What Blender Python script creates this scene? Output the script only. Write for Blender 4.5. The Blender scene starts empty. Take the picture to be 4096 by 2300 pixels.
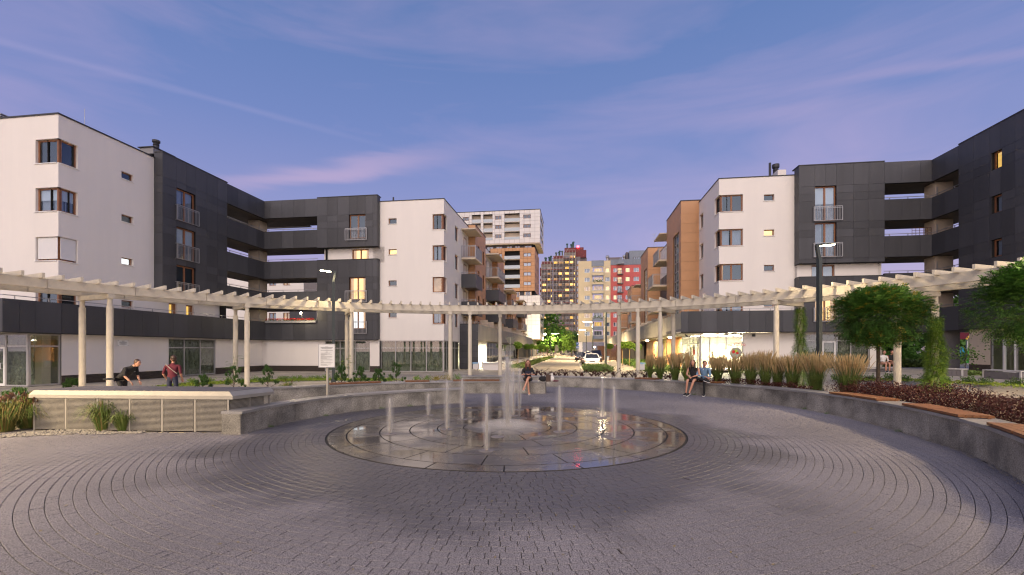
import bpy, bmesh, math, random
from mathutils import Vector, Matrix
R = random.Random(7)
C = bpy.context.scene.collection
SC = bpy.context.scene
rad = math.radians
# ---------------------------------------------------------------- camera, world, sun, exposure
F, HZ, CAMH = 1820.4, 1399.0, 1.8          # focal length in photo pixels, horizon row, eye height
cam = bpy.data.objects.new('camera', bpy.data.cameras.new('camera')); C.objects.link(cam)
cam.location = (0, 0, CAMH); cam.rotation_euler = (rad(90), 0, 0)
cam.data.sensor_width = 36; cam.data.lens = 16.0; cam.data.shift_y = (HZ-1150)/4096
cam.data.clip_end = 5000; cam.data.clip_start = .05
SC.camera = cam
W = bpy.data.worlds.new("World"); SC.world = W; W.use_nodes = True
def build_world():
    nt = W.node_tree; N = nt.nodes; L = nt.links; N.clear()
    out = N.new('ShaderNodeOutputWorld'); bg = N.new('ShaderNodeBackground'); L.new(bg.outputs[0], out.inputs[0])
    sky = N.new('ShaderNodeTexSky'); sky.sky_type = 'NISHITA'; sky.sun_disc = False
    sky.sun_elevation = rad(2); sky.sun_rotation = rad(205)
    tc = N.new('ShaderNodeTexCoord'); sep = N.new('ShaderNodeSeparateXYZ'); L.new(tc.outputs['Generated'], sep.inputs[0])
    # twilight gradient over elevation
    rp = N.new('ShaderNodeValToRGB'); L.new(sep.outputs['Z'], rp.inputs[0]); cr = rp.color_ramp
    stops = [(0.0, (.47,.34,.47)), (.09, (.37,.30,.48)), (.24, (.215,.228,.45)), (.42, (.125,.178,.40)), (.60, (.08,.145,.34)), (1.0, (.06,.10,.28))]
    cr.elements[0].position = 0; cr.elements[0].color = (*stops[0][1], 1)
    cr.elements[1].position = 1; cr.elements[1].color = (*stops[-1][1], 1)
    for p, c in stops[1:-1]:
        e = cr.elements.new(p); e.color = (*c, 1)
    # soft streaky cirrus
    mp = N.new('ShaderNodeMapping'); L.new(tc.outputs['Generated'], mp.inputs[0])
    mp.inputs['Rotation'].default_value = (0, rad(14), rad(8)); mp.inputs['Scale'].default_value = (1.1, 1.6, 6.5)
    nz = N.new('ShaderNodeTexNoise'); L.new(mp.outputs[0], nz.inputs[0])
    nz.inputs['Scale'].default_value = 1.7; nz.inputs['Detail'].default_value = 5; nz.inputs['Roughness'].default_value = .55
    nz.inputs['Distortion'].default_value = .5
    mr = N.new('ShaderNodeMapRange'); L.new(nz.outputs[0], mr.inputs[0])
    mr.inputs['From Min'].default_value = .44; mr.inputs['From Max'].default_value = .78; mr.inputs['To Max'].default_value = .30
    mx = N.new('ShaderNodeMix'); mx.data_type = 'RGBA'; L.new(mr.outputs[0], mx.inputs[0])
    L.new(rp.outputs[0], mx.inputs[6]); mx.inputs[7].default_value = (.50,.35,.52,1)
    # thin fading contrail: a great circle band
    dt = N.new('ShaderNodeVectorMath'); dt.operation = 'DOT_PRODUCT'; L.new(tc.outputs['Generated'], dt.inputs[0])
    a = Vector(((0-2048)/F, 1, (HZ-165)/F)).normalized(); b = Vector(((1540-2048)/F, 1, (HZ-585)/F)).normalized()
    n = a.cross(b).normalized(); dt.inputs[1].default_value = n
    ab = N.new('ShaderNodeMath'); ab.operation = 'ABSOLUTE'; L.new(dt.outputs['Value'], ab.inputs[0])
    nb = N.new('ShaderNodeTexNoise'); nb.inputs['Scale'].default_value = 9; L.new(tc.outputs['Generated'], nb.inputs[0])
    w1 = N.new('ShaderNodeMath'); w1.operation = 'MULTIPLY_ADD'; L.new(nb.outputs[0], w1.inputs[0]); w1.inputs[1].default_value = -.006; L.new(ab.outputs[0], w1.inputs[2])
    m2 = N.new('ShaderNodeMapRange'); m2.interpolation_type = 'SMOOTHSTEP'; L.new(w1.outputs[0], m2.inputs[0]); m2.inputs['From Min'].default_value = .005; m2.inputs['From Max'].default_value = -.003
    m2.inputs['To Min'].default_value = 0; m2.inputs['To Max'].default_value = .09
    m3 = N.new('ShaderNodeMapRange'); L.new(sep.outputs['X'], m3.inputs[0]); m3.inputs['From Min'].default_value = -.2; m3.inputs['From Max'].default_value = -.45
    mm = N.new('ShaderNodeMath'); mm.operation = 'MULTIPLY'; L.new(m2.outputs[0], mm.inputs[0]); L.new(m3.outputs[0], mm.inputs[1])
    mc = N.new('ShaderNodeMix'); mc.data_type = 'RGBA'; L.new(mm.outputs[0], mc.inputs[0]); L.new(mx.outputs[2], mc.inputs[6]); mc.inputs[7].default_value = (.52,.42,.60,1)
    def wisp(p, q, w, amt, x0, x1, prev):
        a = Vector(((p[0]-2048)/F, 1, (HZ-p[1])/F)).normalized(); b = Vector(((q[0]-2048)/F, 1, (HZ-q[1])/F)).normalized(); n = a.cross(b).normalized()
        d = N.new('ShaderNodeVectorMath'); d.operation = 'DOT_PRODUCT'; L.new(tc.outputs['Generated'], d.inputs[0]); d.inputs[1].default_value = n
        mp2 = N.new('ShaderNodeMapping'); mp2.inputs['Scale'].default_value = (3, 3, 22); L.new(tc.outputs['Generated'], mp2.inputs[0])
        z = N.new('ShaderNodeTexNoise'); z.inputs['Scale'].default_value = 1.6; z.inputs['Detail'].default_value = 4; z.inputs['Distortion'].default_value = .6; L.new(mp2.outputs[0], z.inputs[0])
        o1 = N.new('ShaderNodeMath'); o1.operation = 'MULTIPLY_ADD'; L.new(z.outputs[0], o1.inputs[0]); o1.inputs[1].default_value = w*1.6; L.new(d.outputs['Value'], o1.inputs[2])
        o2 = N.new('ShaderNodeMath'); o2.operation = 'SUBTRACT'; L.new(o1.outputs[0], o2.inputs[0]); o2.inputs[1].default_value = w*.8
        o3 = N.new('ShaderNodeMath'); o3.operation = 'ABSOLUTE'; L.new(o2.outputs[0], o3.inputs[0])
        r = N.new('ShaderNodeMapRange'); r.interpolation_type = 'SMOOTHSTEP'; r.inputs['From Min'].default_value = w; r.inputs['From Max'].default_value = 0; r.inputs['To Max'].default_value = amt; L.new(o3.outputs[0], r.inputs[0])
        xm = (x0+x1)/2; xr = N.new('ShaderNodeMath'); xr.operation = 'SUBTRACT'; L.new(sep.outputs['X'], xr.inputs[0]); xr.inputs[1].default_value = xm
        xa = N.new('ShaderNodeMath'); xa.operation = 'ABSOLUTE'; L.new(xr.outputs[0], xa.inputs[0])
        xe = N.new('ShaderNodeMapRange'); xe.interpolation_type = 'SMOOTHSTEP'; xe.inputs['From Min'].default_value = (x1-x0)/2; xe.inputs['From Max'].default_value = 0; L.new(xa.outputs[0], xe.inputs[0])
        yg = N.new('ShaderNodeMath'); yg.operation = 'GREATER_THAN'; L.new(sep.outputs['Y'], yg.inputs[0]); yg.inputs[1].default_value = 0
        k = N.new('ShaderNodeMath'); k.operation = 'MULTIPLY'; L.new(r.outputs[0], k.inputs[0]); L.new(xe.outputs[0], k.inputs[1])
        k2 = N.new('ShaderNodeMath'); k2.operation = 'MULTIPLY'; L.new(k.outputs[0], k2.inputs[0]); L.new(yg.outputs[0], k2.inputs[1])
        c = N.new('ShaderNodeMix'); c.data_type = 'RGBA'; L.new(k2.outputs[0], c.inputs[0]); L.new(prev, c.inputs[6]); c.inputs[7].default_value = (.58,.38,.50,1); return c.outputs[2]
    cs = wisp((1100,720), (1900,600), .030, .30, -.60, .02, mc.outputs[2])
    cs = wisp((700,760), (1500,690), .022, .20, -.70, -.1, cs)
    cs = wisp((3380,310), (3950,235), .012, .15, .45, .80, cs)
    cs = wisp((2600,500), (3700,380), .030, .10, .1, .8, cs)
    # afterglow of the set sun in the west, behind the camera
    mw = N.new('ShaderNodeMapRange'); mw.interpolation_type = 'SMOOTHSTEP'; L.new(sep.outputs['Y'], mw.inputs[0]); mw.inputs['From Min'].default_value = .1; mw.inputs['From Max'].default_value = -1.0
    mz = N.new('ShaderNodeMapRange'); mz.interpolation_type = 'SMOOTHSTEP'; L.new(sep.outputs['Z'], mz.inputs[0]); mz.inputs['From Min'].default_value = .95; mz.inputs['From Max'].default_value = 0
    m4 = N.new('ShaderNodeMath'); m4.operation = 'MULTIPLY'; L.new(mw.outputs[0], m4.inputs[0]); L.new(mz.outputs[0], m4.inputs[1])
    mg = N.new('ShaderNodeMix'); mg.data_type = 'RGBA'; L.new(m4.outputs[0], mg.inputs[0]); L.new(cs, mg.inputs[6]); mg.inputs[7].default_value = (1.65,1.42,1.38,1)
    sc_ = N.new('ShaderNodeMix'); sc_.data_type = 'RGBA'; sc_.blend_type = 'ADD'; sc_.inputs[0].default_value = .02
    L.new(mg.outputs[2], sc_.inputs[6]); L.new(sky.outputs[0], sc_.inputs[7])
    L.new(sc_.outputs[2], bg.inputs[0]); bg.inputs[1].default_value = 1.0
build_world()
sun = bpy.data.objects.new('sun', bpy.data.lights.new('sun', 'SUN')); C.objects.link(sun)
sun.data.energy = 1.15; sun.data.angle = rad(28); sun.data.color = (1, .84, .72); sun.rotation_euler = (rad(46), 0, rad(-12))
SC.view_settings.view_transform = 'Standard'; SC.view_settings.look = 'None'
SC.view_settings.exposure = 0.40; SC.view_settings.gamma = 1; SC.view_settings.use_curve_mapping = False
SC.render.engine = 'CYCLES'
cy = SC.cycles
try:
    cy.use_denoising = True; cy.denoiser = 'OPENIMAGEDENOISE'
except Exception: pass
SC.render.filter_size = 1.25 if hasattr(SC.render, 'filter_size') else 1.5
cy.filter_width = 1.2
cy.denoising_input_passes = 'RGB_ALBEDO_NORMAL'; cy.denoising_prefilter = 'FAST'
cy.max_bounces = 6; cy.diffuse_bounces = 3; cy.glossy_bounces = 4; cy.transmission_bounces = 4; cy.transparent_max_bounces = 12; cy.volume_bounces = 1
cy.sample_clamp_indirect = 4; cy.caustics_reflective = False; cy.caustics_refractive = False
cy.use_light_tree = True
# ---------------------------------------------------------------- helpers: the street grid
TH = math.atan((2300-2048)/F); CT, ST = math.cos(TH), math.sin(TH)
def gw(a, b, z=0.): return Vector((a*CT+b*ST, -a*ST+b*CT, z))      # grid (across, along the street) to world
def gi(x, y): return (x*CT-y*ST, x*ST+y*CT)
def T(px): return (px-2048)/F
def YB(px, b): return b/(CT+ST*T(px))
def YA(px, a): return a/(T(px)*CT-ST)
def zat(py, Y): return CAMH+(HZ-py)*Y/F
def aB(px, b): return YB(px, b)*(T(px)*CT-ST)
def bA(px, a): return YA(px, a)*(CT+ST*T(px))
def G(px, py, z=0.): Y = (CAMH-z)*F/(py-HZ); return Vector((T(px)*Y, Y, z))
def at(px, Y, z=0.): return Vector((T(px)*Y, Y, z))
def sst(x): x = max(0, min(1, x)); return x*x*(3-2*x)
PC = (-1.3, 9.75)                                                    # centre of the pergola arc
FC = Vector((-.11, 10.62, 0)); FR = 3.9                              # fountain
def gz(x, y):
    a, b = gi(x, y)
    return .45*sst((a-9)/6)*sst((math.hypot(x-PC[0], y-PC[1])-18)/4)
# ---------------------------------------------------------------- helpers: objects
WM = {}
def link(o, parent, m=None):
    C.objects.link(o)
    m = m or Matrix.Identity(4)
    WM[o.name] = m
    o.matrix_basis = m
    if parent is not None:
        o.parent = parent; o.matrix_parent_inverse = WM[parent.name].inverted()
    return o
def tag(o, label=None, cat=None, group=None, kind=None):
    if label: o['label'] = label
    if cat: o['category'] = cat
    if group: o['group'] = group
    if kind: o['kind'] = kind
    return o
def thing(name, label, cat, loc, group=None, rz=0.):
    o = bpy.data.objects.new(name, None); o.empty_display_size = .2
    link(o, None, Matrix.Translation(Vector(loc)) @ Matrix.Rotation(rz, 4, 'Z'))
    return tag(o, label, cat, group)
def dup(root, loc, rz=0., label=None, scale=1.):
    r = root.copy(); C.objects.link(r)
    r.matrix_basis = Matrix.Translation(Vector(loc)) @ Matrix.Rotation(rz, 4, 'Z') @ Matrix.Scale(scale, 4)
    if label: r['label'] = label
    for ch in list(root.children):
        c = ch.copy(); C.objects.link(c); c.parent = r
        for g in list(ch.children):
            d = g.copy(); C.objects.link(d); d.parent = c
    return r
class MB:
    def __init__(s): s.v = []; s.f = []; s.mi = []
    def add(s, vs, fs, mi=0):
        n = len(s.v); s.v += [tuple(v) for v in vs]; s.f += [tuple(i+n for i in f) for f in fs]; s.mi += [mi]*len(fs)
    def box(s, c, d, rz=0., M=None, mi=0):
        x, y, z = d[0]/2, d[1]/2, d[2]/2
        vs = [Vector((i*x, j*y, k*z)) for k in (-1, 1) for j in (-1, 1) for i in (-1, 1)]
        m = M or Matrix.Rotation(rz, 3, 'Z')
        s.add([m @ v+Vector(c) for v in vs], [(0,2,3,1),(4,5,7,6),(0,1,5,4),(2,6,7,3),(0,4,6,2),(1,3,7,5)], mi)
    def gbox(s, a0, a1, b0, b1, z0, z1, mi=0):
        s.box(gw((a0+a1)/2, (b0+b1)/2, (z0+z1)/2), (abs(a1-a0), abs(b1-b0), abs(z1-z0)), -TH, mi=mi)
    def bar(s, p, q, w, h=None, mi=0):                               # rectangular bar between two points
        p, q = Vector(p), Vector(q); d = q-p; L = d.length
        if L < 1e-6: return
        d.normalize(); up = Vector((0,0,1)) if abs(d.z) < .95 else Vector((1,0,0))
        x = d.cross(up).normalized(); u = x.cross(d)
        s.box((p+q)/2, (w, L, h or w), M=Matrix((x, d, u)).transposed(), mi=mi)
    def tube(s, pts, rs, n=8, cap=True, mi=0):
        pts = [Vector(p) for p in pts]; rings = []
        if not hasattr(rs, '__len__'): rs = [rs]*len(pts)
        x = None
        for i, p in enumerate(pts):
            d = (pts[min(i+1, len(pts)-1)]-pts[max(i-1, 0)]); 
            if d.length < 1e-7: d = Vector((0,0,1))
            d.normalize()
            if x is None:
                x = d.orthogonal().normalized()
            else:
                x = (x-d*x.dot(d)); x = x.normalized() if x.length > 1e-6 else d.orthogonal().normalized()
            y = d.cross(x)
            rings.append([p+(x*math.cos(2*math.pi*k/n)+y*math.sin(2*math.pi*k/n))*rs[i] for k in range(n)])
        vs = [v for r in rings for v in r]; fs = []
        for i in range(len(pts)-1):
            for k in range(n):
                fs.append((i*n+k, i*n+(k+1) % n, (i+1)*n+(k+1) % n, (i+1)*n+k))
        if cap:
            fs.append(tuple(range(n))[::-1]); fs.append(tuple((len(pts)-1)*n+k for k in range(n)))
        s.add(vs, fs, mi)
    def lathe(s, c, prof, n=16, mi=0):
        s.tube([Vector(c)+Vector((0,0,z)) for r, z in prof], [r for r, z in prof], n, True, mi) if False else s._lathe(c, prof, n, mi)
    def _lathe(s, c, prof, n, mi):
        c = Vector(c); vs = []; fs = []
        for r, z in prof:
            vs += [c+Vector((r*math.cos(2*math.pi*k/n), r*math.sin(2*math.pi*k/n), z)) for k in range(n)]
        for i in range(len(prof)-1):
            for k in range(n): fs.append((i*n+k, i*n+(k+1) % n, (i+1)*n+(k+1) % n, (i+1)*n+k))
        fs.append(tuple(range(n))[::-1]); fs.append(tuple((len(prof)-1)*n+k for k in range(n)))
        s.add(vs, fs, mi)
    def blob(s, c, r, n=10, m=6, mi=0, jit=0., M=None):
        c = Vector(c); r = r if hasattr(r, '__len__') else (r, r, r); vs = [Vector((0,0,-1))]; fs = []
        for j in range(1, m):
            ph = math.pi*j/m-math.pi/2
            for k in range(n): vs.append(Vector((math.cos(ph)*math.cos(2*math.pi*k/n), math.cos(ph)*math.sin(2*math.pi*k/n), math.sin(ph))))
        vs.append(Vector((0,0,1)))
        for k in range(n): fs.append((0, 1+(k+1) % n, 1+k))
        for j in range(m-2):
            for k in range(n): fs.append((1+j*n+k, 1+j*n+(k+1) % n, 1+(j+1)*n+(k+1) % n, 1+(j+1)*n+k))
        e = len(vs)-1
        for k in range(n): fs.append((e, 1+(m-2)*n+k, 1+(m-2)*n+(k+1) % n))
        o = []
        for v in vs:
            q = Vector((v.x*r[0], v.y*r[1], v.z*r[2]))*(1+R.uniform(-jit, jit))
            o.append((M @ q if M else q)+c)
        s.add(o, fs, mi)
    def build(s, name, mat, parent=None, smooth=False, m=None):
        me = bpy.data.meshes.new(name); me.from_pydata(s.v, [], s.f)
        mats = mat if isinstance(mat, (list, tuple)) else [mat]
        for x in mats: me.materials.append(x)
        if len(mats) > 1: me.polygons.foreach_set('material_index', s.mi)
        if smooth: me.polygons.foreach_set('use_smooth', [True]*len(me.polygons))
        me.update()
        return link(bpy.data.objects.new(name, me), parent, m)
CUBES = {}
def cube_mesh(mat):
    if mat.name not in CUBES:
        b = MB(); b.box((0,0,0), (1,1,1)); me = bpy.data.meshes.new('block_'+mat.name); me.from_pydata(b.v, [], b.f); me.materials.append(mat); CUBES[mat.name] = me
    return CUBES[mat.name]
def cub(name, mat, parent, c, d, rz=0., M=None):
    o = bpy.data.objects.new(name, cube_mesh(mat))
    r = M.to_4x4() if M else Matrix.Rotation(rz, 4, 'Z')
    return link(o, parent, Matrix.Translation(Vector(c)) @ r @ Matrix.Diagonal((d[0], d[1], d[2], 1)))
def gcub(name, mat, parent, a0, a1, b0, b1, z0, z1):
    return cub(name, mat, parent, gw((a0+a1)/2, (b0+b1)/2, (z0+z1)/2), (abs(a1-a0), abs(b1-b0), abs(z1-z0)), -TH)
def barc(name, mat, parent, p, q, w, h):
    p, q = Vector(p), Vector(q); d = q-p; L = d.length; d.normalize()
    x = d.cross(Vector((0,0,1))).normalized() if abs(d.z) < .99 else Vector((1,0,0)); u = x.cross(d)
    return cub(name, mat, parent, (p+q)/2, (w, L, h), M=Matrix((x, d, u)).transposed())
# ---------------------------------------------------------------- helpers: materials
def mat(name, col, rough=.7, metal=0., noise=0., nscale=3., bump=0., bscale=40., col2=None, spec=.5, rnd=0., emit=None, es=0., sub=None, streak=False):
    m = bpy.data.materials.new(name); m.use_nodes = True; nt = m.node_tree; N = nt.nodes; L = nt.links
    p = N['Principled BSDF']; p.inputs['Roughness'].default_value = rough; p.inputs['Metallic'].default_value = metal
    p.inputs['Specular IOR Level'].default_value = spec
    geo = N.new('ShaderNodeNewGeometry')
    p.inputs['Base Color'].default_value = (*col, 1)
    last = None
    if noise > 0 or col2:
        nz = N.new('ShaderNodeTexNoise'); nz.inputs['Scale'].default_value = nscale; nz.inputs['Detail'].default_value = 6; nz.inputs['Roughness'].default_value = .65
        if streak:
            mp = N.new('ShaderNodeMapping'); mp.inputs['Scale'].default_value = (1, 1, .12); L.new(geo.outputs['Position'], mp.inputs[0]); L.new(mp.outputs[0], nz.inputs[0])
        else: L.new(geo.outputs['Position'], nz.inputs[0])
        mr = N.new('ShaderNodeMapRange'); mr.inputs['From Min'].default_value = .32; mr.inputs['From Max'].default_value = .68; L.new(nz.outputs[0], mr.inputs[0])
        mx = N.new('ShaderNodeMix'); mx.data_type = 'RGBA'; L.new(mr.outputs[0], mx.inputs[0])
        c2 = col2 or tuple(c*(1-noise) for c in col)
        mx.inputs[6].default_value = (*col, 1); mx.inputs[7].default_value = (*c2, 1); last = mx.outputs[2]
    if rnd > 0:
        oi = N.new('ShaderNodeObjectInfo'); hs = N.new('ShaderNodeHueSaturation')
        mr = N.new('ShaderNodeMapRange'); mr.inputs['To Min'].default_value = 1-rnd; mr.inputs['To Max'].default_value = 1+rnd; L.new(oi.outputs['Random'], mr.inputs[0])
        L.new(mr.outputs[0], hs.inputs['Value'])
        if last: L.new(last, hs.inputs['Color'])
        else: hs.inputs['Color'].default_value = (*col, 1)
        last = hs.outputs[0]
    if last: L.new(last, p.inputs['Base Color'])
    if bump > 0:
        nb = N.new('ShaderNodeTexNoise'); nb.inputs['Scale'].default_value = bscale; nb.inputs['Detail'].default_value = 4; L.new(geo.outputs['Position'], nb.inputs[0])
        bp = N.new('ShaderNodeBump'); bp.inputs['Strength'].default_value = bump; bp.inputs['Distance'].default_value = .02; L.new(nb.outputs[0], bp.inputs['Height']); L.new(bp.outputs[0], p.inputs['Normal'])
    if emit:
        p.inputs['Emission Color'].default_value = (*emit, 1); p.inputs['Emission Strength'].default_value = es
    if sub: 
        p.inputs['Subsurface Weight'].default_value = sub; p.inputs['Subsurface Radius'].default_value = (.02,.01,.005)
    return m
def speckle(name, col, dark, light, rough, scale=140., amount=.5, blotch=.25, bump=.2, bscale=1.2, wet=None, rnd=0.):
    """granite or concrete with fine grains and large soft stains"""
    m = mat(name, col, rough, bump=0); nt = m.node_tree; N = nt.nodes; L = nt.links; p = N['Principled BSDF']
    geo = [n for n in N if n.bl_idname == 'ShaderNodeNewGeometry'][0]
    vn = N.new('ShaderNodeTexNoise'); vn.inputs['Scale'].default_value = scale; vn.inputs['Detail'].default_value = 3; vn.inputs['Roughness'].default_value = .8; L.new(geo.outputs['Position'], vn.inputs[0])
    r1 = N.new('ShaderNodeValToRGB'); cr = r1.color_ramp; cr.elements[0].position = .40; cr.elements[0].color = (*dark, 1); cr.elements[1].position = .62; cr.elements[1].color = (*light, 1)
    e = cr.elements.new(.50); e.color = (*col, 1); L.new(vn.outputs[0], r1.inputs[0])
    mx = N.new('ShaderNodeMix'); mx.data_type = 'RGBA'; mx.inputs[0].default_value = amount; mx.inputs[6].default_value = (*col, 1); L.new(r1.outputs[0], mx.inputs[7])
    bl = N.new('ShaderNodeTexNoise'); bl.inputs['Scale'].default_value = bscale; bl.inputs['Detail'].default_value = 4; L.new(geo.outputs['Position'], bl.inputs[0])
    mr = N.new('ShaderNodeMapRange'); mr.inputs['From Min'].default_value = .3; mr.inputs['From Max'].default_value = .7; mr.inputs['To Min'].default_value = 1-blotch; mr.inputs['To Max'].default_value = 1+blotch*.6; L.new(bl.outputs[0], mr.inputs[0])
    hs = N.new('ShaderNodeHueSaturation'); L.new(mx.outputs[2], hs.inputs['Color']); 
    if rnd:
        oi = N.new('ShaderNodeObjectInfo'); m2 = N.new('ShaderNodeMapRange'); m2.inputs['To Min'].default_value = 1-rnd; m2.inputs['To Max'].default_value = 1+rnd; L.new(oi.outputs['Random'], m2.inputs[0])
        mu = N.new('ShaderNodeMath'); mu.operation = 'MULTIPLY'; L.new(mr.outputs[0], mu.inputs[0]); L.new(m2.outputs[0], mu.inputs[1]); L.new(mu.outputs[0], hs.inputs['Value'])
    else: L.new(mr.outputs[0], hs.inputs['Value'])
    L.new(hs.outputs[0], p.inputs['Base Color'])
    if bump:
        bp = N.new('ShaderNodeBump'); bp.inputs['Strength'].default_value = bump; bp.inputs['Distance'].default_value = .004; L.new(vn.outputs[0], bp.inputs['Height']); L.new(bp.outputs[0], p.inputs['Normal'])
    return m
def glassmat(name, tint=(.9,.95,1), tr=.75, refl=(.9,.93,1), ior=1.5, rough=.01, boost=.08):
    m = bpy.data.materials.new(name); m.use_nodes = True; nt = m.node_tree; N = nt.nodes; L = nt.links; N.clear()
    o = N.new('ShaderNodeOutputMaterial'); mx = N.new('ShaderNodeMixShader'); t = N.new('ShaderNodeBsdfTransparent'); g = N.new('ShaderNodeBsdfGlossy')
    t.inputs[0].default_value = tuple(c*tr for c in tint)+(1,); g.inputs[0].default_value = (*refl, 1); g.inputs['Roughness'].default_value = rough
    fr = N.new('ShaderNodeFresnel'); fr.inputs[0].default_value = ior
    ad = N.new('ShaderNodeMath'); ad.operation = 'ADD'; ad.use_clamp = True; ad.inputs[1].default_value = boost; L.new(fr.outputs[0], ad.inputs[0])
    gb = N.new('ShaderNodeNewGeometry'); mu = N.new('ShaderNodeMath'); mu.operation = 'MULTIPLY_ADD'; L.new(gb.outputs['Backfacing'], mu.inputs[0]); mu.inputs[1].default_value = -1; mu.inputs[2].default_value = 1
    m2 = N.new('ShaderNodeMath'); m2.operation = 'MULTIPLY'; L.new(ad.outputs[0], m2.inputs[0]); L.new(mu.outputs[0], m2.inputs[1])
    L.new(m2.outputs[0], mx.inputs[0]); L.new(t.outputs[0], mx.inputs[1]); L.new(g.outputs[0], mx.inputs[2]); L.new(mx.outputs[0], o.inputs[0])
    return m
def emis(name, col, s, mottle=0.):
    m = bpy.data.materials.new(name); m.use_nodes = True; nt = m.node_tree; N = nt.nodes; L = nt.links; N.clear()
    o = N.new('ShaderNodeOutputMaterial'); e = N.new('ShaderNodeEmission'); e.inputs[0].default_value = (*col, 1); e.inputs[1].default_value = s; L.new(e.outputs[0], o.inputs[0])
    if mottle:
        geo = N.new('ShaderNodeNewGeometry'); nz = N.new('ShaderNodeTexNoise'); nz.inputs['Scale'].default_value = 1.6; nz.inputs['Detail'].default_value = 3; L.new(geo.outputs['Position'], nz.inputs[0])
        mr = N.new('ShaderNodeMapRange'); mr.inputs['From Min'].default_value = .3; mr.inputs['From Max'].default_value = .7; mr.inputs['To Min'].default_value = s*(1-mottle); mr.inputs['To Max'].default_value = s*(1+mottle*.5)
        L.new(nz.outputs[0], mr.inputs[0]); L.new(mr.outputs[0], e.inputs[1])
    return m
M = {}
M['render'] = mat('white_render', (.78,.735,.675), .85, noise=.05, nscale=1.1, bump=.15, bscale=60, streak=True)
M['panel'] = mat('charcoal_panel', (.060,.061,.068), .5, noise=.22, nscale=1.5, rnd=.22, spec=.45, streak=True)
M['joint'] = mat('dark_joint', (.012,.012,.013), .9)
M['trim'] = mat('dark_trim', (.03,.03,.033), .5)
M['soffit'] = mat('soffit_board', (.10,.075,.055), .8, noise=.3, nscale=2)
M['cream'] = mat('cream_render', (.62,.52,.40), .85, noise=.06)
M['wood_frame'] = mat('brown_window_frame', (.30,.125,.055), .45, noise=.25, nscale=8)
M['alu'] = mat('grey_aluminium', (.42,.41,.40), .4, metal=.3)
M['rail'] = mat('galvanised_rail', (.36,.36,.37), .35, metal=.6)
M['glass'] = glassmat('window_glass', tr=.94, boost=.09, refl=(.62,.78,.95))
M['shopglass'] = glassmat('shop_glass', tint=(.93,.97,.93), tr=.93, boost=.06)
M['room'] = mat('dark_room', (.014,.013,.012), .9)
M['shoproom'] = mat('empty_shop_inside', (.34,.32,.24), .9, noise=.4, nscale=.8)
M['curtain'] = mat('pale_curtain', (.36,.36,.39), .9, noise=.25, nscale=3, bump=.2, bscale=6)
M['blind'] = mat('white_blind', (.68,.67,.66), .8)
M['lit_warm'] = emis('lit_curtain_warm', (1,.52,.15), 2.3, .35)
M['lit_white'] = emis('lit_blind_white', (1,.93,.84), 1.5, .15)
M['lit_yellow'] = emis('lit_room_yellow', (1,.55,.12), 1.2, .35)
M['lit_dim'] = emis('lit_room_dim', (1,.52,.24), .55, .5)
M['brick'] = mat('brown_brick', (.060,.045,.036), .8, noise=.3, nscale=6, rnd=.25)
M['mortar'] = mat('mortar', (.13,.12,.105), .9)
M['concrete'] = mat('pergola_concrete', (.64,.58,.46), .8, noise=.16, nscale=2.5, bump=.3, bscale=35, rnd=.04)
M['board_conc'] = mat('board_marked_concrete', (.40,.38,.32), .85, noise=.35, nscale=3, bump=.3, streak=True)
M['granite'] = speckle('granite_slab', (.235,.22,.195), (.05,.05,.05), (.44,.42,.37), .75, scale=48, amount=.55, blotch=.55, bscale=1.7, rnd=.12)
M['granite_cap'] = speckle('granite_cap', (.23,.225,.225), (.09,.09,.09), (.38,.37,.36), .32, scale=75, amount=.5, blotch=.2, rnd=.08)
M['paver'] = speckle('concrete_paver', (.165,.156,.172), (.02,.02,.026), (.29,.275,.295), .78, scale=80, amount=.85, blotch=.22, bscale=.35, rnd=.14)
M['pave_joint'] = mat('sand_joint', (.018,.016,.014), .95)
M['orange'] = mat('ochre_panel', (.50,.265,.125), .55, noise=.1, nscale=1, rnd=.05)
M['whitetile'] = mat('white_tile', (.66,.63,.60), .5, rnd=.03)
M['wood'] = mat('bench_wood', (.22,.088,.030), .5, noise=.45, nscale=9, bump=.2)
M['steel'] = mat('sheet_steel', (.33,.31,.27), .5, metal=.2, noise=.12, nscale=4)
M['slate'] = mat('slate_roof_sheet', (.10,.095,.11), .45, noise=.3, nscale=2.5)
M['pole'] = mat('dark_green_pole', (.035,.045,.042), .45)
M['white_paint'] = mat('white_paint', (.78,.78,.76), .4)
M['bark'] = mat('bark', (.085,.06,.04), .9, noise=.4, nscale=12, bump=.6)
M['lampglow'] = emis('lamp_lens', (1,.86,.58), 60)
M['lampglow_far'] = emis('far_lamp_lens', (1,.86,.60), 45)

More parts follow.
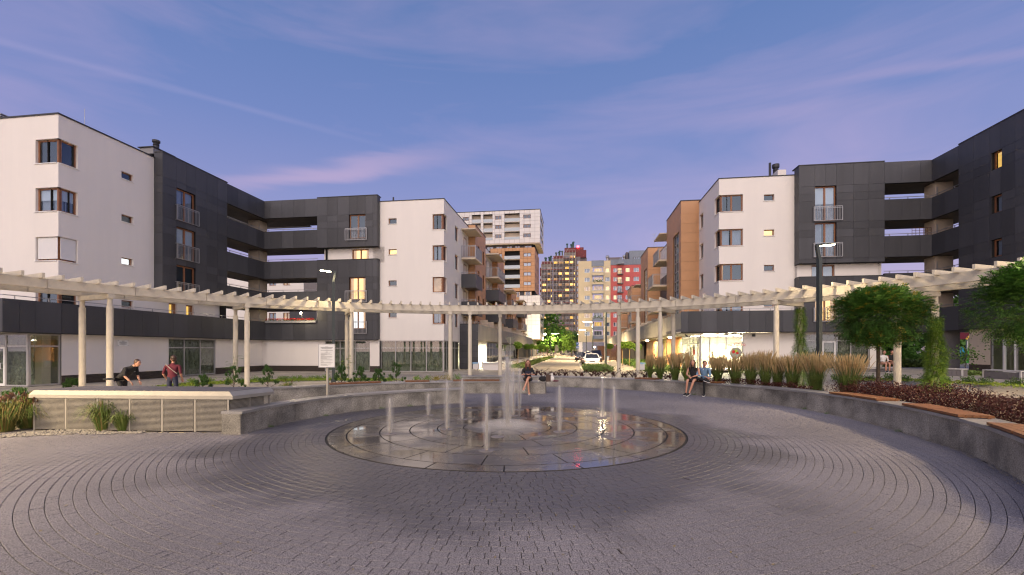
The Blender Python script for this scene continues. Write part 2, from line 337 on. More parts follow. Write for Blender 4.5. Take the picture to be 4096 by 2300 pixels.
def wet_ring(m):
    """pavers stay damp and dark near the fountain"""
    nt = m.node_tree; N = nt.nodes; L = nt.links; p = N['Principled BSDF']; geo = [n for n in N if n.bl_idname == 'ShaderNodeNewGeometry'][0]
    ds = N.new('ShaderNodeVectorMath'); ds.operation = 'DISTANCE'; L.new(geo.outputs['Position'], ds.inputs[0]); ds.inputs[1].default_value = FC+Vector((-.3,-.55,0))
    nz = N.new('ShaderNodeTexNoise'); nz.inputs['Scale'].default_value = .7; nz.inputs['Detail'].default_value = 5; L.new(geo.outputs['Position'], nz.inputs[0])
    ma = N.new('ShaderNodeMath'); ma.operation = 'MULTIPLY_ADD'; L.new(nz.outputs[0], ma.inputs[0]); ma.inputs[1].default_value = 3.2; L.new(ds.outputs['Value'], ma.inputs[2])
    mr = N.new('ShaderNodeMapRange'); mr.interpolation_type = 'SMOOTHSTEP'; mr.inputs['From Min'].default_value = 6.4; mr.inputs['From Max'].default_value = 7.6; mr.inputs['To Min'].default_value = .50; mr.inputs['To Max'].default_value = 1; L.new(ma.outputs[0], mr.inputs[0])
    src = p.inputs['Base Color'].links[0].from_socket; h = N.new('ShaderNodeHueSaturation'); L.new(src, h.inputs['Color']); L.new(mr.outputs[0], h.inputs['Value']); L.new(h.outputs[0], p.inputs['Base Color'])
    m2 = N.new('ShaderNodeMapRange'); m2.inputs['From Min'].default_value = .5; m2.inputs['From Max'].default_value = 1; m2.inputs['To Min'].default_value = .42; m2.inputs['To Max'].default_value = .8; L.new(mr.outputs[0], m2.inputs[0]); L.new(m2.outputs[0], p.inputs['Roughness'])
wet_ring(M['paver']); M['paver'].node_tree.nodes['Principled BSDF'].inputs['Specular IOR Level'].default_value = .25
# ---------------------------------------------------------------- further materials and leaves
def leafmat(name, c1, c2, rough=.6):
    m = mat(name, c1, rough, col2=c2, nscale=5, spec=.2); p = m.node_tree.nodes['Principled BSDF']
    p.inputs['Transmission Weight'].default_value = 0
    return m
M['leaf_mid'] = leafmat('leaf_green', (.050,.115,.020), (.09,.15,.03))
M['leaf_dark'] = leafmat('leaf_dark_green', (.045,.125,.022), (.085,.18,.028))
M['leaf_bright'] = leafmat('leaf_bright_green', (.12,.24,.03), (.20,.30,.04))
M['leaf_yellow'] = leafmat('leaf_yellowing', (.35,.24,.03), (.22,.22,.03))
M['leaf_red'] = leafmat('barberry_leaf', (.040,.010,.009), (.075,.020,.014))
M['needle'] = leafmat('pine_needles', (.035,.085,.022), (.07,.13,.03))
M['cover2'] = leafmat('pale_green_plants', (.16,.22,.06), (.10,.16,.04))
M['cover'] = leafmat('yellow_ground_cover', (.26,.32,.04), (.15,.24,.03))
M['straw'] = leafmat('grass_plume', (.55,.40,.20), (.40,.27,.12))
M['blade'] = leafmat('grass_blade', (.075,.13,.025), (.14,.17,.04))
M['drygrass'] = leafmat('dry_grass', (.28,.19,.07), (.16,.14,.04))
M['darkplume'] = leafmat('dark_plume', (.10,.05,.032), (.17,.09,.05))
M['red_flower'] = mat('red_petal', (.55,.015,.012), .6)
M['lime'] = mat('lime_green', (.35,.55,.05), .6)
M['ink'] = mat('printed_ink', (.05,.05,.05), .7)
M['shopwhite'] = mat('lit_shop_wall', (.78,.74,.66), .8)
M['shopgrey'] = mat('decal_grey', (.32,.32,.26), .6)
M['tube'] = emis('fluorescent_tube', (1,.86,.62), 60)
M['screen'] = mat('balcony_screen', (.34,.33,.35), .5, metal=.2)
M['frost'] = mat('frosted_glass', (.42,.47,.50), .25)
M['farglass'] = glassmat('far_window_glass', tr=.95, boost=.12, refl=(.75,.85,1))
M['farwin'] = mat('far_dark_window', (.20,.21,.27), .15, spec=.9)
M['farwin2'] = mat('far_pale_window', (.45,.48,.58), .2)
M['greypanel'] = mat('grey_facade', (.27,.235,.21), .85, noise=.25, nscale=.15, rnd=.08)
M['greydark'] = mat('grey_facade_dark', (.16,.14,.145), .8, rnd=.15)
M['darkred'] = mat('dark_red_sheet', (.13,.014,.016), .6)
M['darkgreen'] = mat('dark_green_sheet', (.02,.07,.055), .5)
M['scaf'] = mat('scaffold_tube', (.38,.33,.30), .5, metal=.3)
M['scafdeck'] = mat('scaffold_deck', (.26,.20,.16), .8)
M['scafred'] = mat('scaffold_red_board', (.38,.09,.08), .7)
M['redlight'] = emis('red_beacon', (1,.02,.03), 30)
M['yellowr'] = mat('yellow_render', (.60,.50,.32), .85, noise=.08, nscale=.3)
M['redr'] = mat('red_render', (.50,.115,.105), .85, noise=.06, nscale=.3)
M['bluegrey'] = mat('blue_grey_sheet', (.19,.22,.27), .5, noise=.15, nscale=.5)
M['yellowp'] = mat('pale_yellow_panel', (.55,.42,.16), .7)
M['boxinside'] = mat('housing_inside', (.035,.03,.03), .9)
M['kerb'] = mat('kerb_stone', (.42,.39,.33), .85, rnd=.08)
M['skin'] = mat('skin', (.50,.26,.17), .5, sub=.1)
M['hair'] = mat('brown_hair', (.055,.028,.016), .5)
M['hair2'] = mat('auburn_hair', (.12,.045,.022), .5)
M['black'] = mat('black_cloth', (.010,.010,.012), .85)
M['denim'] = mat('light_denim', (.16,.28,.42), .85, noise=.3, nscale=14)
M['maroon'] = mat('maroon_cloth', (.10,.010,.022), .85)
M['whitecloth'] = mat('white_cloth', (.68,.66,.62), .85)
M['navy'] = mat('navy_cloth', (.02,.025,.05), .85)
M['shoe'] = mat('black_shoe', (.012,.012,.013), .6)
M['sole'] = mat('white_sole', (.7,.69,.66), .6)
M['carwhite'] = mat('white_car_paint', (.74,.73,.70), .25)
M['cargrey'] = mat('grey_car_paint', (.14,.13,.13), .25, metal=.4)
M['cardark'] = mat('dark_car_paint', (.02,.022,.03), .2, metal=.3)
M['carsilver'] = mat('silver_car_paint', (.38,.38,.38), .25, metal=.5)
M['carglass'] = mat('car_window', (.015,.017,.02), .05, spec=.9)
M['tyre'] = mat('tyre_rubber', (.012,.012,.012), .9)
M['headlight'] = mat('headlight_glass', (.55,.55,.52), .15)
M['indicator'] = mat('orange_indicator', (.65,.18,.02), .3)
M['blue'] = mat('sign_blue', (.02,.12,.45), .4)
M['signback'] = mat('sign_back_grey', (.17,.17,.13), .5, metal=.3)
M['post'] = mat('galvanised_post', (.40,.38,.32), .4, metal=.5)
M['pebble'] = mat('pebble', (.25,.23,.20), .8, noise=.35, nscale=6)
M['soil'] = mat('planting_soil', (.075,.055,.038), .95, noise=.4, nscale=6, bump=.6)
M['playblue'] = mat('play_tube_blue', (.02,.30,.50), .3)
M['playgreen'] = mat('play_slide_green', (.08,.42,.06), .3)
M['playred'] = mat('play_roof_red', (.28,.025,.02), .6)
M['playyellow'] = mat('play_yellow', (.72,.42,.05), .5)
M['benchslat'] = mat('grey_bench_cladding', (.17,.155,.155), .7, rnd=.05)
M['benchedge'] = mat('pale_bench_edge', (.50,.48,.45), .6)
M['blind_in'] = M['blind']
def wetmat(name, rough):
    m = speckle(name, (.060,.056,.056), (.025,.025,.025), (.11,.10,.10), rough, scale=90, amount=.5, blotch=.35, bump=0, bscale=1.6, rnd=.12)
    nt = m.node_tree; N = nt.nodes; L = nt.links; p = N['Principled BSDF']; geo = [n for n in N if n.bl_idname == 'ShaderNodeNewGeometry'][0]
    nz = N.new('ShaderNodeTexNoise'); nz.inputs['Scale'].default_value = .9; nz.inputs['Detail'].default_value = 3; L.new(geo.outputs['Position'], nz.inputs[0])
    mr = N.new('ShaderNodeMapRange'); mr.inputs['From Min'].default_value = .42; mr.inputs['From Max'].default_value = .62; mr.inputs['To Min'].default_value = rough*.25; mr.inputs['To Max'].default_value = rough*1.9; L.new(nz.outputs[0], mr.inputs[0]); L.new(mr.outputs[0], p.inputs['Roughness'])
    wv = N.new('ShaderNodeTexNoise'); wv.inputs['Scale'].default_value = 26; wv.inputs['Detail'].default_value = 2; L.new(geo.outputs['Position'], wv.inputs[0])
    m2 = N.new('ShaderNodeMath'); m2.operation = 'MULTIPLY'; L.new(wv.outputs[0], m2.inputs[0]); L.new(mr.outputs[0], m2.inputs[1])
    bp = N.new('ShaderNodeBump'); bp.inputs['Strength'].default_value = .5; bp.inputs['Distance'].default_value = .012 if rough > .15 else .004; L.new(m2.outputs[0], bp.inputs['Height']); L.new(bp.outputs[0], p.inputs['Normal'])
    p.inputs['Coat Weight'].default_value = .35; p.inputs['Coat Roughness'].default_value = .05; L.new(bp.outputs[0], p.inputs['Coat Normal'])
    return m
M['wetstone'] = wetmat('wet_granite', .22); M['wetstone2'] = wetmat('wet_rippled_granite', .20)
def volmat(name, dens, p1=1.0, rad_=True, col=(1,.97,.92)):
    """falling spray: densest low down and on the axis, thinning out towards the top and the rim"""
    m = bpy.data.materials.new(name); m.use_nodes = True; nt = m.node_tree; N = nt.nodes; L = nt.links; N.clear(); o = N.new('ShaderNodeOutputMaterial'); v = N.new('ShaderNodeVolumePrincipled')
    v.inputs['Color'].default_value = (*col, 1); v.inputs['Anisotropy'].default_value = .2; L.new(v.outputs[0], o.inputs['Volume'])
    tc = N.new('ShaderNodeTexCoord'); sp = N.new('ShaderNodeSeparateXYZ'); L.new(tc.outputs['Generated'], sp.inputs[0])
    z = N.new('ShaderNodeMapRange'); z.inputs['From Min'].default_value = 1; z.inputs['From Max'].default_value = 0; L.new(sp.outputs['Z'], z.inputs[0])
    pw = N.new('ShaderNodeMath'); pw.operation = 'POWER'; L.new(z.outputs[0], pw.inputs[0]); pw.inputs[1].default_value = p1
    vm = N.new('ShaderNodeVectorMath'); vm.operation = 'MULTIPLY_ADD'; L.new(tc.outputs['Generated'], vm.inputs[0]); vm.inputs[1].default_value = (2,2,0); vm.inputs[2].default_value = (-1,-1,0)
    ln = N.new('ShaderNodeVectorMath'); ln.operation = 'LENGTH'; L.new(vm.outputs[0], ln.inputs[0])
    rr = N.new('ShaderNodeMapRange'); rr.interpolation_type = 'SMOOTHSTEP'; rr.inputs['From Min'].default_value = 1.0; rr.inputs['From Max'].default_value = .1; L.new(ln.outputs['Value'], rr.inputs[0])
    mu = N.new('ShaderNodeMath'); mu.operation = 'MULTIPLY'; L.new(pw.outputs[0], mu.inputs[0]); L.new(rr.outputs[0], mu.inputs[1])
    m2 = N.new('ShaderNodeMath'); m2.operation = 'MULTIPLY'; L.new(mu.outputs[0], m2.inputs[0]); m2.inputs[1].default_value = dens; L.new(m2.outputs[0], v.inputs['Density']); return m
M['water_core'] = volmat('falling_water', 240, .7); M['water_veil'] = volmat('water_spray', 5.5, .8); M['water_mist'] = volmat('water_mist', 3, .6)
def gridpave(name, col, sx, sy, joint, rough=.85, mort=.012, var=.12):
    m = speckle(name, col, tuple(c*.6 for c in col), tuple(c*1.25 for c in col), rough, scale=60, amount=.35, blotch=.25, bump=.1, bscale=.5)
    nt = m.node_tree; N = nt.nodes; L = nt.links; p = N['Principled BSDF']; geo = [n for n in N if n.bl_idname == 'ShaderNodeNewGeometry'][0]
    mp = N.new('ShaderNodeMapping'); mp.inputs['Rotation'].default_value = (0,0,TH); L.new(geo.outputs['Position'], mp.inputs[0])
    br = N.new('ShaderNodeTexBrick'); br.inputs['Scale'].default_value = 1; br.inputs['Brick Width'].default_value = sx; br.inputs['Row Height'].default_value = sy; br.inputs['Mortar Size'].default_value = mort; br.inputs['Mortar Smooth'].default_value = .3
    br.inputs['Color1'].default_value = (1,1,1,1); br.inputs['Color2'].default_value = (1-var,1-var,1-var,1); br.inputs['Mortar'].default_value = (joint,joint,joint,1); L.new(mp.outputs[0], br.inputs[0])
    mx = N.new('ShaderNodeMix'); mx.data_type = 'RGBA'; mx.blend_type = 'MULTIPLY'; mx.inputs[0].default_value = 1
    src = p.inputs['Base Color'].links[0].from_socket; L.new(src, mx.inputs[6]); L.new(br.outputs[0], mx.inputs[7]); L.new(mx.outputs[2], p.inputs['Base Color']); return m
M['pavement'] = gridpave('pale_pavement', (.42,.375,.295), .4, .2, .55)
M['road'] = gridpave('road_setts', (.30,.26,.20), .2, .1, .55)
def leaf(mb, p, s, up=None, w=.45):
    a = R.uniform(0, 6.283); el = R.uniform(-.6, .9)
    d = Vector((math.cos(a)*math.cos(el), math.sin(a)*math.cos(el), math.sin(el)))
    x = d.cross(Vector((R.uniform(-1,1), R.uniform(-1,1), R.uniform(-.4,1)))).normalized()*s*w; p = Vector(p)
    mb.add([p, p+d*s*.5+x, p+d*s, p+d*s*.5-x], [(0,1,2,3)])
def frond(mb, p, d, s, n=6, ls=.05):
    """compound leaf: leaflets either side of a drooping stalk"""
    d = Vector(d).normalized(); p = Vector(p); side = d.cross(Vector((0,0,1)));
    side = side.normalized() if side.length > .01 else Vector((1,0,0))
    for i in range(n):
        t = (i+1)/n; q = p+d*s*t-Vector((0,0,1))*s*.35*t*t
        for sg in (-1, 1):
            l = side*sg*ls+d*ls*.5-Vector((0,0,1))*ls*R.uniform(0,.5); w = d*ls*.22
            mb.add([q, q+l*.5+w, q+l, q+l*.5-w], [(0,1,2,3)])
# ================================================================ facades
def fmap(face, plane):
    """(s, depth inward, z) on a facade to world; face S looks at the camera, E at +a, W at -a"""
    if face == 'S': return lambda s, d, z: gw(s, plane+d, z)
    if face == 'E': return lambda s, d, z: gw(plane-d, s, z)
    return lambda s, d, z: gw(plane+d, s, z)
def fbox(mb, face, plane, s0, s1, d0, d1, z0, z1, mi=0):
    if face == 'S': mb.gbox(s0, s1, plane+d0, plane+d1, z0, z1, mi)
    elif face == 'E': mb.gbox(plane-d1, plane-d0, s0, s1, z0, z1, mi)
    else: mb.gbox(plane+d0, plane+d1, s0, s1, z0, z1, mi)
def fcub(name, m, par, face, plane, s0, s1, d0, d1, z0, z1):
    if face == 'S': return gcub(name, m, par, s0, s1, plane+d0, plane+d1, z0, z1)
    if face == 'E': return gcub(name, m, par, plane-d1, plane-d0, s0, s1, z0, z1)
    return gcub(name, m, par, plane+d0, plane+d1, s0, s1, z0, z1)
def rects_minus(r, holes):
    out = [r]
    for h in holes:
        nx = []
        for (a0, a1, z0, z1) in out:
            if h[1] <= a0+1e-4 or h[0] >= a1-1e-4 or h[3] <= z0+1e-4 or h[2] >= z1-1e-4: nx.append((a0, a1, z0, z1)); continue
            if h[0] > a0: nx.append((a0, h[0], z0, z1))
            if h[1] < a1: nx.append((h[1], a1, z0, z1))
            m0, m1 = max(a0, h[0]), min(a1, h[1])
            if h[2] > z0: nx.append((m0, m1, z0, h[2]))
            if h[3] < z1: nx.append((m0, m1, h[3], z1))
        out = nx
    return [o for o in out if o[1]-o[0] > .02 and o[3]-o[2] > .02]
def wall(par, name, m, face, plane, s0, s1, z0, z1, holes=(), reveal=.16, off=0.):
    """one wall sheet with openings and their reveals, depth included"""
    f = fmap(face, plane); mb = MB()
    ss = sorted({s0, s1, *[max(s0, min(s1, h[0])) for h in holes], *[max(s0, min(s1, h[1])) for h in holes]})
    zs = sorted({z0, z1, *[max(z0, min(z1, h[2])) for h in holes], *[max(z0, min(z1, h[3])) for h in holes]})
    def inh(s, z): return any(h[0] < s < h[1] and h[2] < z < h[3] for h in holes)
    for i in range(len(ss)-1):
        for j in range(len(zs)-1):
            if ss[i+1]-ss[i] < 1e-5 or zs[j+1]-zs[j] < 1e-5: continue
            if inh((ss[i]+ss[i+1])/2, (zs[j]+zs[j+1])/2): continue
            mb.add([f(ss[i], off, zs[j]), f(ss[i+1], off, zs[j]), f(ss[i+1], off, zs[j+1]), f(ss[i], off, zs[j+1])], [(0,1,2,3)])
    for h in holes:
        a0, a1, b0, b1 = h[:4]; d = off+reveal
        q = [(a0,b0),(a1,b0),(a1,b1),(a0,b1)]
        for k in range(4):
            (x0,y0),(x1,y1) = q[k], q[(k+1)%4]
            if x0 == x1 and (abs(x0-s0) < 1e-4 or abs(x0-s1) < 1e-4): continue      # corner windows: no reveal at the corner
            mb.add([f(x0,off,y0), f(x1,off,y1), f(x1,d,y1), f(x0,d,y0)], [(0,1,2,3)])
    return mb.build(name, m, par)
def panels(par, face, plane, cuts_s, cuts_z, holes=(), m=None, th=.03, gap=.012, name='facade_panel', back=True, minz=None):
    m = m or M['panel']
    if back: wall(par, 'wall', M['tilejoint'] if m == M['whitetile'] else M['orangejoint'] if m == M['orange'] else M['joint'], face, plane, min(cuts_s), max(cuts_s), min(cuts_z), max(cuts_z), holes, reveal=.2, off=th)
    cs = sorted(cuts_s); cz = sorted(cuts_z)
    for i in range(len(cs)-1):
        for j in range(len(cz)-1):
            for (a0, a1, z0, z1) in rects_minus((cs[i], cs[i+1], cz[j], cz[j+1]), holes):
                g = gap/2
                if a1-a0 < .06 or z1-z0 < .06: g = 0
                fcub(name, m, par, face, plane, a0+g, a1-g, 0, th-.002, z0+g, z1-g)
def window(par, face, plane, s0, s1, z0, z1, muls=(.5,), transom=None, inside='curtain', fr='wood_frame', rec=.13, w=.08, glass='glass', tilt=False, sill=True, insd=.16, label=None):
    mb = MB(); d0, d1 = rec, rec+.07
    fbox(mb, face, plane, s0, s1, d0, d1, z0, z0+w); fbox(mb, face, plane, s0, s1, d0, d1, z1-w, z1)
    fbox(mb, face, plane, s0, s0+w, d0, d1, z0+w, z1-w); fbox(mb, face, plane, s1-w, s1, d0, d1, z0+w, z1-w)
    xs = [s0+w]; W_ = s1-s0
    for u in muls:
        x = s0+u*W_; fbox(mb, face, plane, x-w*.7, x+w*.7, d0, d1, z0+w, z1-w); xs += [x-w*.7, x+w*.7]
    xs.append(s1-w); zt = [(z0+w, z1-w)]
    if transom is not None:
        zz = z0+transom*(z1-z0)
        for k in range(0, len(xs), 2): fbox(mb, face, plane, xs[k], xs[k+1], d0, d1, zz-w*.5, zz+w*.5)
        zt = [(z0+w, zz-w*.5), (zz+w*.5, z1-w)]
    o = mb.build('window', M[fr], par)
    if label: o['label'] = label
    for k in range(0, len(xs), 2):
        for (p, q) in zt:
            fcub('pane', M[glass], o, face, plane, xs[k], xs[k+1], rec+.03, rec+.042, p, q)
    if sill: fcub('sill', M['white_paint'], o, face, plane, s0-.05, s1+.05, -.05, rec-.004, z0-.035, z0-.004)
    if inside:
        if inside == 'roller':                                       # outside roller shutter drawn nearly shut
            fcub('shutter', M['blind'], o, face, plane, s0+.04, s1-.04, rec-.05, rec-.03, z0+.10, z1-.02)
            inside = 'room'
        if inside == 'half':
            fcub('blind', M['blind'], o, face, plane, s0+.05, s1-.05, rec+.075, rec+.09, z0+(z1-z0)*.5, z1-.03)
            inside = 'curtain'
        if inside == 'curtain':
            f = fmap(face, plane); cb = MB(); n = max(6, int((s1-s0)/.05))
            for i in range(n):
                u0, u1 = s0+.05+(s1-s0-.1)*i/n, s0+.05+(s1-s0-.1)*(i+1)/n
                if .42 < (i+.5)/n < .50 and R.random() < .6: continue
                cb.add([f(u0, rec+insd+(.02 if i%2 else 0), z0+.02), f(u1, rec+insd+(0 if i%2 else .02), z0+.02), f(u1, rec+insd+(0 if i%2 else .02), z1-.02), f(u0, rec+insd+(.02 if i%2 else 0), z1-.02)], [(0,1,2,3)])
            cb.build('curtain', M['curtain'], o)
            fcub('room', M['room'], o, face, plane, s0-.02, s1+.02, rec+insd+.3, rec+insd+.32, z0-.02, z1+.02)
        elif inside == 'room':
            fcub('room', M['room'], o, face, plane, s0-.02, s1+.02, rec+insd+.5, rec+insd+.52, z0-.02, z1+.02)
        else:
            fcub('lit_room', M[inside], o, face, plane, s0+.03, s1-.03, rec+insd, rec+insd+.02, z0+.03, z1-.03)
            if (s1-s0) > .9 and z1-z0 > 1.0:
                cb = MB()
                for (u0, u1) in ((s0+.06, s0+.06+.16*(s1-s0)), (s1-.06-.16*(s1-s0), s1-.06)):
                    fbox(cb, face, plane, u0, u1, rec+.09, rec+.10, z0+.05, z1-.05)
                cb.build('curtain', M['sheer'], o)
    return o
M['sheer'] = emis('curtain_backlit', (.95,.45,.14), .8, .2)
M['tilejoint'] = mat('tile_joint', (.36,.34,.33), .9); M['orangejoint'] = mat('ochre_joint', (.16,.075,.03), .9)
def room(par, a0, a1, b0, b1, z0, z1, sides, m='shoproom'):
    rb = MB(); t = .05
    if 'a0' in sides: rb.gbox(a0-t, a0, b0, b1, z0, z1)
    if 'a1' in sides: rb.gbox(a1, a1+t, b0, b1, z0, z1)
    if 'b0' in sides: rb.gbox(a0, a1, b0-t, b0, z0, z1)
    if 'b1' in sides: rb.gbox(a0, a1, b1, b1+t, z0, z1)
    rb.gbox(a0, a1, b0, b1, z0-.06, z0-.01); rb.gbox(a0, a1, b0, b1, z1+.01, z1+.06)
    return rb.build('shop_room', M[m], par)
def railing(par, face, plane, s0, s1, z0, z1, d=-.12, ret=True, bars=.11, m='rail', name='balcony_railing', double=True, r=.012):
    mb = MB()
    def fb(a0, a1, e0, e1, y0, y1): fbox(mb, face, plane, a0, a1, e0, e1, y0, y1)
    t = .022
    fb(s0, s1, d-t, d+t, z1-.035, z1); fb(s0, s1, d-t/2, d+t/2, z0, z0+.03)
    if double: fb(s0, s1, d-t/2, d+t/2, z1-.13, z1-.105)
    n = max(2, int(round((s1-s0)/bars)))
    for i in range(n+1):
        x = s0+(s1-s0)*i/n; q = r*1.8 if i in (0, n, n//2) else r*.75
        fb(x-q, x+q, d-q, d+q, z0, z1-.03)
    if ret:
        for x in (s0, s1): fb(x-.015, x+.015, d, 0, z1-.035, z1-.002); fb(x-.015, x+.015, d, 0, z0, z0+.03)
    return mb.build(name, M[m], par)
def handrail(par, pts, posts=1.4, h=.16, m='rail', r=.016):
    mb = MB()
    for p, q in zip(pts[:-1], pts[1:]):
        p, q = Vector(p), Vector(q); mb.bar(p+Vector((0,0,h)), q+Vector((0,0,h)), .035, .035)
        n = max(1, int((q-p).length/posts))
        for i in range(n+1):
            c = p.lerp(q, (i+.3)/(n+.6)); mb.box(c+Vector((0,0,h/2)), (.03,.03,h))
    return mb.build('handrail', M[m], par)
def brick_base(par, face, plane, s0, s1, z0, rows=6, bw=.24, bh=.066, cnt=[0], lim=290, gap=.011):
    fcub('wall', M['mortar'], par, face, plane, s0, s1, .006, .05, z0, z0+rows*(bh+gap))
    rest = MB(); k = 0
    for r in range(rows):
        x = s0-(bw/2 if r % 2 else 0)
        while x < s1:
            a0, a1 = max(x, s0), min(x+bw-gap, s1); zz = z0+r*(bh+gap)
            if a1-a0 > .03:
                if cnt[0] < lim: fcub('brick', M['brick'], par, face, plane, a0, a1, -.012+.002*((k*7)%3), .0058, zz, zz+bh); cnt[0] += 1
                else: fbox(rest, face, plane, a0, a1, -.012+.002*((k*7)%3), .0058, zz, zz+bh)
                k += 1
            x += bw
    if rest.f: tag(rest.build('bricks', M['brick'], par), kind='stuff')
def storefront(par, face, plane, s0, s1, z0, z1, muls, transom, rec=.05, inside='shoproom', w=.06, depth=3.0, door=None, film=True, fr='alu'):
    """aluminium shop window: frame, panes and the empty room behind"""
    mb = MB(); xs = [s0]+sorted(muls)+[s1]; d0, d1 = rec, rec+.08
    fbox(mb, face, plane, s0, s1, d0, d1, z0, z0+w); fbox(mb, face, plane, s0, s1, d0, d1, z1-w, z1)
    for k, x in enumerate(xs):
        x0, x1 = (x, x+w) if k == 0 else ((x-w, x) if k == len(xs)-1 else (x-w/2, x+w/2))
        fbox(mb, face, plane, x0, x1, d0, d1, z0+w, z1-w)
    for k in range(len(xs)-1): fbox(mb, face, plane, xs[k]+w*.9, xs[k+1]-w*.9, d0+.002, d1-.002, transom-w/2, transom+w/2)
    o = mb.build('shop_window', M[fr], par)
    for k in range(len(xs)-1):
        for (p, q) in ((z0+w, transom-w/2), (transom+w/2, z1-w)):
            fcub('pane', M['shopglass'], o, face, plane, xs[k]+w*.5, xs[k+1]-w*.5, rec+.03, rec+.045, p, q)
    if door is not None:
        a0, a1 = xs[door]+w*.5, xs[door+1]-w*.5; db = MB()
        fbox(db, face, plane, a0, a0+.09, d0-.02, d1+.01, z0+.02, transom-.04); fbox(db, face, plane, a1-.09, a1, d0-.02, d1+.01, z0+.02, transom-.04)
        fbox(db, face, plane, a0+.09, a1-.09, d0-.02, d1+.01, transom-.13, transom-.04); fbox(db, face, plane, a0+.09, a1-.09, d0-.02, d1+.01, z0+.02, z0+.14)
        db.build('door', M['white_paint'], par)
        hb = MB(); zc = z0+1.0; 
        f = fmap(face, plane); hb.tube([f(a1-.14, d0-.02, zc-.14), f(a1-.14, d0-.09, zc-.14), f(a1-.14, d0-.09, zc+.14), f(a1-.14, d0-.02, zc+.14)], .014, 6)
        hb.build('door_handle', M['white_paint'], par)
    if inside:
        rb = MB()
        fbox(rb, face, plane, s0-.1, s1+.1, depth, depth+.05, z0-.02, z1+.1)
        fbox(rb, face, plane, s0-.1, s0-.05, rec+.1, depth, z0-.02, z1+.1); fbox(rb, face, plane, s1+.05, s1+.1, rec+.1, depth, z0-.02, z1+.1)
        fbox(rb, face, plane, s0-.05, s1+.05, rec+.1, depth, z0-.04, z0+.02); fbox(rb, face, plane, s0-.05, s1+.05, rec+.1, depth, z1+.05, z1+.1)
        rb.build('shop_room', M[inside], o)
    if film and (inside or face == 'S'):
        if 1:
            f = fmap(face, plane); fm = MB(); n = int((s1-s0)/.12)
            P = [[f(s0+(s1-s0)*i/n, rec+.22+.05*math.sin(i*2.1+j*.6)+.04*R.random(), z0+.05+(z1-z0-.1)*j/10) for i in range(n+1)] for j in range(11)]
            for j in range(10):
                for i in range(n): fm.add([P[j][i], P[j][i+1], P[j+1][i+1], P[j+1][i]], [(0,1,2,3)])
            fm.build('plastic_film', M['film'], o, smooth=True)
    return o
def filmmat():
    m = bpy.data.materials.new('clear_plastic_film'); m.use_nodes = True; nt = m.node_tree; N = nt.nodes; L = nt.links; N.clear()
    o = N.new('ShaderNodeOutputMaterial'); mx = N.new('ShaderNodeMixShader'); t = N.new('ShaderNodeBsdfTransparent'); p = N.new('ShaderNodeBsdfPrincipled')
    t.inputs[0].default_value = (.8,.85,.78,1); p.inputs['Base Color'].default_value = (.40,.41,.31,1); p.inputs['Roughness'].default_value = .18
    geo = N.new('ShaderNodeNewGeometry'); nz = N.new('ShaderNodeTexNoise'); nz.inputs['Scale'].default_value = 1.4; nz.inputs['Distortion'].default_value = 2.5; L.new(geo.outputs['Position'], nz.inputs[0])
    bp = N.new('ShaderNodeBump'); bp.inputs['Strength'].default_value = 1; bp.inputs['Distance'].default_value = .5; L.new(nz.outputs[0], bp.inputs['Height']); L.new(bp.outputs[0], p.inputs['Normal'])
    mx.inputs[0].default_value = .55; L.new(t.outputs[0], mx.inputs[1]); L.new(p.outputs[0], mx.inputs[2]); L.new(mx.outputs[0], o.inputs[0]); return m
M['film'] = filmmat()
ROWS = [(11.55,12.80),(9.03,10.27),(6.46,7.70),(3.90,5.13)]          # corner window sills and heads
PZ = [14.40,12.90,12.38,11.84,10.33,9.82,9.28,7.78,7.27,6.73,5.22,4.70,4.17,2.63]   # heights of the panel joints
BANDS = [(12.88,14.36),(10.31,11.77),(7.78,9.23),(5.22,6.66),(2.60,4.17)]            # gallery parapets
def zadd(l, dz): return [z+dz for z in l]
def small_window(par, face, plane, px0, px1, py0, py1, s0, s1, inside, dz=0): pass
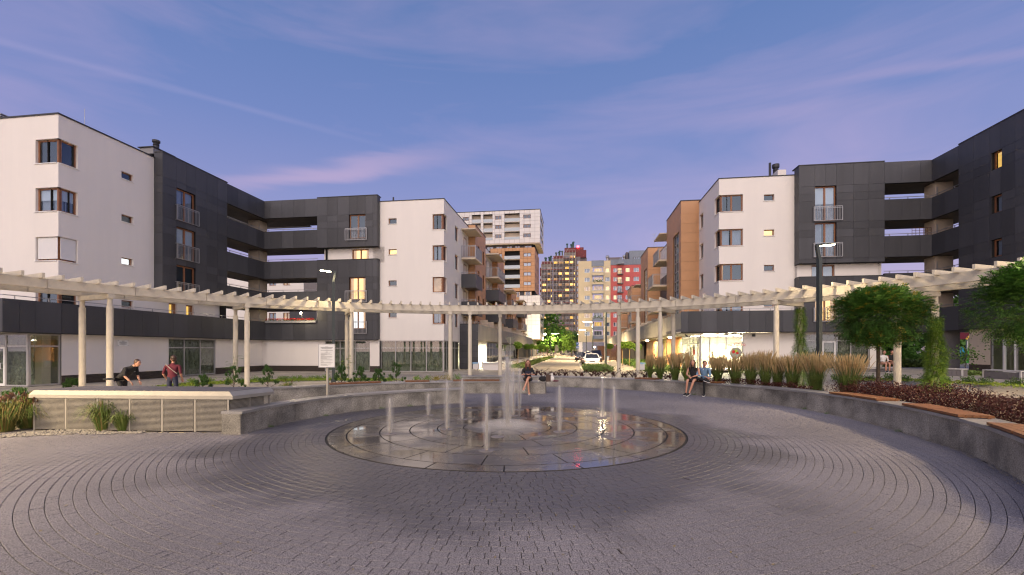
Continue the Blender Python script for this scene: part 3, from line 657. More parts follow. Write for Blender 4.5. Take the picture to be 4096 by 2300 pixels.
# ---------------------------------------------------------------- LEFT building
def left_building():
    B = thing('apartment_building', 'L-shaped white and charcoal apartment block with open galleries, on the left of the square', 'building', gw(-26.5, 20, 0))
    aW, aD, bS = -26.6, -26.0, 20.2                                  # white wall plane, charcoal plane
    bd0, bd1, bF = 25.65, 31.1, 35.2                                 # along the wing: charcoal start, gallery start, front of the rear wing
    aC = -10.5                                                       # street corner of the rear wing
    # white corner block
    hS = [(aB(142,bS), aW, z0, z1) for z0, z1 in ROWS]
    hE = [(bS, bA(311,aW), z0, z1) for z0, z1 in ROWS]
    sm = [(bA(486,aW), bA(533,aW), z0, z0+.42) for z0 in (11.98, 9.43, 6.88, 4.33)]
    wall(B, 'wall', M['render'], 'S', bS, -40, aW, 4.17, 14.05, hS)
    low = [(bA(676,aW), bA(709,aW), 2.75, 4.9), (bA(745,aW), bA(776,aW), 2.75, 4.9)]
    wall(B, 'wall', M['render'], 'E', aW, bS, bd0-.02, 4.17, 14.05, hE+sm)
    wall(B, 'wall', M['render'], 'E', aW-.01, bd0-.02, bA(883,aW), 2.7, 5.2, low)
    ins = ['room','half','roller','room']
    for i, h in enumerate(hS): window(B, 'S', bS, h[0], h[1]-.12, h[2], h[3], muls=(), inside=ins[i], sill=True)
    for i, h in enumerate(hE):
        window(B, 'E', aW, h[0]+.12, h[1], h[2], h[3], muls=(), inside=ins[i], sill=True)
        gcub('corner_post', M['wood_frame'], B, aW-.24, aW-.12, bS+.12, bS+.24, h[2], h[3])
    for i, h in enumerate(sm): window(B, 'E', aW, *h[:4], muls=(), inside=('room','room','lit_white','room')[i], w=.05)
    for h in low: window(B, 'E', aW-.01, *h[:4], muls=(.7,), inside='lit_yellow', sill=False)
    gcub('roof', M['trim'], B, -40, aW-.0+.05, bS-.05, bd0-.03, 14.05, 14.12)
    gcub('dark_core', M['room'], B, -40, aW-1.3, bS+1.2, bd0, 3.0, 13.9)  # near-black core block; its colour stands for the unlit interior behind the windows
    vb = MB(); vb.box(gw(aB(-10,bS+2.3), bS+2.3, 14.7), (2.6, 1.4, 1.3), -TH)
    vb.build('roof_ventilator', M['slate'], B)
    lv = MB()
    for k in range(7): lv.box(gw(aB(-10,bS+2.3), bS+2.3, 14.6+k*.12), (2.66, 1.46, .035), -TH)
    lv.build('louvre', M['alu'], B)
    # charcoal block of the wing
    js = [bA(p, aD) for p in (650.5,706.5,745,783,828,870,908.9)]
    wd = [(bA(706.5,aD), bA(783,aD), z, z+2.12) for z in (10.38, 7.83, 5.30)]
    panels(B, 'E', aD, js, [z for z in PZ if z > 5.1], wd)
    panels(B, 'S', bd0, [aW-.02, aD], [z for z in PZ if z > 5.1])
    gcub('wall', M['joint'], B, aW-.4, aD-.04, bd0+.04, bd1-.04, 5.2, 5.23)
    for i, h in enumerate(wd):
        window(B, 'E', aD, *h, muls=(.5,), inside=('curtain','half','room')[i], rec=.16, sill=False)
        railing(B, 'E', aD, h[0]-.08, h[1]+.16, h[2]-.02, h[2]+1.0)
    gcub('roof', M['trim'], B, aD-.6, aD+.03, bd0-.03, bd1, 14.40, 14.46)
    gcub('roof', M['trim'], B, aW-8, aD-.6, bd0, bF+8, 14.30, 14.36)
    # chimney behind the wing
    gcub('chimney', M['granite_cap'], B, aW-1.5, aW-.5, bd0+.4, bd0+1.9, 14.1, 14.95)
    gcub('chimney_cap', M['trim'], B, aW-1.58, aW-.42, bd0+.32, bd0+1.98, 14.95, 15.0)
    cm = MB(); cm._lathe(gw(aW-.9, bd0+1.0, 15.0), [(.17,0),(.17,.3),(.15,.3),(.19,.36),(.15,.42),(.19,.5),(.23,.55),(.23,.66),(.2,.68)], 14, 0); cm.build('chimney_pot', M['trim'], B)
    am = MB(); am.tube([gw(aW-1.2, bd0-3.2, 14.1), gw(aW-1.2, bd0-3.2, 15.6)], .012, 5); am.build('antenna', M['alu'], B)
    # galleries round the inner corner
    aG = aB(1268, bF); aU = aD
    jl = [bA(p, aD) for p in (908.9, 952, 992, 1026)]+[bF]; jb = [aU]+[aB(p, bF) for p in (1081,1126.5,1173,1220)]+[aG]
    for k, (z0, z1) in enumerate(BANDS[:4]):
        for face, pl, cuts in (('E', aD, jl), ('S', bF, jb)):
            panels(B, face, pl, cuts, [z0, z1], back=False)
        gcub('parapet', M['joint'], B, aD-.20, aD-.032, bd1, bF+.0, z0, z1-.01)
        gcub('parapet', M['joint'], B, aU-.2, aG, bF+.032, bF+.20, z0, z1-.01)
        gcub('gallery_slab', M['soffit'], B, aD-2.6, aD-.2, bd1, bF+2.6, z0, z0+.22)
        gcub('gallery_slab', M['soffit'], B, aD-.2, aG+(.8 if k in (1,2) else 0), bF+.2, bF+2.6, z0, z0+.22)
        if k: handrail(B, [gw(aD-.1, bd1, z1), gw(aD-.1, bF+.1, z1), gw(aG, bF+.1, z1)], h=.15)
        gcub('gallery_pillar', M['cream'], B, aU-1.75, aU-.75, bF+.35, bF+1.4, (BANDS[k+1][0]+.2), z0)
        gcub('pillar_rail', M['alu'], B, aU-.72, aU-.68, bF+.3, bF+.34, BANDS[k+1][1]-.1, BANDS[k+1][1]+.75)
        gcub('gallery_wall', M['joint'], B, aD-2.6, aD-.1, bd1-.06, bd1-.01, BANDS[k+1][0], z0)
        gcub('gallery_wall', M['joint'], B, aG+(.6 if k in (1,) else 0)+.01, aG+(.6 if k in (1,) else 0)+.06, bF+.25, bF+2.6, BANDS[k+1][0], z0)
    gcub('gallery_floor', M['soffit'], B, aD-2.6, aD-.2, 24, bF+2.6, 2.62, 2.8); gcub('gallery_floor', M['soffit'], B, aD-.2, aG, bF+.2, bF+2.6, 2.62, 2.8)
    # fascia over the ground floor
    aFz = -25.9; bC0 = 17.4
    js = [bC0]+[bA(p, aFz) for p in (79,144,246,338,440,498,570,635,695,751.5,805,852.7,898,952,1010)]+[bF]
    panels(B, 'E', aFz, js, [2.62, 4.17], back=False); gcub('parapet', M['joint'], B, aFz-.25, aFz-.032, bC0+.035, bF, 2.6, 4.165)
    panels(B, 'S', bC0, [-40,-38,-36,-34,-32,-30,-28,aFz-.002], [2.62, 4.17], back=False); gcub('parapet', M['joint'], B, -40, aFz-.25, bC0+.035, bC0+.25, 2.6, 4.165)
    gcub('soffit', M['render'], B, -40, aFz-.26, bC0+.25, 19.6, 2.62, 2.7); gcub('soffit', M['render'], B, -26.9, aFz-.26, 19.6, bF, 2.62, 2.7)
    handrail(B, [gw(-34, bC0+.1, 4.17), gw(aFz-.1, bC0+.1, 4.17), gw(aFz-.1, bF, 4.17)], h=.17)
    panels(B, 'S', bF, jb, [2.62, 4.17], back=False); gcub('parapet', M['joint'], B, aU-.2, aG, bF+.032, bF+.2, 2.6, 4.165)
    handrail(B, [gw(aFz, bF+.1, 4.17), gw(aG, bF+.1, 4.17)], h=.15)
    # ground floor of the wing
    aGr = -26.4; bSh = 18.73
    b1 = bA(245.5, aGr); w0, w1 = bA(674.6,aGr), bA(863.4,aGr); bGr = 35.5
    storefront(B, 'E', aGr, bSh+.02, b1, 0, 2.60, [], 1.98, w=.075, inside=None)
    room(B, -30.6, aGr-.2, bSh+.2, b1+1.5, .02, 2.6, ('a0','b1')); gcub('inner_pillar', M['cream'], B, -27.2, -26.8, 19.6, 20.0, .02, 2.6)
    storefront(B, 'S', bSh, -30.6, aGr-.02, 0, 2.60, [aB(18,bSh), aB(-120,bSh)], 1.98, w=.075, door=1, inside=None)
    wall(B, 'wall', M['render'], 'E', aGr, b1, bGr, .46, 2.65, [(w0, w1, .0, 2.55)], reveal=.1)
    storefront(B, 'E', aGr, w0, w1, .02, 2.55, [bA(741,aGr), bA(805,aGr)], 1.95, rec=.06)
    bc = [0]
    brick_base(B, 'E', aGr, b1+.02, w0, 0, cnt=bc); brick_base(B, 'E', aGr, w1, bGr, 0, cnt=bc)
    # ground floor of the rear wing
    a0, a1, a2 = aB(1299,bGr), aB(1480,bGr), aB(1518,bGr)
    wall(B, 'wall', M['render'], 'S', bGr, aGr, a2, .46, 2.65, [(a0, a1, 0, 2.55)], reveal=.1)
    brick_base(B, 'S', bGr, aGr, a0, 0, cnt=bc); brick_base(B, 'S', bGr, a1, a2, 0, cnt=bc)
    storefront(B, 'S', bGr, a0, a1, .02, 2.55, [aB(1359,bGr), aB(1419,bGr)], 1.93, rec=.06)
    bWh = 35.7
    storefront(B, 'S', bWh, a2, aC, .0, 2.55, [aB(1581,bWh), aB(1642.5,bWh), aB(1705,bWh)], 1.95, rec=.04, inside=None, film=True)
    room(B, a2, aC-.2, bWh+.2, 41, .02, 2.55, ('a0','b1'))
    storefront(B, 'E', aC, bWh+.03, 41.0, .0, 2.55, [bA(1790,aC), bA(1806,aC), bA(1822,aC)], 1.95, rec=.04, film=False, inside=None)
    # charcoal blocks of the rear wing
    aD0, aD1 = aG, aB(1509, bF)
    js = [aD0]+[aB(p, bF) for p in (1309,1351,1396,1428.5,1461.5,1491)]+[aD1]
    wx = (aB(1396,bF), aB(1461.5,bF))
    up = [(wx[0], wx[1], 10.95, 12.9)]
    panels(B, 'S', bF, js, [14.40,12.90,12.38,11.84,10.26], up)
    lowh = [(wx[0], wx[1], 5.90, 7.75), (wx[0], wx[1], 3.50, 5.15)]
    panels(B, 'S', bF, js, [9.19,7.78,7.27,6.73,5.22,4.70,4.17,2.63], lowh)
    for z0, z1 in ((10.26,14.40),(2.63,9.19)):
        panels(B, 'E', aD1, [bF, bF+.55], [z for z in PZ if z0-.01 < z < z1+.01]+[z0, z1])
        gcub('roof', M['trim'], B, aD0, aD1+.03, bF-.03, bF+.7, z1, z1+.05)
    gcub('soffit', M['joint'], B, aD0, aD1, bF+.01, bF+.6, 10.24, 10.258); gcub('soffit', M['trim'], B, aD0, aD1, bF+.01, bF+.4, 2.6, 2.628)
    aR0 = aB(1284, bF); rw = [(aB(1408,bF+.5), aB(1475,bF+.5), 9.05, 10.15)]
    wall(B, 'wall', M['render'], 'S', bF+.5, aR0, aD1+.4, 9.0, 10.3, rw)
    window(B, 'S', bF+.5, *rw[0], muls=(.5,), inside='lit_warm', sill=False)
    window(B, 'S', bF, *up[0], muls=(.52,), inside='room', rec=.16, sill=False)
    railing(B, 'S', bF, aB(1383.5,bF), aB(1468,bF), 10.78, 11.75)
    window(B, 'S', bF, *lowh[0], muls=(.5,), inside='lit_warm', rec=.16, sill=False); railing(B, 'S', bF, aB(1383.5,bF), aB(1468,bF), 5.68, 6.65)
    window(B, 'S', bF, *lowh[1], muls=(.5,), inside='lit_white', rec=.16, sill=False); railing(B, 'S', bF, aB(1383.5,bF), aB(1468,bF), 3.12, 4.15)
    # white block at the street corner
    aw0 = aB(1520.7, bWh)
    hS = [(aB(1730,bWh), aC, z0, z1) for z0, z1 in ROWS]; hE = [(bWh, bA(1788,aC), z0, z1) for z0, z1 in ROWS]
    sm = [(aB(1554,bWh), aB(1586.5,bWh), z0, z0+.45) for z0 in (12.15,9.62,7.05,4.45)]
    nw = [(bA(1820,aC), bA(1834,aC), z0-.1, z1) for z0, z1 in ROWS]
    wall(B, 'wall', M['render'], 'S', bWh, aw0-.6, aC, 2.55, 14.0, hS+sm); wall(B, 'wall', M['render'], 'E', aC, bWh, 44.2, 2.55, 14.0, hE+nw)
    for i, h in enumerate(hS): window(B, 'S', bWh, h[0], h[1]-.12, *h[2:], muls=(), inside=('room','curtain','lit_dim','curtain')[i])
    for i, h in enumerate(hE):
        window(B, 'E', aC, h[0]+.12, *h[1:], muls=(.45,), inside=('curtain','half','lit_dim','lit_dim')[i]); gcub('corner_post', M['wood_frame'], B, aC-.24, aC-.12, bWh+.12, bWh+.24, h[2], h[3])
    for i, h in enumerate(sm): window(B, 'S', bWh, *h, muls=(), inside=('room','lit_warm','room','room')[i], w=.05)
    for h in nw: window(B, 'E', aC, *h, muls=(), inside='curtain')
    gcub('roof', M['trim'], B, aw0, aC+.04, bWh-.04, 44.2, 14.0, 14.06)
    cm = MB(); cm._lathe(gw(aB(1570,bF+2), bF+3, 14.0), [(.14,0),(.14,.55),(.18,.6),(.18,.8)], 12, 0); cm._lathe(gw(aB(1555,bF+2), bF+3, 14.0), [(.07,0),(.07,1.2)], 10, 0); cm.build('chimney_pot', M['trim'], B)
    # solid cores that close the rooms off
    gcub('inner_wall', M['room'], B, -36, aD-.75, bd0+.3, bd1-.1, 5.3, 14.2)
    gcub('inner_wall', M['room'], B, aG+.7, aC-.9, bF+1.2, 42, 2.7, 13.8)
    # terrace items behind the fascia
    fb = MB()
    for k in range(260):
        u = R.random(); p = gw(aB(1066,bF)+(aB(1262,bF)-aB(1066,bF))*u, bF-.06+R.uniform(-.09,.09), 4.30+R.uniform(-.03,.13))
        fb.blob(p, R.uniform(.018,.035), 5, 3)
    tag(fb.build('red_flowers', M['red_flower'], None), 'red geranium flowers in the planter box on the charcoal parapet', 'flowers', kind='stuff')
    gb = MB()
    for k in range(900):
        u = R.random(); p = gw(aB(1062,bF)+(aB(1268,bF)-aB(1062,bF))*u, bF-.05+R.uniform(-.12,.12), 4.2+R.uniform(-.05,.15)); leaf(gb, p, R.uniform(.04,.07))
    tag(gb.build('flower_leaves', M['leaf_mid'], None), 'green geranium leaves hanging over the charcoal parapet', 'leaves', kind='stuff')
    gcub('planter_box', M['alu'], B, aB(1064,bF), aB(1266,bF), bF-.16, bF-.02, 4.05, 4.22)
    # plaque and small fittings
    p0, p1 = bA(468.8,aGr), bA(512.4,aGr)
    pq = thing('wall_plaque', 'white engraved notice plaque fixed to the white shop wall', 'plaque', gw(aGr+.02, (p0+p1)/2, 2.1))
    fcub('plate', M['white_paint'], pq, 'E', aGr, p0, p1, -.03, -.012, 2.02, 2.36)
    tb = MB()
    for k, w_ in enumerate((.3,.22,.7,.8,.82,.5,.7,.3)): 
        c = (p0+p1)/2; fbox(tb, 'E', aGr, c-(p1-p0)*w_*.45, c+(p1-p0)*w_*.45, -.034, -.031, 2.32-k*.035, 2.332-k*.035)
    tb.build('text_lines', M['ink'], pq)
    bt = MB()
    for s in (p0+.03, p1-.03):
        for z in (2.05, 2.33): fbox(bt, 'E', aGr, s-.012, s+.012, -.04, -.031, z-.012, z+.012)
    bt.build('bolts', M['trim'], pq)
    return B
# ---------------------------------------------------------------- RIGHT building
def right_building():
    dz = .45
    B = thing('apartment_building', 'charcoal and white apartment block with open corner galleries, on the right of the square', 'building', gw(18, 35, dz))
    bW, bD, bF = 35.5, 34.8, 34.8
    aC, aD0, aG, aU, bG2 = aB(2876,bW), aB(3196,bD), aB(3539,bD), 24.2, None
    bA1 = bA(3834, aU)
    rows = [(z0+dz, z1+dz) for z0, z1 in ROWS]
    # white block
    hS = [(aC, aB(2972,bW), *r) for r in rows]; hW = [(bW, bA(2858,aC), *r) for r in rows]
    sm = [(aB(3055.8,bW), aB(3097,bW), z0+dz, z0+dz+.45) for z0 in (12.25,9.68,7.10,4.5)]
    nw = [(bA(2813,aC), bA(2799,aC), *r) for r in rows]
    wall(B, 'wall', M['render'], 'S', bW, aC, aD0+.2, 4.3, 14.0+dz, hS+sm); wall(B, 'wall', M['render'], 'W', aC, bW, 41.0, 4.3, 14.0+dz, hW+nw)
    wall(B, 'wall', M['render'], 'S', bW-.02, aD0+.21, aG+.2, 2.9, 14.0)
    for i, h in enumerate(hS): window(B, 'S', bW, h[0]+.12, *h[1:], muls=(.5,), inside=('room','curtain','room','curtain')[i])
    for i, h in enumerate(hW):
        window(B, 'W', aC, h[0]+.12, *h[1:], muls=(), inside=('curtain','room','lit_dim','curtain')[i]); gcub('corner_post', M['wood_frame'], B, aC+.12, aC+.24, bW+.12, bW+.24, h[2], h[3])
    for i, h in enumerate(sm): window(B, 'S', bW, *h, muls=(), inside=('room','lit_warm','room','room')[i], w=.05)
    for h in nw: window(B, 'W', aC, *h, muls=(), inside='curtain')
    gcub('roof', M['trim'], B, aC-.04, aD0, bW-.04, 41, 14.0+dz, 14.06+dz)
    pz = zadd(PZ, dz)
    # charcoal block
    cs = [aD0]+[aB(p,bD) for p in (3260,3303,3346,3415,3476)]+[aG]; wx = (aB(3260,bD), aB(3346,bD))
    zu = 7.87+.05; zl = 6.95
    wu = [(*wx, 10.95+dz-.5, 12.9+dz), (*wx, 8.4+dz-.5, 10.33+dz)]; wl = [(*wx, 3.35+dz, 5.25+dz)]
    panels(B, 'S', bD, cs, [z for z in pz if z > zu+.3]+[zu], wu); panels(B, 'S', bD, cs, [z for z in pz if z < zl-.2]+[zl], wl)
    for z0, z1 in ((zu, pz[0]), (2.63+dz, zl)): panels(B, 'W', aD0, [bD, bW], [z for z in pz if z0-.01 < z < z1+.01]+[z0, z1])
    gcub('roof', M['trim'], B, aD0-.03, aG, bD-.03, bD+1, pz[0], pz[0]+.06); gcub('roof', M['trim'], B, aD0, aG, bD-.02, bD+.6, zl, zl+.04)
    gcub('soffit', M['joint'], B, aD0, aG, bD+.02, bW, zu-.02, zu-.002); gcub('soffit', M['trim'], B, aD0, aG, bD+.01, bD+.5, 2.6+dz, 2.628+dz)
    rw = (aB(3239.5,bW-.02), aB(3331.6,bW-.02), 7.0, 7.85)
    wall(B, 'wall', M['render'], 'S', bW-.25, aD0+.05, aB(3512,bW-.25), 6.9, 7.95, [rw]); window(B, 'S', bW-.25, *rw, muls=(.5,), inside='lit_warm', sill=False)
    for i, h in enumerate(wu): window(B, 'S', bD, *h, muls=(.5,), inside=('half','curtain')[i], rec=.16, sill=False); railing(B, 'S', bD, aB(3252.6,bD), aB(3366,bD), h[2]-.02, h[2]+.98)
    window(B, 'S', bD, *wl[0], muls=(.5,), inside='lit_warm', rec=.16, sill=False); railing(B, 'S', bD, aB(3252.6,bD), aB(3366,bD), wl[0][2]-.02, wl[0][2]+.96)
    cm = MB(); cm._lathe(gw(aB(3163,bW), bW+2.5, 14.4), [(.2,0),(.2,1.3),(.17,1.3),(.22,1.4),(.17,1.5),(.26,1.6),(.26,1.85)], 14, 0); cm._lathe(gw(aB(3138,bW), bW+2.5, 14.3), [(.09,0),(.09,2.1)], 10, 0); cm.build('chimney_pot', M['trim'], B)
    gcub('chimney', M['render'], B, aB(3150,bW), aB(3185,bW), bW+1.6, bW+3.2, 14.2, 15.5)
    # galleries
    jb = [aG]+[aB(p,bF) for p in (3608,3682)]+[aU]; jw = [bA1, bA(3780,aU), bF]
    bands = [(z0+dz, z1+dz) for z0, z1 in BANDS]
    for k, (z0, z1) in enumerate(bands):
        panels(B, 'S', bF, jb, [z0, z1], back=False); panels(B, 'W', aU, jw, [z0, z1], back=False)
        gcub('parapet', M['joint'], B, aG, aU+.2, bF+.032, bF+.2, z0, z1-.01); gcub('parapet', M['joint'], B, aU+.032, aU+.2, bA1, bF, z0, z1-.01)
        gcub('gallery_slab', M['soffit'], B, aG-(.4 if k == 2 else 0), aU+.2, bF+.2, bF+2.6, z0, z0+.22); gcub('gallery_slab', M['soffit'], B, aU+.2, aU+2.6, bA1, bF+2.6, z0, z0+.22)
        if k: handrail(B, [gw(aG, bF+.1, z1), gw(aU+.1, bF+.1, z1), gw(aU+.1, bA1, z1)], h=.15)
        if k < 4:
            zb = bands[k+1][0]+.2
            gcub('gallery_pillar', M['cream'], B, aU+.35, aU+1.45, bF+.2, bF+1.2, zb, z0); gcub('pillar_rail', M['alu'], B, aU+.40, aU+.46, bF+.12, bF+.18, bands[k+1][1]-.1, bands[k+1][1]+.75)
            gcub('gallery_wall', M['joint'], B, aG-.06-(.5 if k == 2 else 0), aG-.01-(.5 if k == 2 else 0), bF+.72, bF+2.6, zb-.2, z0); gcub('gallery_wall', M['joint'], B, aU+.1, aU+2.6, bA1-.06, bA1-.01, zb-.2, z0)
    tr = MB()
    for i in range(6): x = aB(3652,bF+.4)+i*.24; tr.gbox(x, x+.02, bF+.5, bF+.52, 9.5, 10.3)
    for i in range(5): tr.gbox(aB(3652,bF+.4), aB(3652,bF+.4)+1.22, bF+.5, bF+.52, 9.6+i*.17, 9.62+i*.17)
    tr.build('trellis', M['wood'], B)
    # solid wing towards the camera
    ww = [(bA(4007,aU), bA(3965,aU), z, z+1.02) for z in (12.3, 9.75, 7.2)]
    cs = [bA1]+[bA(p,aU) for p in (3895,3957.5,4003,4060,4125,4200,4300,4420)]
    panels(B, 'W', aU, cs, pz, ww)
    for i, h in enumerate(ww): window(B, 'W', aU, *h, muls=(), inside=('lit_yellow','curtain','curtain')[i], rec=.17, sill=False)
    gcub('roof', M['trim'], B, aU-.03, aU+8, min(cs), bF, pz[0], pz[0]+.06) if False else gcub('roof', M['trim'], B, aU-.03, aU+1, min(cs), bA1, pz[0], pz[0]+.06)
    gcub('inner_wall', M['room'], B, aU+.8, aU+9, min(cs), bA1-.2, 4.7, 14.7)
    gcub('inner_wall', M['room'], B, aD0+.3, aG-.3, bD+1.5, 42, 8.1, 14.5); gcub('inner_wall', M['room'], B, aD0+.3, aG-1, bD+1.5, 42, 3.2, 8.0)
    gcub('inner_wall', M['room'], B, aC+1.2, aD0, bW+1.2, 40.5, 4.4, 14.2)
    # ground floor of the wing: shop window, white wall, passage, pillar
    g0 = .45
    p0, p1, p2 = bA(3962,aU+.3), bA(3876.6,aU+.3), bA(3776,aU+.3); bb = [0]
    wall(B, 'wall', M['cream'], 'W', aU+.3, p0, p1, g0+.44, 3.1); brick_base(B, 'W', aU+.3, p0, p1, g0, cnt=bb)
    gcub('inner_wall', M['cream'], B, aU+.35, aU+5, p1-.3, p1, g0, 3.08)
    storefront(B, 'W', aU+.3, min(cs), p0, g0, 3.05, [bA(4062,aU+.3), bA(4008,aU+.3)], g0+1.98, w=.07, rec=.05, door=1, film=False)
    gcub('pillar', M['granite_cap'], B, aU+.25, aU+1.25, p2, bF+.6, g0-.1, 3.06)
    gcub('soffit', M['trim'], B, aU+.2, aU+6, min(cs), bF+2.6, 3.06, 3.1)
    # fascia and ground floor of the front
    aF = aB(2724, bF); cs = [aF]+[aB(p,bF) for p in (2753,2805,2868,2932,2998,3063,3130)]+[aD0]
    panels(B, 'S', bF, cs, [2.63+dz, 4.17+dz], back=False); gcub('parapet', M['joint'], B, aF+.04, aD0, bF+.032, bF+.2, 2.6+dz, 4.16+dz)
    gcub('soffit', M['render'], B, aF+.01, aG, bF+.21, bF+1.6, 2.62+dz, 2.7+dz); gcub('terrace_floor', M['paver'], B, aF+.1, aC, bF+.2, 41, 2.72+dz, 2.9+dz)
    handrail(B, [gw(aF+.1, bF+.1, 4.62), gw(aD0, bF+.1, 4.62)], h=.16)
    bg = bF+.75; s0, s1, s2, s3 = aB(2798,bg), aB(2973,bg), aB(3207,bg), aB(3479,bg); zg = .3
    storefront(B, 'S', bg, s0, s1, zg, 2.95, [aB(2840,bg), aB(2906,bg)], 2.3, inside=None, w=.05, film=False)
    wall(B, 'wall', M['render'], 'S', bg, s1, s2, zg, 3.05)
    storefront(B, 'S', bg, s2, s3, zg, 3.0, [aB(3288,bg), aB(3345,bg), aB(3405,bg)], 2.45, door=1, w=.06)
    wall(B, 'wall', M['render'], 'S', bg, s3, aG+.3, zg, 3.05)
    gcub('inner_wall', M['cream'], B, aG, aG+.3, bg, 40, zg, 3.05)
    storefront(B, 'W', s0, bg+.02, 41.5, zg, 2.95, [bg+.8, bg+2.2, bg+3.4], 2.3, inside=None, w=.05)
    # lit shop inside
    rm = MB(); 
    rm.gbox(s0+.2, s1+2, 42, 42.1, zg, 3.0); rm.gbox(s1+2, s1+2.1, bg+.2, 42, zg, 3.0); rm.gbox(s0+.05, s1+2, bg+.15, 42, zg-.05, zg)
    rm.gbox(s1, s1+2, bg+.12, bg+.2, zg, 3.0)
    rm.build('shop_room', M['shopwhite'], B)
    for i in range(4):
        for j in range(3): gcub('ceiling_light', M['tube'], B, s0+.5+i*1.2, s0+1.3+i*1.2, bg+.7+j*1.9, bg+.95+j*1.9, 2.93, 2.96)
    area(gw(s0+2.5, bg+2.5, 2.85), 1200, (1,.86,.62), 1.5)
    sh = MB()
    for i in range(5): sh.gbox(s0+1+i*.9, s0+1.7+i*.9, bg+3.2, bg+3.7, zg, zg+1.2+.15*(i%3))
    sh.gbox(s0+.9, s0+5, 41.5, 41.9, zg, 2.0); sh.build('shelf', M['cream'], B)
    fx = thing('window_decal', 'round fruit picture with red numbers stuck on the lit shop window', 'decal', gw(aB(2945,bg), bg, 1.6))
    dk = MB(); cx = aB(2943, bg); zc = 1.55
    dk.add([gw(cx+.42*math.cos(k*.2618), bg+.01, zc+.42*math.sin(k*.2618)) for k in range(24)], [tuple(range(24))]); dk.build('disc', M['shopgrey'], fx)
    for nm, mt, ox, oz, r in (('fruit', 'red_flower', -.15, .10, .12), ('fruit', 'lime', .02, .16, .12), ('fruit', 'red_flower', .12, .02, .1)):
        q = MB(); q.add([gw(cx+ox+r*math.cos(k*.5236), bg+.004, zc+oz+r*math.sin(k*.5236)) for k in range(12)], [tuple(range(12))]); q.build(nm, M[mt], fx)
    tx = bpy.data.curves.new('numbers', 'FONT'); tx.body = 'tel. 737 742'; tx.size = .26; tx.extrude = .002; tx.materials.append(M['red_flower'])
    to = bpy.data.objects.new('tmp', tx); C.objects.link(to); tme = bpy.data.meshes.new_from_object(to.evaluated_get(bpy.context.evaluated_depsgraph_get())); bpy.data.objects.remove(to)
    if not tme.materials: tme.materials.append(M['red_flower'])
    link(bpy.data.objects.new('numbers', tme), fx, Matrix.Translation(gw(aB(2911,bg), bg-.01, 2.08)) @ Matrix.Rotation(-TH, 4, 'Z') @ Matrix.Rotation(rad(90), 4, 'X'))
    sg = thing('door_sign', 'red and black oval sign on the glass of the lit shop side', 'sign', gw(s0-.02, bg+.3, 2))
    q = MB(); q.add([gw(s0-.02, bg+1.5+.28*math.cos(k*.2618), 1.75+.42*math.sin(k*.2618)) for k in range(24)], [tuple(range(24))]); q.build('panel', M['trim'], sg)
    q = MB(); q.add([gw(s0-.024, bg+1.5+.25*math.cos(k*.2618), 1.60+.25*math.sin(k*.2618)) for k in range(24)], [tuple(range(24))]); q.build('emblem', M['red_flower'], sg)
    vt = MB(); 
    for k in range(6): vt.gbox(aB(3212,bg), aB(3244,bg), bg-.03, bg-.005, 2.62+k*.05, 2.645+k*.05)
    vt.build('vent_grille', M['alu'], B)
    gcub('wall_lamp', M['trim'], B, aB(3008,bg), aB(3019,bg), bg-.14, bg, 2.78, 2.95)
    return B
# ================================================================ street rows and towers
def balcony(par, a0, a1, b0, b1, z, kind, side):
    """z = floor level; a0 wall side, a1 street side. side +1: wall to the left of the street"""
    zb = z-.16; lo, hi = min(a0, a1), max(a0, a1)
    gcub('balcony_slab', M['cream'] if kind == 'rail' else M['panel'], par, lo, hi, b0, b1, zb, z)
    if kind == 'rail':
        mb = MB(); t = .02
        for (p, q) in ((gw(a0,b0+.03,z), gw(a1,b0+.03,z)), (gw(a1-math.copysign(.03,a1-a0),b0,z), gw(a1-math.copysign(.03,a1-a0),b1,z))):
            mb.bar(p+Vector((0,0,1.1)), q+Vector((0,0,1.1)), .04, .04); mb.bar(p+Vector((0,0,1.0)), q+Vector((0,0,1.0)), .02, .02); mb.bar(p+Vector((0,0,.06)), q+Vector((0,0,.06)), .03, .03)
            n = max(3, int((q-p).length/.14))
            for i in range(n+1): c = p.lerp(q, i/n); mb.box(c+Vector((0,0,.55)), (.014 if i % 5 else .04,.014 if i % 5 else .04,1.1), -TH)
        mb.build('balcony_railing', M['rail'], par)
        e = math.copysign(.012, a1-a0)
        gcub('balcony_screen', M['screen'], par, a1-e*6, a1-e*5, b0+.1, b1-.05, z+.1, z+.98)
    else:
        gcub('balcony_front', M['panel'], par, lo, hi, b0-.03, b0, zb-.12, z+1.0); 
        s = 1 if a1 > a0 else -1
        gcub('balcony_side', M['panel'], par, a1, a1+s*.03, b0-.03, b1, zb-.12, z+1.0)
        mb = MB()
        mb.bar(gw(a0,b0+.03,z+1.16), gw(a1,b0+.03,z+1.16), .035); mb.bar(gw(a1,b0,z+1.16), gw(a1,b1,z+1.16), .035)
        for k in range(4): mb.box(gw(a0+(a1-a0)*k/3, b0+.03, z+1.08), (.03,.03,.16))
        mb.build('handrail', M['rail'], par)
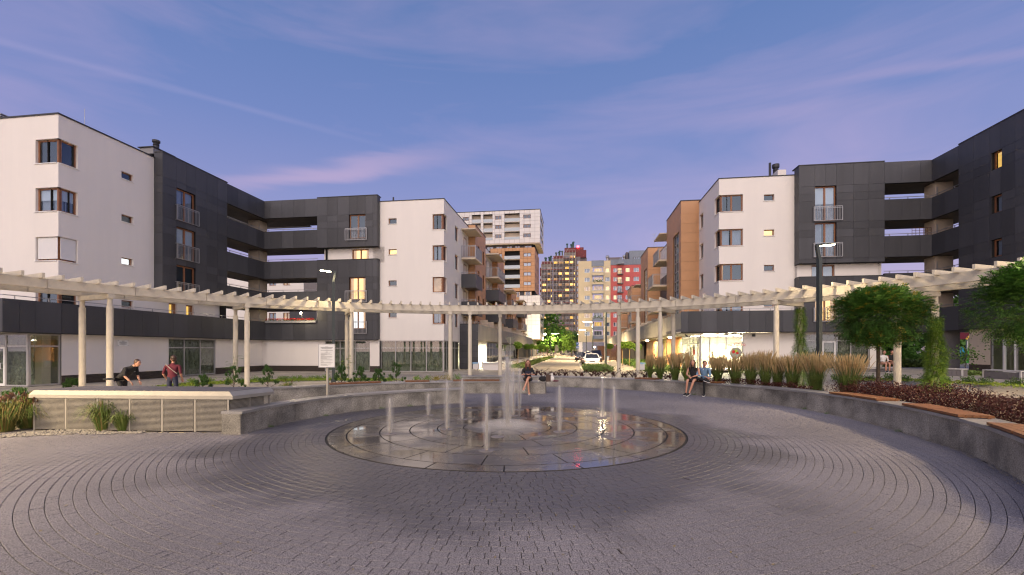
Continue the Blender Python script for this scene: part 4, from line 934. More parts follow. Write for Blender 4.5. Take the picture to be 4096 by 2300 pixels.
def street_row_left():
    B = thing('apartment_row', 'stepped row of ochre and white flats with balconies, left side of the street', 'building', gw(-10, 60, 0))
    aW, aO = -10.5, -9.8
    blocks = [(44.2,49.5,14.2),(57.3,62.4,14.1),(70.0,76.0,11.3),(84.0,90.5,10.7)]
    prev = 41.0
    for i, (b0, b1, zt) in enumerate(blocks):
        wb0 = prev if i else 44.0; wz = zt-.25
        fl = [z for z in (2.8, 5.3, 7.85, 10.4) if z < zt-2]
        if i:
            dh = [(b0-1.7, b0-.7, z+.02, z+2.1) for z in fl]+[(b0-4.2, b0-3.2, z+.02, z+2.1) for z in fl]
            wall(B, 'wall', M['render'], 'E', aW, wb0, b0, 2.7, wz, dh)
            for k, h in enumerate(dh): window(B, 'E', aW, *h, muls=(), inside=('curtain','lit_warm','room','lit_dim')[(k+i)%4], sill=False)
            gcub('roof', M['trim'], B, aW-9, aW+.04, wb0, b0, wz, wz+.06)
        wh = []
        for z in fl: wh += [(b0+1.2, b0+2.0, z+.55, z+2.0), (b1-1.6, b1-.8, z+.55, z+2.0)]
        cs = [b0+(b1-b0)*k/5 for k in range(6)]; cz = [2.7]+[z for z in (3.55,4.4,5.25,6.1,6.95,7.8,8.65,9.5,10.35,11.2,12.05,12.9,13.75) if z < zt-.3]+[zt]
        panels(B, 'E', aO, cs, cz, wh, m=M['orange']); panels(B, 'S', b0, [aW-1.0 if i else aW, aO], cz, m=M['orange'])
        for h in wh: window(B, 'E', aO, *h, muls=(), inside=('curtain','room','lit_dim')[(i+int(h[2]))%3], sill=False)
        gcub('roof', M['trim'], B, aO-9, aO+.04, b0-.04, b1, zt, zt+.06)
        gcub('inner_wall', M['room'], B, -19, aW-.6, prev+.2, b1-.1, 2.9, zt-.3)
        # balconies in the recess before this block
        zf = {0: [(10.4,'rail'),(7.85,'box'),(5.3,'box')], 1: [(10.4,'rail'),(7.85,'box'),(5.3,'box')], 2: [(7.85,'rail'),(5.3,'box')], 3: [(7.85,'box'),(5.3,'rail')]}[i]
        if i == 0:
            ba, bb, ae = 41.4, 44.4, -9.14
        else: ba, bb, ae = b0-4.6, b0+.6, -8.9
        if i == 0: pass
        for z, k in zf: balcony(B, aW, ae, ba, bb, z, k, 1)
        gcub('canopy', M['cream'], B, aW, ae, ba, bb, zf[0][0]+2.62, zf[0][0]+2.74)
        prev = b1
    dh = [(42.3, 43.3, z+.02, z+2.15) for z in (2.8, 5.3, 7.85, 10.4)]
    for k, h in enumerate(dh): window(B, 'E', aW+.15, *h, muls=(), inside=('curtain','lit_warm','curtain','room')[k], sill=False)
    # garden divider walls on the terrace
    for k in range(12): gcub('divider', M['cream'], B, aW+.01, -9.0, 46.5+k*3.6, 46.6+k*3.6, 4.0, 4.9)
    # ground floor below the terrace
    aF = -8.77; bE = 92.9
    panels(B, 'S', 40.8, [aW, -9.65, aF], [0,.55,1.1,1.65,2.2,2.75,3.45,4.17]); gcub('roof', M['trim'], B, aW, aF+.02, 40.77, 41.2, 4.17, 4.2)
    b = 40.82; k = 0
    while b < bE:
        gcub('concrete_panel', M['board_conc'], B, aF-.16, aF, b, min(b+3.2, bE)-.012, 2.66, 4.17); b += 3.2
    handrail(B, [gw(aW, 40.9, 4.17), gw(aF-.08, 40.9, 4.17), gw(aF-.08, bE, 4.17)], h=.18)
    gcub('terrace_floor', M['board_conc'], B, aW-9, aF-.17, 41, bE, 2.62, 2.8)
    wall(B, 'wall', M['render'], 'E', -11.6, 43.6, 47.4, 0, 2.65); wall(B, 'wall', M['render'], 'S', 43.0, -11.6, aF-.3, 0, 2.65) if False else None
    gcub('wall', M['render'], B, -12, aF-.25, 46.0, 46.25, 0, 2.62)
    wl = thing('wall_lamp', 'bright round lamp under the terrace beside the white entrance wall', 'lamp', gw(-9.6, 44.0, 2.5)); q = MB(); q._lathe(gw(-9.9, 44.2, 2.54), [(.16,0),(.16,.07)], 14, 0); q.build('diffuser', M['tube'], wl)
    area((gw(-9.6, 44.2, 2.45)), 400, (1,.88,.62), .4)
    dm = MB(); dm.gbox(-9.5, -9.42, 45.9, 45.98, 0, 2.4); dm.gbox(-10.5, -10.42, 45.9, 45.98, 0, 2.4); dm.gbox(-10.5, -9.42, 45.9, 45.98, 2.32, 2.4); dm.build('door', M['alu'], B)
    storefront(B, 'E', -9.3, 47.6, 56, .25, 2.6, [49.5, 51.5, 53.8], 2.0, inside='shoproom', film=False)
    storefront(B, 'E', -9.3, 57.2, 72, .25, 2.6, [60, 63, 66, 69], 2.0, inside='shoproom', film=False)
    gcub('pillar', M['render'], B, -9.9, -9.2, 56.05, 57.15, 0, 2.62); gcub('wall', M['joint'], B, -9.9, -9.0, 72.1, 92, 0, 2.62)
def street_row_right():
    dz = .45
    B = thing('apartment_row', 'stepped row of ochre flats with tall stair windows, right side of the street', 'building', gw(9, 60, 0))
    aO, aW = 9.08, 10.6
    blocks = [(41.0,47.2,14.65),(59.1,65.3,14.65),(75.4,81.5,12.1),(92,97.5,9.6)]
    prev = 41
    for i, (b0, b1, zt) in enumerate(blocks):
        cz = [4.5]+[4.5+.82*k for k in range(1, 13) if 4.5+.82*k < zt-.35]+[zt]
        sw = [(b0+.75, b0+3.2, 4.7, zt-2.4)]
        cs = [b0, b0+.75, b0+3.2, b0+4.7, b1]
        panels(B, 'W', aO, cs, cz, sw, m=M['orange']); panels(B, 'S', b0, [aO, aO+1.25, aO+2.5, aO+3.6], cz, m=M['orange'])
        h = sw[0]; zz = h[2]; k = 0
        window(B, 'W', aO, *h, muls=(.33,.67), transom=.78, inside='room' if i != 1 else 'lit_dim', fr='alu', w=.05, sill=False)
        tb = MB()
        for q in range(1, 9):
            z = h[2]+(h[3]-h[2])*q/9; fbox(tb, 'W', aO, h[0]+.05, h[1]-.05, .12, .19, z-.03, z+.03)
        tb.build('glazing_bar', M['alu'], B)
        gcub('roof', M['trim'], B, aO-.04, aO+3.6, b0-.04, b1, zt, zt+.07)
        gcub('inner_wall', M['room'], B, aO+.9, 20, b0+.3, b1+.2, 3.2, zt-.2)
        if i:
            fl = [z for z in (5.75, 8.3, 10.85) if z < zt-2]
            dh = [(b0-11.3 if i == 1 else b0-5, b0-10.3 if i == 1 else b0-4, z+.02, z+2.1) for z in fl]
            wall(B, 'wall', M['panel'], 'W', aW, prev, b0, 4.4, min(10.6, zt-1), [h for h in dh if h[3] < 10.6]); wall(B, 'wall', M['render'], 'W', aW, prev, b0, min(10.6, zt-1), zt-.6, [h for h in dh if h[3] > 10.6])
            for k, h in enumerate(dh): window(B, 'W', aW, *h, muls=(), inside=('lit_warm','room','lit_dim')[k%3], sill=False)
            gcub('roof', M['trim'], B, aW-.04, 19, prev, b0, zt-.6, zt-.54); gcub('inner_wall', M['room'], B, aW+.6, 20, prev+.1, b0, 3.2, zt-.8)
            for k, z in enumerate(fl):
                balcony(B, aW, 7.75 if z < 10 else 8.3, prev+.05, prev+3.4, z-.0, 'rail', -1)
            gcub('canopy', M['cream'], B, 8.4, aW, prev+.05, prev+3.4, fl[-1]+2.55, fl[-1]+2.66)
        prev = b1
    an = MB(); an.tube([gw(10, 60, 14.6), gw(10, 60, 16.6)], .025, 5)
    for z in (15.7, 16.1, 16.5): an.tube([gw(9.7, 60, z), gw(10.35, 60, z+.05)], .015, 4)
    an.build('antenna', M['alu'], B)
    # concrete terrace edge along the street
    aF = 7.9; b = 34.84
    while b < 112:
        gcub('concrete_panel', M['board_conc'], B, aF, aF+.18, b, b+3.188, 3.05, 4.60); b += 3.2
    handrail(B, [gw(aF+.08, 34.9, 4.6), gw(aF+.08, 112, 4.6)], h=.18)
    gcub('terrace_floor', M['render'], B, aF+.2, 19, 41.2, 112, 3.0, 3.06); gcub('terrace_floor', M['render'], B, aF+.2, 11.2, 35.5, 41.15, 3.0, 3.06)
    for k in range(9): gcub('divider', M['cream'], B, aF+.6, aO+1.2, 48.5+k*4.2, 48.6+k*4.2, 4.3, 5.3)
    zg = .12
    bq = [0]
    for (p, q, nm, mt) in ((42.2,46.8,'ochre_wall','orange'),(46.8,53.5,'ochre_wall','yellowp'),(54.0,56.0,'ochre_wall','whitetile'),(56.0,66,'ochre_wall','orange')):
        cs = [p+(q-p)*k/3 for k in range(4)]; panels(B, 'W', 9.9, cs, [zg,.8,1.4,2.0,2.55,3.0], m=M[mt])
    gcub('pillar', M['orange'], B, 9.0, 9.9, 46.6, 47.0, zg, 3.0)
    gcub('wall', M['joint'], B, 9.6, 10, 66, 110, 0, 3)
    for k, (bb, a_) in enumerate(((44.5,8.9),(50.2,9.0),(58.5,8.9))):
        wl = thing('wall_lamp', ('bright lamp under the terrace edge above the ochre entrance wall','bright lamp under the terrace edge above the pale yellow wall','farther bright lamp under the terrace edge by the round trees')[k], 'lamp', gw(a_, bb, 2.9)); q = MB(); q._lathe(gw(a_, bb, 2.90), [(.17,0),(.17,.08)], 14, 0); q.build('diffuser', M['tube'], wl)
        area(gw(a_, bb, 2.85), 420, (1,.80,.45), .4)
    sv = MB(); sv.tube([gw(8.2, 35.6, 2.95), gw(8.2, 35.3, 2.85)], .04, 8); sv.box(gw(8.2, 35.15, 2.8), (.12,.3,.1), -TH); sv.build('security_camera', M['trim'], B)
def tower_windows(B, face, plane, wins, z, h, lit=None, fr='wood_frame', muls=(.5,), rec=.1, pool=('room',)):
    for k, (s0, s1) in enumerate(wins):
        window(B, face, plane, s0, s1, z, z+h, muls=muls, inside=pool[(k*7+int(z*3)) % len(pool)], w=.1, rec=rec, sill=False, fr=fr, glass='farglass', insd=.1)
def tower():
    b = 121.7
    B = thing('tower_block', 'tall apartment tower, white box on ochre middle, at the end of the left row', 'building', gw(-20, b, 0))
    q = lambda p, bb=b: aB(p, bb)
    # white crown
    a0, a1 = q(1800), q(2160); z0, z1 = 30.6, 39.4
    rows = [(36.0,37.9),(33.4,35.3),(30.9+.1,32.7)]
    zr = [zat(y, YB(2100, b)) for y in (873.7, 911.6, 949)]           # sill rows from the picture
    H = 1.0
    loggia = [(q(1887),q(1923)), (q(1933),q(1970)), (q(2017.4),q(2078.5))]
    wins = [(q(1850.6),q(1875.5)), (q(1980.5),q(2005.8)), (q(2093),q(2123))]
    holes = [(s0, s1, z, z+H) for z in zr for (s0, s1) in wins]
    lh = [(s0, s1, zr[2]-.4, zr[0]+H+.5) for (s0, s1) in loggia]
    cs = [a0+(a1-a0)*k/18 for k in range(19)]; cz = [z0+(z1-z0)*k/9 for k in range(10)]
    panels(B, 'S', b, cs, cz, holes+lh, m=M['whitetile'], gap=.06, th=.06); 
    for z in zr:
        for k, (s0, s1) in enumerate(wins): window(B, 'S', b, s0, s1, z, z+H, inside='room', w=.09, sill=False, glass='farglass')
        for k, (s0, s1) in enumerate(loggia):
            w_ = s1-s0
            for (u, v) in (((.1,.45),(.62,.97)) if k == 2 else ((.3,.97),)):
                window(B, 'S', b+1.2, s0+w_*u, s0+w_*v, z-.2, z+H+.15, inside='curtain', w=.09, sill=False, glass='farglass')
            gcub('balcony_slab', M['whitetile'], B, s0, s1, b+.1, b+1.3, z-.75, z-.6)
            gcub('glass_balustrade', M['frost'], B, s0+.02, s1-.02, b+.08, b+.12, z-.6, z+.25)
            gcub('loggia_wall', M['cream'], B, s0, s1, b+1.3, b+1.34, z-.6, z+1.6)
    for (s0, s1) in loggia: gcub('loggia_side', M['whitetile'], B, s0-.06, s0, b+.07, b+1.3, zr[2]-.4, zr[0]+H+.5); gcub('loggia_side', M['whitetile'], B, s1, s1+.06, b+.07, b+1.3, zr[2]-.4, zr[0]+H+.5)
    bs = bA(2174, a1)
    lh = [(b+1.5, bs-.8, z-.5, z+1.2) for z in zr]
    wall(B, 'wall', M['whitetile'], 'E', a1, b, bs, z0, z1, lh, reveal=.6)
    for h in lh: gcub('loggia_wall', M['farwin'], B, a1-.7, a1-.62, *h); gcub('glass_balustrade', M['frost'], B, a1-.1, a1-.06, h[0], h[1], h[2], h[2]+.8)
    gcub('roof', M['trim'], B, a0-10, a1+.1, b-.1, bs, z1, z1+.12)
    gcub('soffit', M['cream'], B, a0, a1, b+.08, bs, z0-.25, z0)
    gcub('inner_wall', M['room'], B, a0, a1-1.5, b+1.8, bs-1, 16.5, z1-.2)
    # recessed dark storey
    aM = q(2138); gcub('dark_storey', M['panel'], B, a0, aM-1.2, b+1.6, bs-2, 29.0, z0-.25)
    for (p0, p1) in ((1943,1969.6),(1981,2006),(2024,2045.6),(2057.6,2078),(2095.4,2124.5)): window(B, 'S', b+1.5, q(p0), q(p1), 28.9, 30.1, inside='curtain', w=.09, sill=False, rec=-.12, glass='farglass')
    # ochre middle
    z0, z1 = zat(1163, YB(2100, b)), zat(988, YB(2100, b)); a0o = q(1960)
    zr = [zat(y, YB(2100, b)) for y in (1024.5, 1063, 1101.5, 1140)]
    lg = [(q(2017.4), q(2078))]
    wins = [(q(1988),q(2006)), (q(2093),q(2123))]
    holes = [(s0, s1, z, z+1.0) for z in zr for (s0, s1) in wins]; lh = [(lg[0][0], lg[0][1], zr[3]-.5, zr[0]+1.6)]
    panels(B, 'S', b+.6, [a0o+(aM-a0o)*k/12 for k in range(13)], [z0+(z1-z0)*k/12 for k in range(13)], holes+lh, m=M['orange'], gap=.05, th=.06)
    for z in zr:
        for (s0, s1) in wins: window(B, 'S', b+.6, s0, s1, z, z+1.0, inside='blind_in', w=.09, sill=False, glass='farglass')
        s0, s1 = lg[0]; w_ = s1-s0
        for (u, v) in ((.12,.46),(.66,.98)): window(B, 'S', b+1.9, s0+w_*u, s0+w_*v, z-.3, z+1.1, inside='blind_in', w=.09, sill=False, glass='farglass')
        gcub('balcony_slab', M['cream'], B, s0, s1, b+.7, b+1.9, z-.75, z-.6); gcub('glass_balustrade', M['frost'], B, s0-.1, s1+.05, b+.5, b+.55, z-.6, z+.3)
        gcub('loggia_wall', M['panel'], B, s0, s1, b+2.0, b+2.05, z-.6, z+1.5)
    aE = aM; be = bA(2156, aE)
    wh = [(b+3+(be-b-4)*u, b+3.9+(be-b-4)*u, z-.1, z+1.1) for z in zr for u in (.05,.45,.75)]
    panels(B, 'E', aE, [b+.6+(be-b-.6)*k/5 for k in range(6)], [z0+(z1-z0)*k/12 for k in range(13)], wh, m=M['orange'], gap=.05, th=.06)
    for h in wh: fcub('pane', M['farwin'], B, 'E', aE, h[0], h[1], .12, .15, h[2], h[3])
    gcub('dark_storey', M['panel'], B, a0o, aM-.8, b+1.2, be-1, 15.5, z0)
    for (p0, p1) in ((2063,2078),(2095,2125)): window(B, 'S', b+1.2, q(p0), q(p1), 16.0, 17.6, inside='blind_in', w=.09, sill=False, rec=-.12, glass='farglass')
    # white lower block
    a1 = q(2160); a0l = q(2077.6); zt, zb = 16.4, 4.7; bl = bA(2176, a1) 
    panels(B, 'S', b, [a0l+(a1-a0l)*k/5 for k in range(6)], [zb+(zt-zb)*k/12 for k in range(13)], [(q(2101),q(2123.4),11.2,13.4)], m=M['whitetile'], gap=.06, th=.06)
    window(B, 'S', b, q(2101), q(2123.4), 11.2, 13.4, inside='blind_in', w=.09, sill=False, glass='farglass')
    lh = [(b+2, bl-1.5, z, z+1.9) for z in (6.4, 9.0, 11.6)]
    wall(B, 'wall', M['whitetile'], 'E', a1, b, bl, zb, zt, lh, reveal=.8)
    for h in lh: gcub('glass_balustrade', M['frost'], B, a1-.1, a1-.05, h[0], h[1], h[2], h[2]+1); gcub('loggia_wall', M['cream'], B, a1-1, a1-.9, *h)
    gcub('roof', M['trim'], B, a0l, a1, b, bl, zt, zt+.1); gcub('soffit', M['cream'], B, a0l, a1, b+.08, bl, zb-.1, zb)
    gcub('dark_storey', M['panel'], B, a0l, a1-2, b+1.0, bl-3, 0, zb-.1)
    for k, z in enumerate((6.4, 9.0, 11.6)):
        gcub('balcony_slab', M['cream'], B, a0l-4.3, a0l+1.2, b-1, b+1, z-.2, z); gcub('balcony_front', M['panel'] if k != 1 else M['frost'], B, a0l-4.3, a0l+1.2, b-1.05, b-1, z-.3, z+1.0)
    gcub('wall', M['orange'], B, a0l-8, a0l, b+.5, b+1, 4, 16)
def far_block_scaffold():
    Y = 211.; b = Y; q = lambda p: aB(p, b); Z = lambda y: zat(y, YB(2240, b))
    B = thing('tower_block', 'tall grey tower block wrapped in scaffolding with dark red roof boxes', 'building', gw(5, b, 0))
    secs = [(2165.6,2210,1054,1042),(2210.7,2256,1031.6,1021),(2256,2302,1009.8,990.5)]
    sh = 2.55*YB(2240,b)/YB(2240,b)
    pitch = (Z(1058.7+22)-Z(1058.7))*-1
    tops = [Z(1066)-.0]
    k = 0
    for i, (p0, p1, yt, yr) in enumerate(secs):
        s0, s1 = q(p0), q(p1); zt = Z(yt); zr = Z(yr)
        holes = []; z = Z(1078.6)+pitch*(i*1+ (0 if i else 0))
        z = Z(1078)+pitch*i
        while z > 3:
            holes += [(s0+.5, s0+(s1-s0)*.42, z, z+1.35), (s0+(s1-s0)*.52, s0+(s1-s0)*.80, z, z+1.35)]
            if (int(z)*5+i) % 3: holes.append((s0+(s1-s0)*.86, s1-.3, z, z+1.2))
            z -= pitch
        wall(B, 'wall', M['greypanel'], 'S', b, s0, s1, 0, zt, holes, reveal=.5)
        wall(B, 'wall', M['greypanel'], 'W', s0, b, b+12, 0, zt)
        for h in holes:
            k += 1; lit = R.random()
            mt = M['lit_warm'] if lit < .22 else M['lit_yellow'] if lit < .36 else M['lit_dim'] if lit < .52 else M['farwin'] if lit < .85 else M['blind']
            wb = MB(); fbox(wb, 'S', b, h[0], h[1], .35, .42, h[2], h[2]+.08); fbox(wb, 'S', b, h[0], h[1], .35, .42, h[3]-.08, h[3])
            n = max(1, int((h[1]-h[0])/.9))
            for j in range(n+1): x = h[0]+(h[1]-h[0])*j/n; fbox(wb, 'S', b, x-.05, x+.05, .34, .43, h[2], h[3])
            w = wb.build('window', M['white_paint'], B); fcub('pane', mt, w, 'S', b, h[0], h[1], .43, .46, h[2], h[3])
        gcub('roof_box', M['darkred'], B, s0+.2, s1-.2, b+1, b+10, zt, zr)
        z = Z(1085)+pitch*i
        while z > 3:
            gcub('balcony_slab', M['greypanel'], B, s0+.1, s1-.1, b-1.0, b-.02, z-.25, z-.05); gcub('balcony_front', M['greydark'], B, s0+.3, s0+(s1-s0)*.8, b-1.0, b-.93, z-.05, z+.85); z -= pitch
        for j in range(5):
            pm = MB(); x = s0+.8+(s1-s0-1.5)*R.random(); hh = 1+1.6*R.random(); pm._lathe(gw(x, b+2, zr), [(.3,0),(.3,hh),(.5,hh),(.5,hh+.5),(.2,hh+.6)], 8, 0); pm.build('roof_vent', M['darkgreen'], B)
    # dark red roof house and grey stair bay to the right
    s0, s1 = q(2302), q(2322); gcub('wall', M['greydark'], B, s0, s1, b+.5, b+12, 0, Z(1028))
    z = Z(1056)
    while z > 3:
        gcub('window', M['farwin2'], B, s0+.8, s0+2.1, b+.42, b+.5, z, z+1.3); gcub('stripe', M['orange'], B, s0+.4, s1-.2, b+.44, b+.5, z-.9, z-.5); z -= pitch
    gcub('roof_box', M['darkred'], B, q(2296), q(2346), b+3, b+14, Z(1027), Z(997)); 
    rb = MB(); zt = Z(997); rb.gbox(q(2300), q(2335), b+3, b+14, zt, Z(986)); rb.build('roof_box', M['darkred'], B)
    gcub('wall', M['greydark'], B, q(2322), q(2348), b+4, b+12, 40, Z(1027))
    gcub('wall', M['darkred'], B, q(2157), q(2165), b+3, b+12, 0, Z(1064))
    z = Z(1110)
    while z > 3: gcub('window', M['farwin2'], B, q(2158.5), q(2163.5), b+2.9, b+3, z, z+1.3); z -= pitch
    rl = thing('beacon_lamp', 'small glowing red aircraft warning light on the roof of the scaffolded tower', 'lamp', gw(q(2312), b+2.8, Z(984))); bm = MB(); bm.blob(gw(q(2312), b+2.8, Z(983)), .5, 8, 6); bm.build('lens', M['redlight'], rl)
    # scaffolding
    S = thing('scaffolding', 'steel scaffolding with diagonal braces and red boards in front of the tower', 'scaffolding', gw(q(2230), b-2, 0))
    x0, x1 = q(2166), q(2302); n = 11; zt0 = Z(1058)
    pm = MB(); 
    for i in range(n+1):
        x = x0+(x1-x0)*i/n; zt = Z(1050) if i < 4 else Z(1030) if i < 7 else Z(1008)
        for bb in (b-2.4, b-1.3): pm.box(gw(x, bb, zt/2), (.11,.11,zt), -TH)
    pm.build('standards', M['scaf'], S)
    z = 3.; k = 0
    while z < Z(1012):
        xs = x0 if z < Z(1056) else q(2210) if z < Z(1034) else q(2256)
        gcub('deck', M['scafdeck'] if k % 2 else M['scafred'], S, xs, x1, b-2.4, b-1.4, z, z+.08)
        gcub('guard_rail', M['scaf'], S, xs, x1, b-2.5, b-2.42, z+1.0, z+1.1); 
        for i in range(k % 3, n, 3):
            xa = x0+(x1-x0)*i/n
            if xa >= xs-.1: barc('brace', M['scaf'], S, gw(xa, b-2.45, z), gw(xa+(x1-x0)/n, b-2.45, z+pitch), .09, .09)
        z += pitch; k += 1
def far_block_yellow():
    b = 127.5; q = lambda p: aB(p, b); Z = lambda y: zat(y, YB(2380, b))
    B = thing('apartment_building', 'pale yellow block of flats with blue-grey balconies at the end of the street', 'building', gw(q(2380), b, 0))
    s0, s1 = q(2313.7), q(2442); zt = Z(1043.5); pitch = 36*YB(2380,b)/F
    zr = [Z(1090.5)-k*pitch for k in range(9)]; zr = [z for z in zr if z > 4.5]
    wl = [(q(2338),q(2359.5)), (q(2421),q(2439))]; hb = (q(2370.5), q(2411))
    holes = [(a, c, z, z+1.15) for z in zr for a, c in wl]+[(hb[0], hb[1], z-.3, z+1.5) for z in zr]
    wall(B, 'wall', M['yellowr'], 'S', b, s0, s1, 3.9, zt, holes, reveal=.7)
    gcub('wall', M['yellowr'], B, s0, s0+.2, b+.02, b+12, 3.9, zt)
    gcub('roof_panel', M['bluegrey'], B, hb[0]-.3, hb[1]+.3, b-.12, b+.5, zr[0]+1.7, zt+.1)
    for i, z in enumerate(zr):
        for j, (a, c) in enumerate(wl):
            lit = {(0,1):'lit_warm',(2,1):'lit_warm',(3,1):'lit_warm',(4,1):'lit_dim',(5,0):'lit_dim',(2,0):'lit_dim'}.get((i,j), 'curtain')
            window(B, 'S', b, a, c, z, z+1.15, muls=(.33,), inside=lit, fr='white_paint', w=.07, sill=False, glass='farglass')
        lit = {0:'lit_yellow',2:'lit_dim',3:'lit_yellow',6:'lit_yellow',1:'lit_dim'}.get(i, 'curtain')
        window(B, 'S', b+.6, hb[0]+.4, hb[1]-.2, z-.1, z+1.3, muls=(.35,.7), inside=lit, fr='white_paint', w=.07, sill=False, rec=.0, glass='farglass')
        gcub('balcony_slab', M['bluegrey'], B, hb[0]-.2, hb[1]+.2, b-1.0, b+.5, z-1.0, z-.85)
        gcub('balcony_front', M['bluegrey'] if i > 3 else M['yellowr'], B, hb[0]-.1, hb[1]+.1, b-1.0, b-.93, z-.85, z-.1); gcub('balcony_rail', M['rail'], B, hb[0]-.3, hb[1]+.3, b-1.05, b-.9, z-.1, z+.12)
        if i in (1, 4, 5):
            lf = MB()
            for k in range(60): leaf(lf, gw(R.uniform(*hb), b-1.1+R.uniform(-.2,.1), z+R.uniform(-.3,.35)), .3)
            tag(lf.build('balcony_plants', M['leaf_mid'], B), kind='stuff')
    gcub('base_glass', M['farwin'], B, s0+1.2, s0+8, b+.1, b+.2, .1, 3.85); gcub('base_wall', M['render'], B, s0, s0+1.1, b+.05, b+.3, 0, 3.9); gcub('base_wall', M['cream'], B, s0+8.1, s0+9, b+.05, b+.3, 0, 3.9); gcub('base_wall', M['greydark'], B, s0+9, s1, b+.4, b+.6, 0, 3.9)
    for (p0, p1, y0) in ((2427,2494,1020),): gcub('roof_house', M['greydark'], B, q(p0)+.8, q(p1), b+4, b+10, zt, Z(y0))
    rh = MB()
    for p in (2434, 2504, 2517): rh.blob(gw(q(p), b+4, Z(1018)), .55, 8, 6); rh._lathe(gw(q(p), b+4, Z(1034)), [(.35,0),(.35,1.0)], 8, 0)
    rh.build('roof_vent', M['rail'], B)
    # red neighbour
    D = thing('apartment_building', 'red block of flats with a blue-grey sheet metal roof at the end of the street', 'building', gw(q(2500), b, 0))
    s0, s1 = q(2442), q(2600); zw = Z(1061.6)
    wl = [(q(2454),q(2467.5)), (q(2502.5),q(2520.5)), (q(2535),q(2557))]
    holes = [(a, c, z, z+1.15) for z in zr for a, c in wl]+[(q(2470),q(2488), z-.5, z+1.2) for z in zr]
    wall(D, 'wall', M['redr'], 'S', b+.3, s0, s1, 3.0, zw, holes, reveal=.4)
    for i, z in enumerate(zr):
        for j, (a, c) in enumerate(wl): window(D, 'S', b+.3, a, c, z, z+1.15, muls=(.6,), inside='lit_warm' if (i,j) in ((1,1),(0,1),(3,0)) else 'curtain', fr='white_paint', w=.07, sill=False, glass='farglass')
        window(D, 'S', b+.3, q(2470), q(2488), z-.5, z+1.2, muls=(.5,), inside='lit_yellow' if i < 2 else 'curtain', fr='white_paint', w=.07, sill=False, glass='farglass')
        gcub('balcony_slab', M['greydark'], D, q(2469), q(2492), b-1.0, b+.3, z-.75, z-.6); railing(D, 'S', b+.3, q(2469), q(2492), z-.6, z+.3, d=-1.25, bars=.25, m='greydark', r=.03)
    rp = MB()
    n = 22
    for i in range(n): a = s0+(s1-s0)*i/n; rp.gbox(a+.02, a+(s1-s0)/n-.02, b+.2, b+.5, zw, Z(1039.5))
    rp.build('roof', M['bluegrey'], D)
    x0 = q(2519); gcub('roof', M['bluegrey'], D, x0, s1, b+.8, b+9, Z(1039.5), Z(1004.5)); window(D, 'S', b+.8, q(2535), q(2562), Z(1048), Z(1030), muls=(.33,.66), inside='curtain', fr='greydark', rec=-.1, w=.1, sill=False, glass='farglass')
    pr = MB(); zc = zw+.1; a0, a1 = q(2466), q(2496); am = (a0+a1)/2
    pr.add([gw(a0,b-1.2,zc), gw(a1,b-1.2,zc), gw(am,b-1.2,zc+1.9), gw(a0,b+.2,zc), gw(a1,b+.2,zc), gw(am,b+.2,zc+1.9)], [(0,1,2),(3,5,4),(0,2,5,3),(1,4,5,2),(0,3,4,1)]); pr.build('gable', M['bluegrey'], D)
    gcub('chimney', M['greydark'], D, q(2509), q(2517), b+3, b+5, Z(1040), Z(1003))
def bg_block():
    B = thing('apartment_building', 'white block of flats seen through the open galleries of the left building', 'building', (-30, 62, 0))
    Y0 = 62; b = 60
    s0, s1 = aB(1000,b), aB(1215,b)
    hs = []
    for z in (3.2, 5.8, 8.4, 11.0):
        for k in range(6): hs.append((s0+.8+k*2.2, s0+1.9+k*2.2, z, z+1.3))
    hs = [h for h in hs if h[1] < s1-.3]
    wall(B, 'wall', M['render'], 'S', b, s0-12, s1, 0, 14.2, hs)
    for k, h in enumerate(hs): window(B, 'S', b, *h, inside=('room','curtain','lit_dim')[k%3], w=.08)
    wall(B, 'wall', M['cream'], 'E', s1, b, b+12, 0, 13.2); gcub('roof', M['trim'], B, s0-12, s1, b, b+12, 14.2, 14.28)
    panels(B, 'S', b-.3, [aB(1163,b), aB(1190,b), aB(1240,b), aB(1268,b)], [0,2.5,5,7.5,9.0], name='facade_panel')
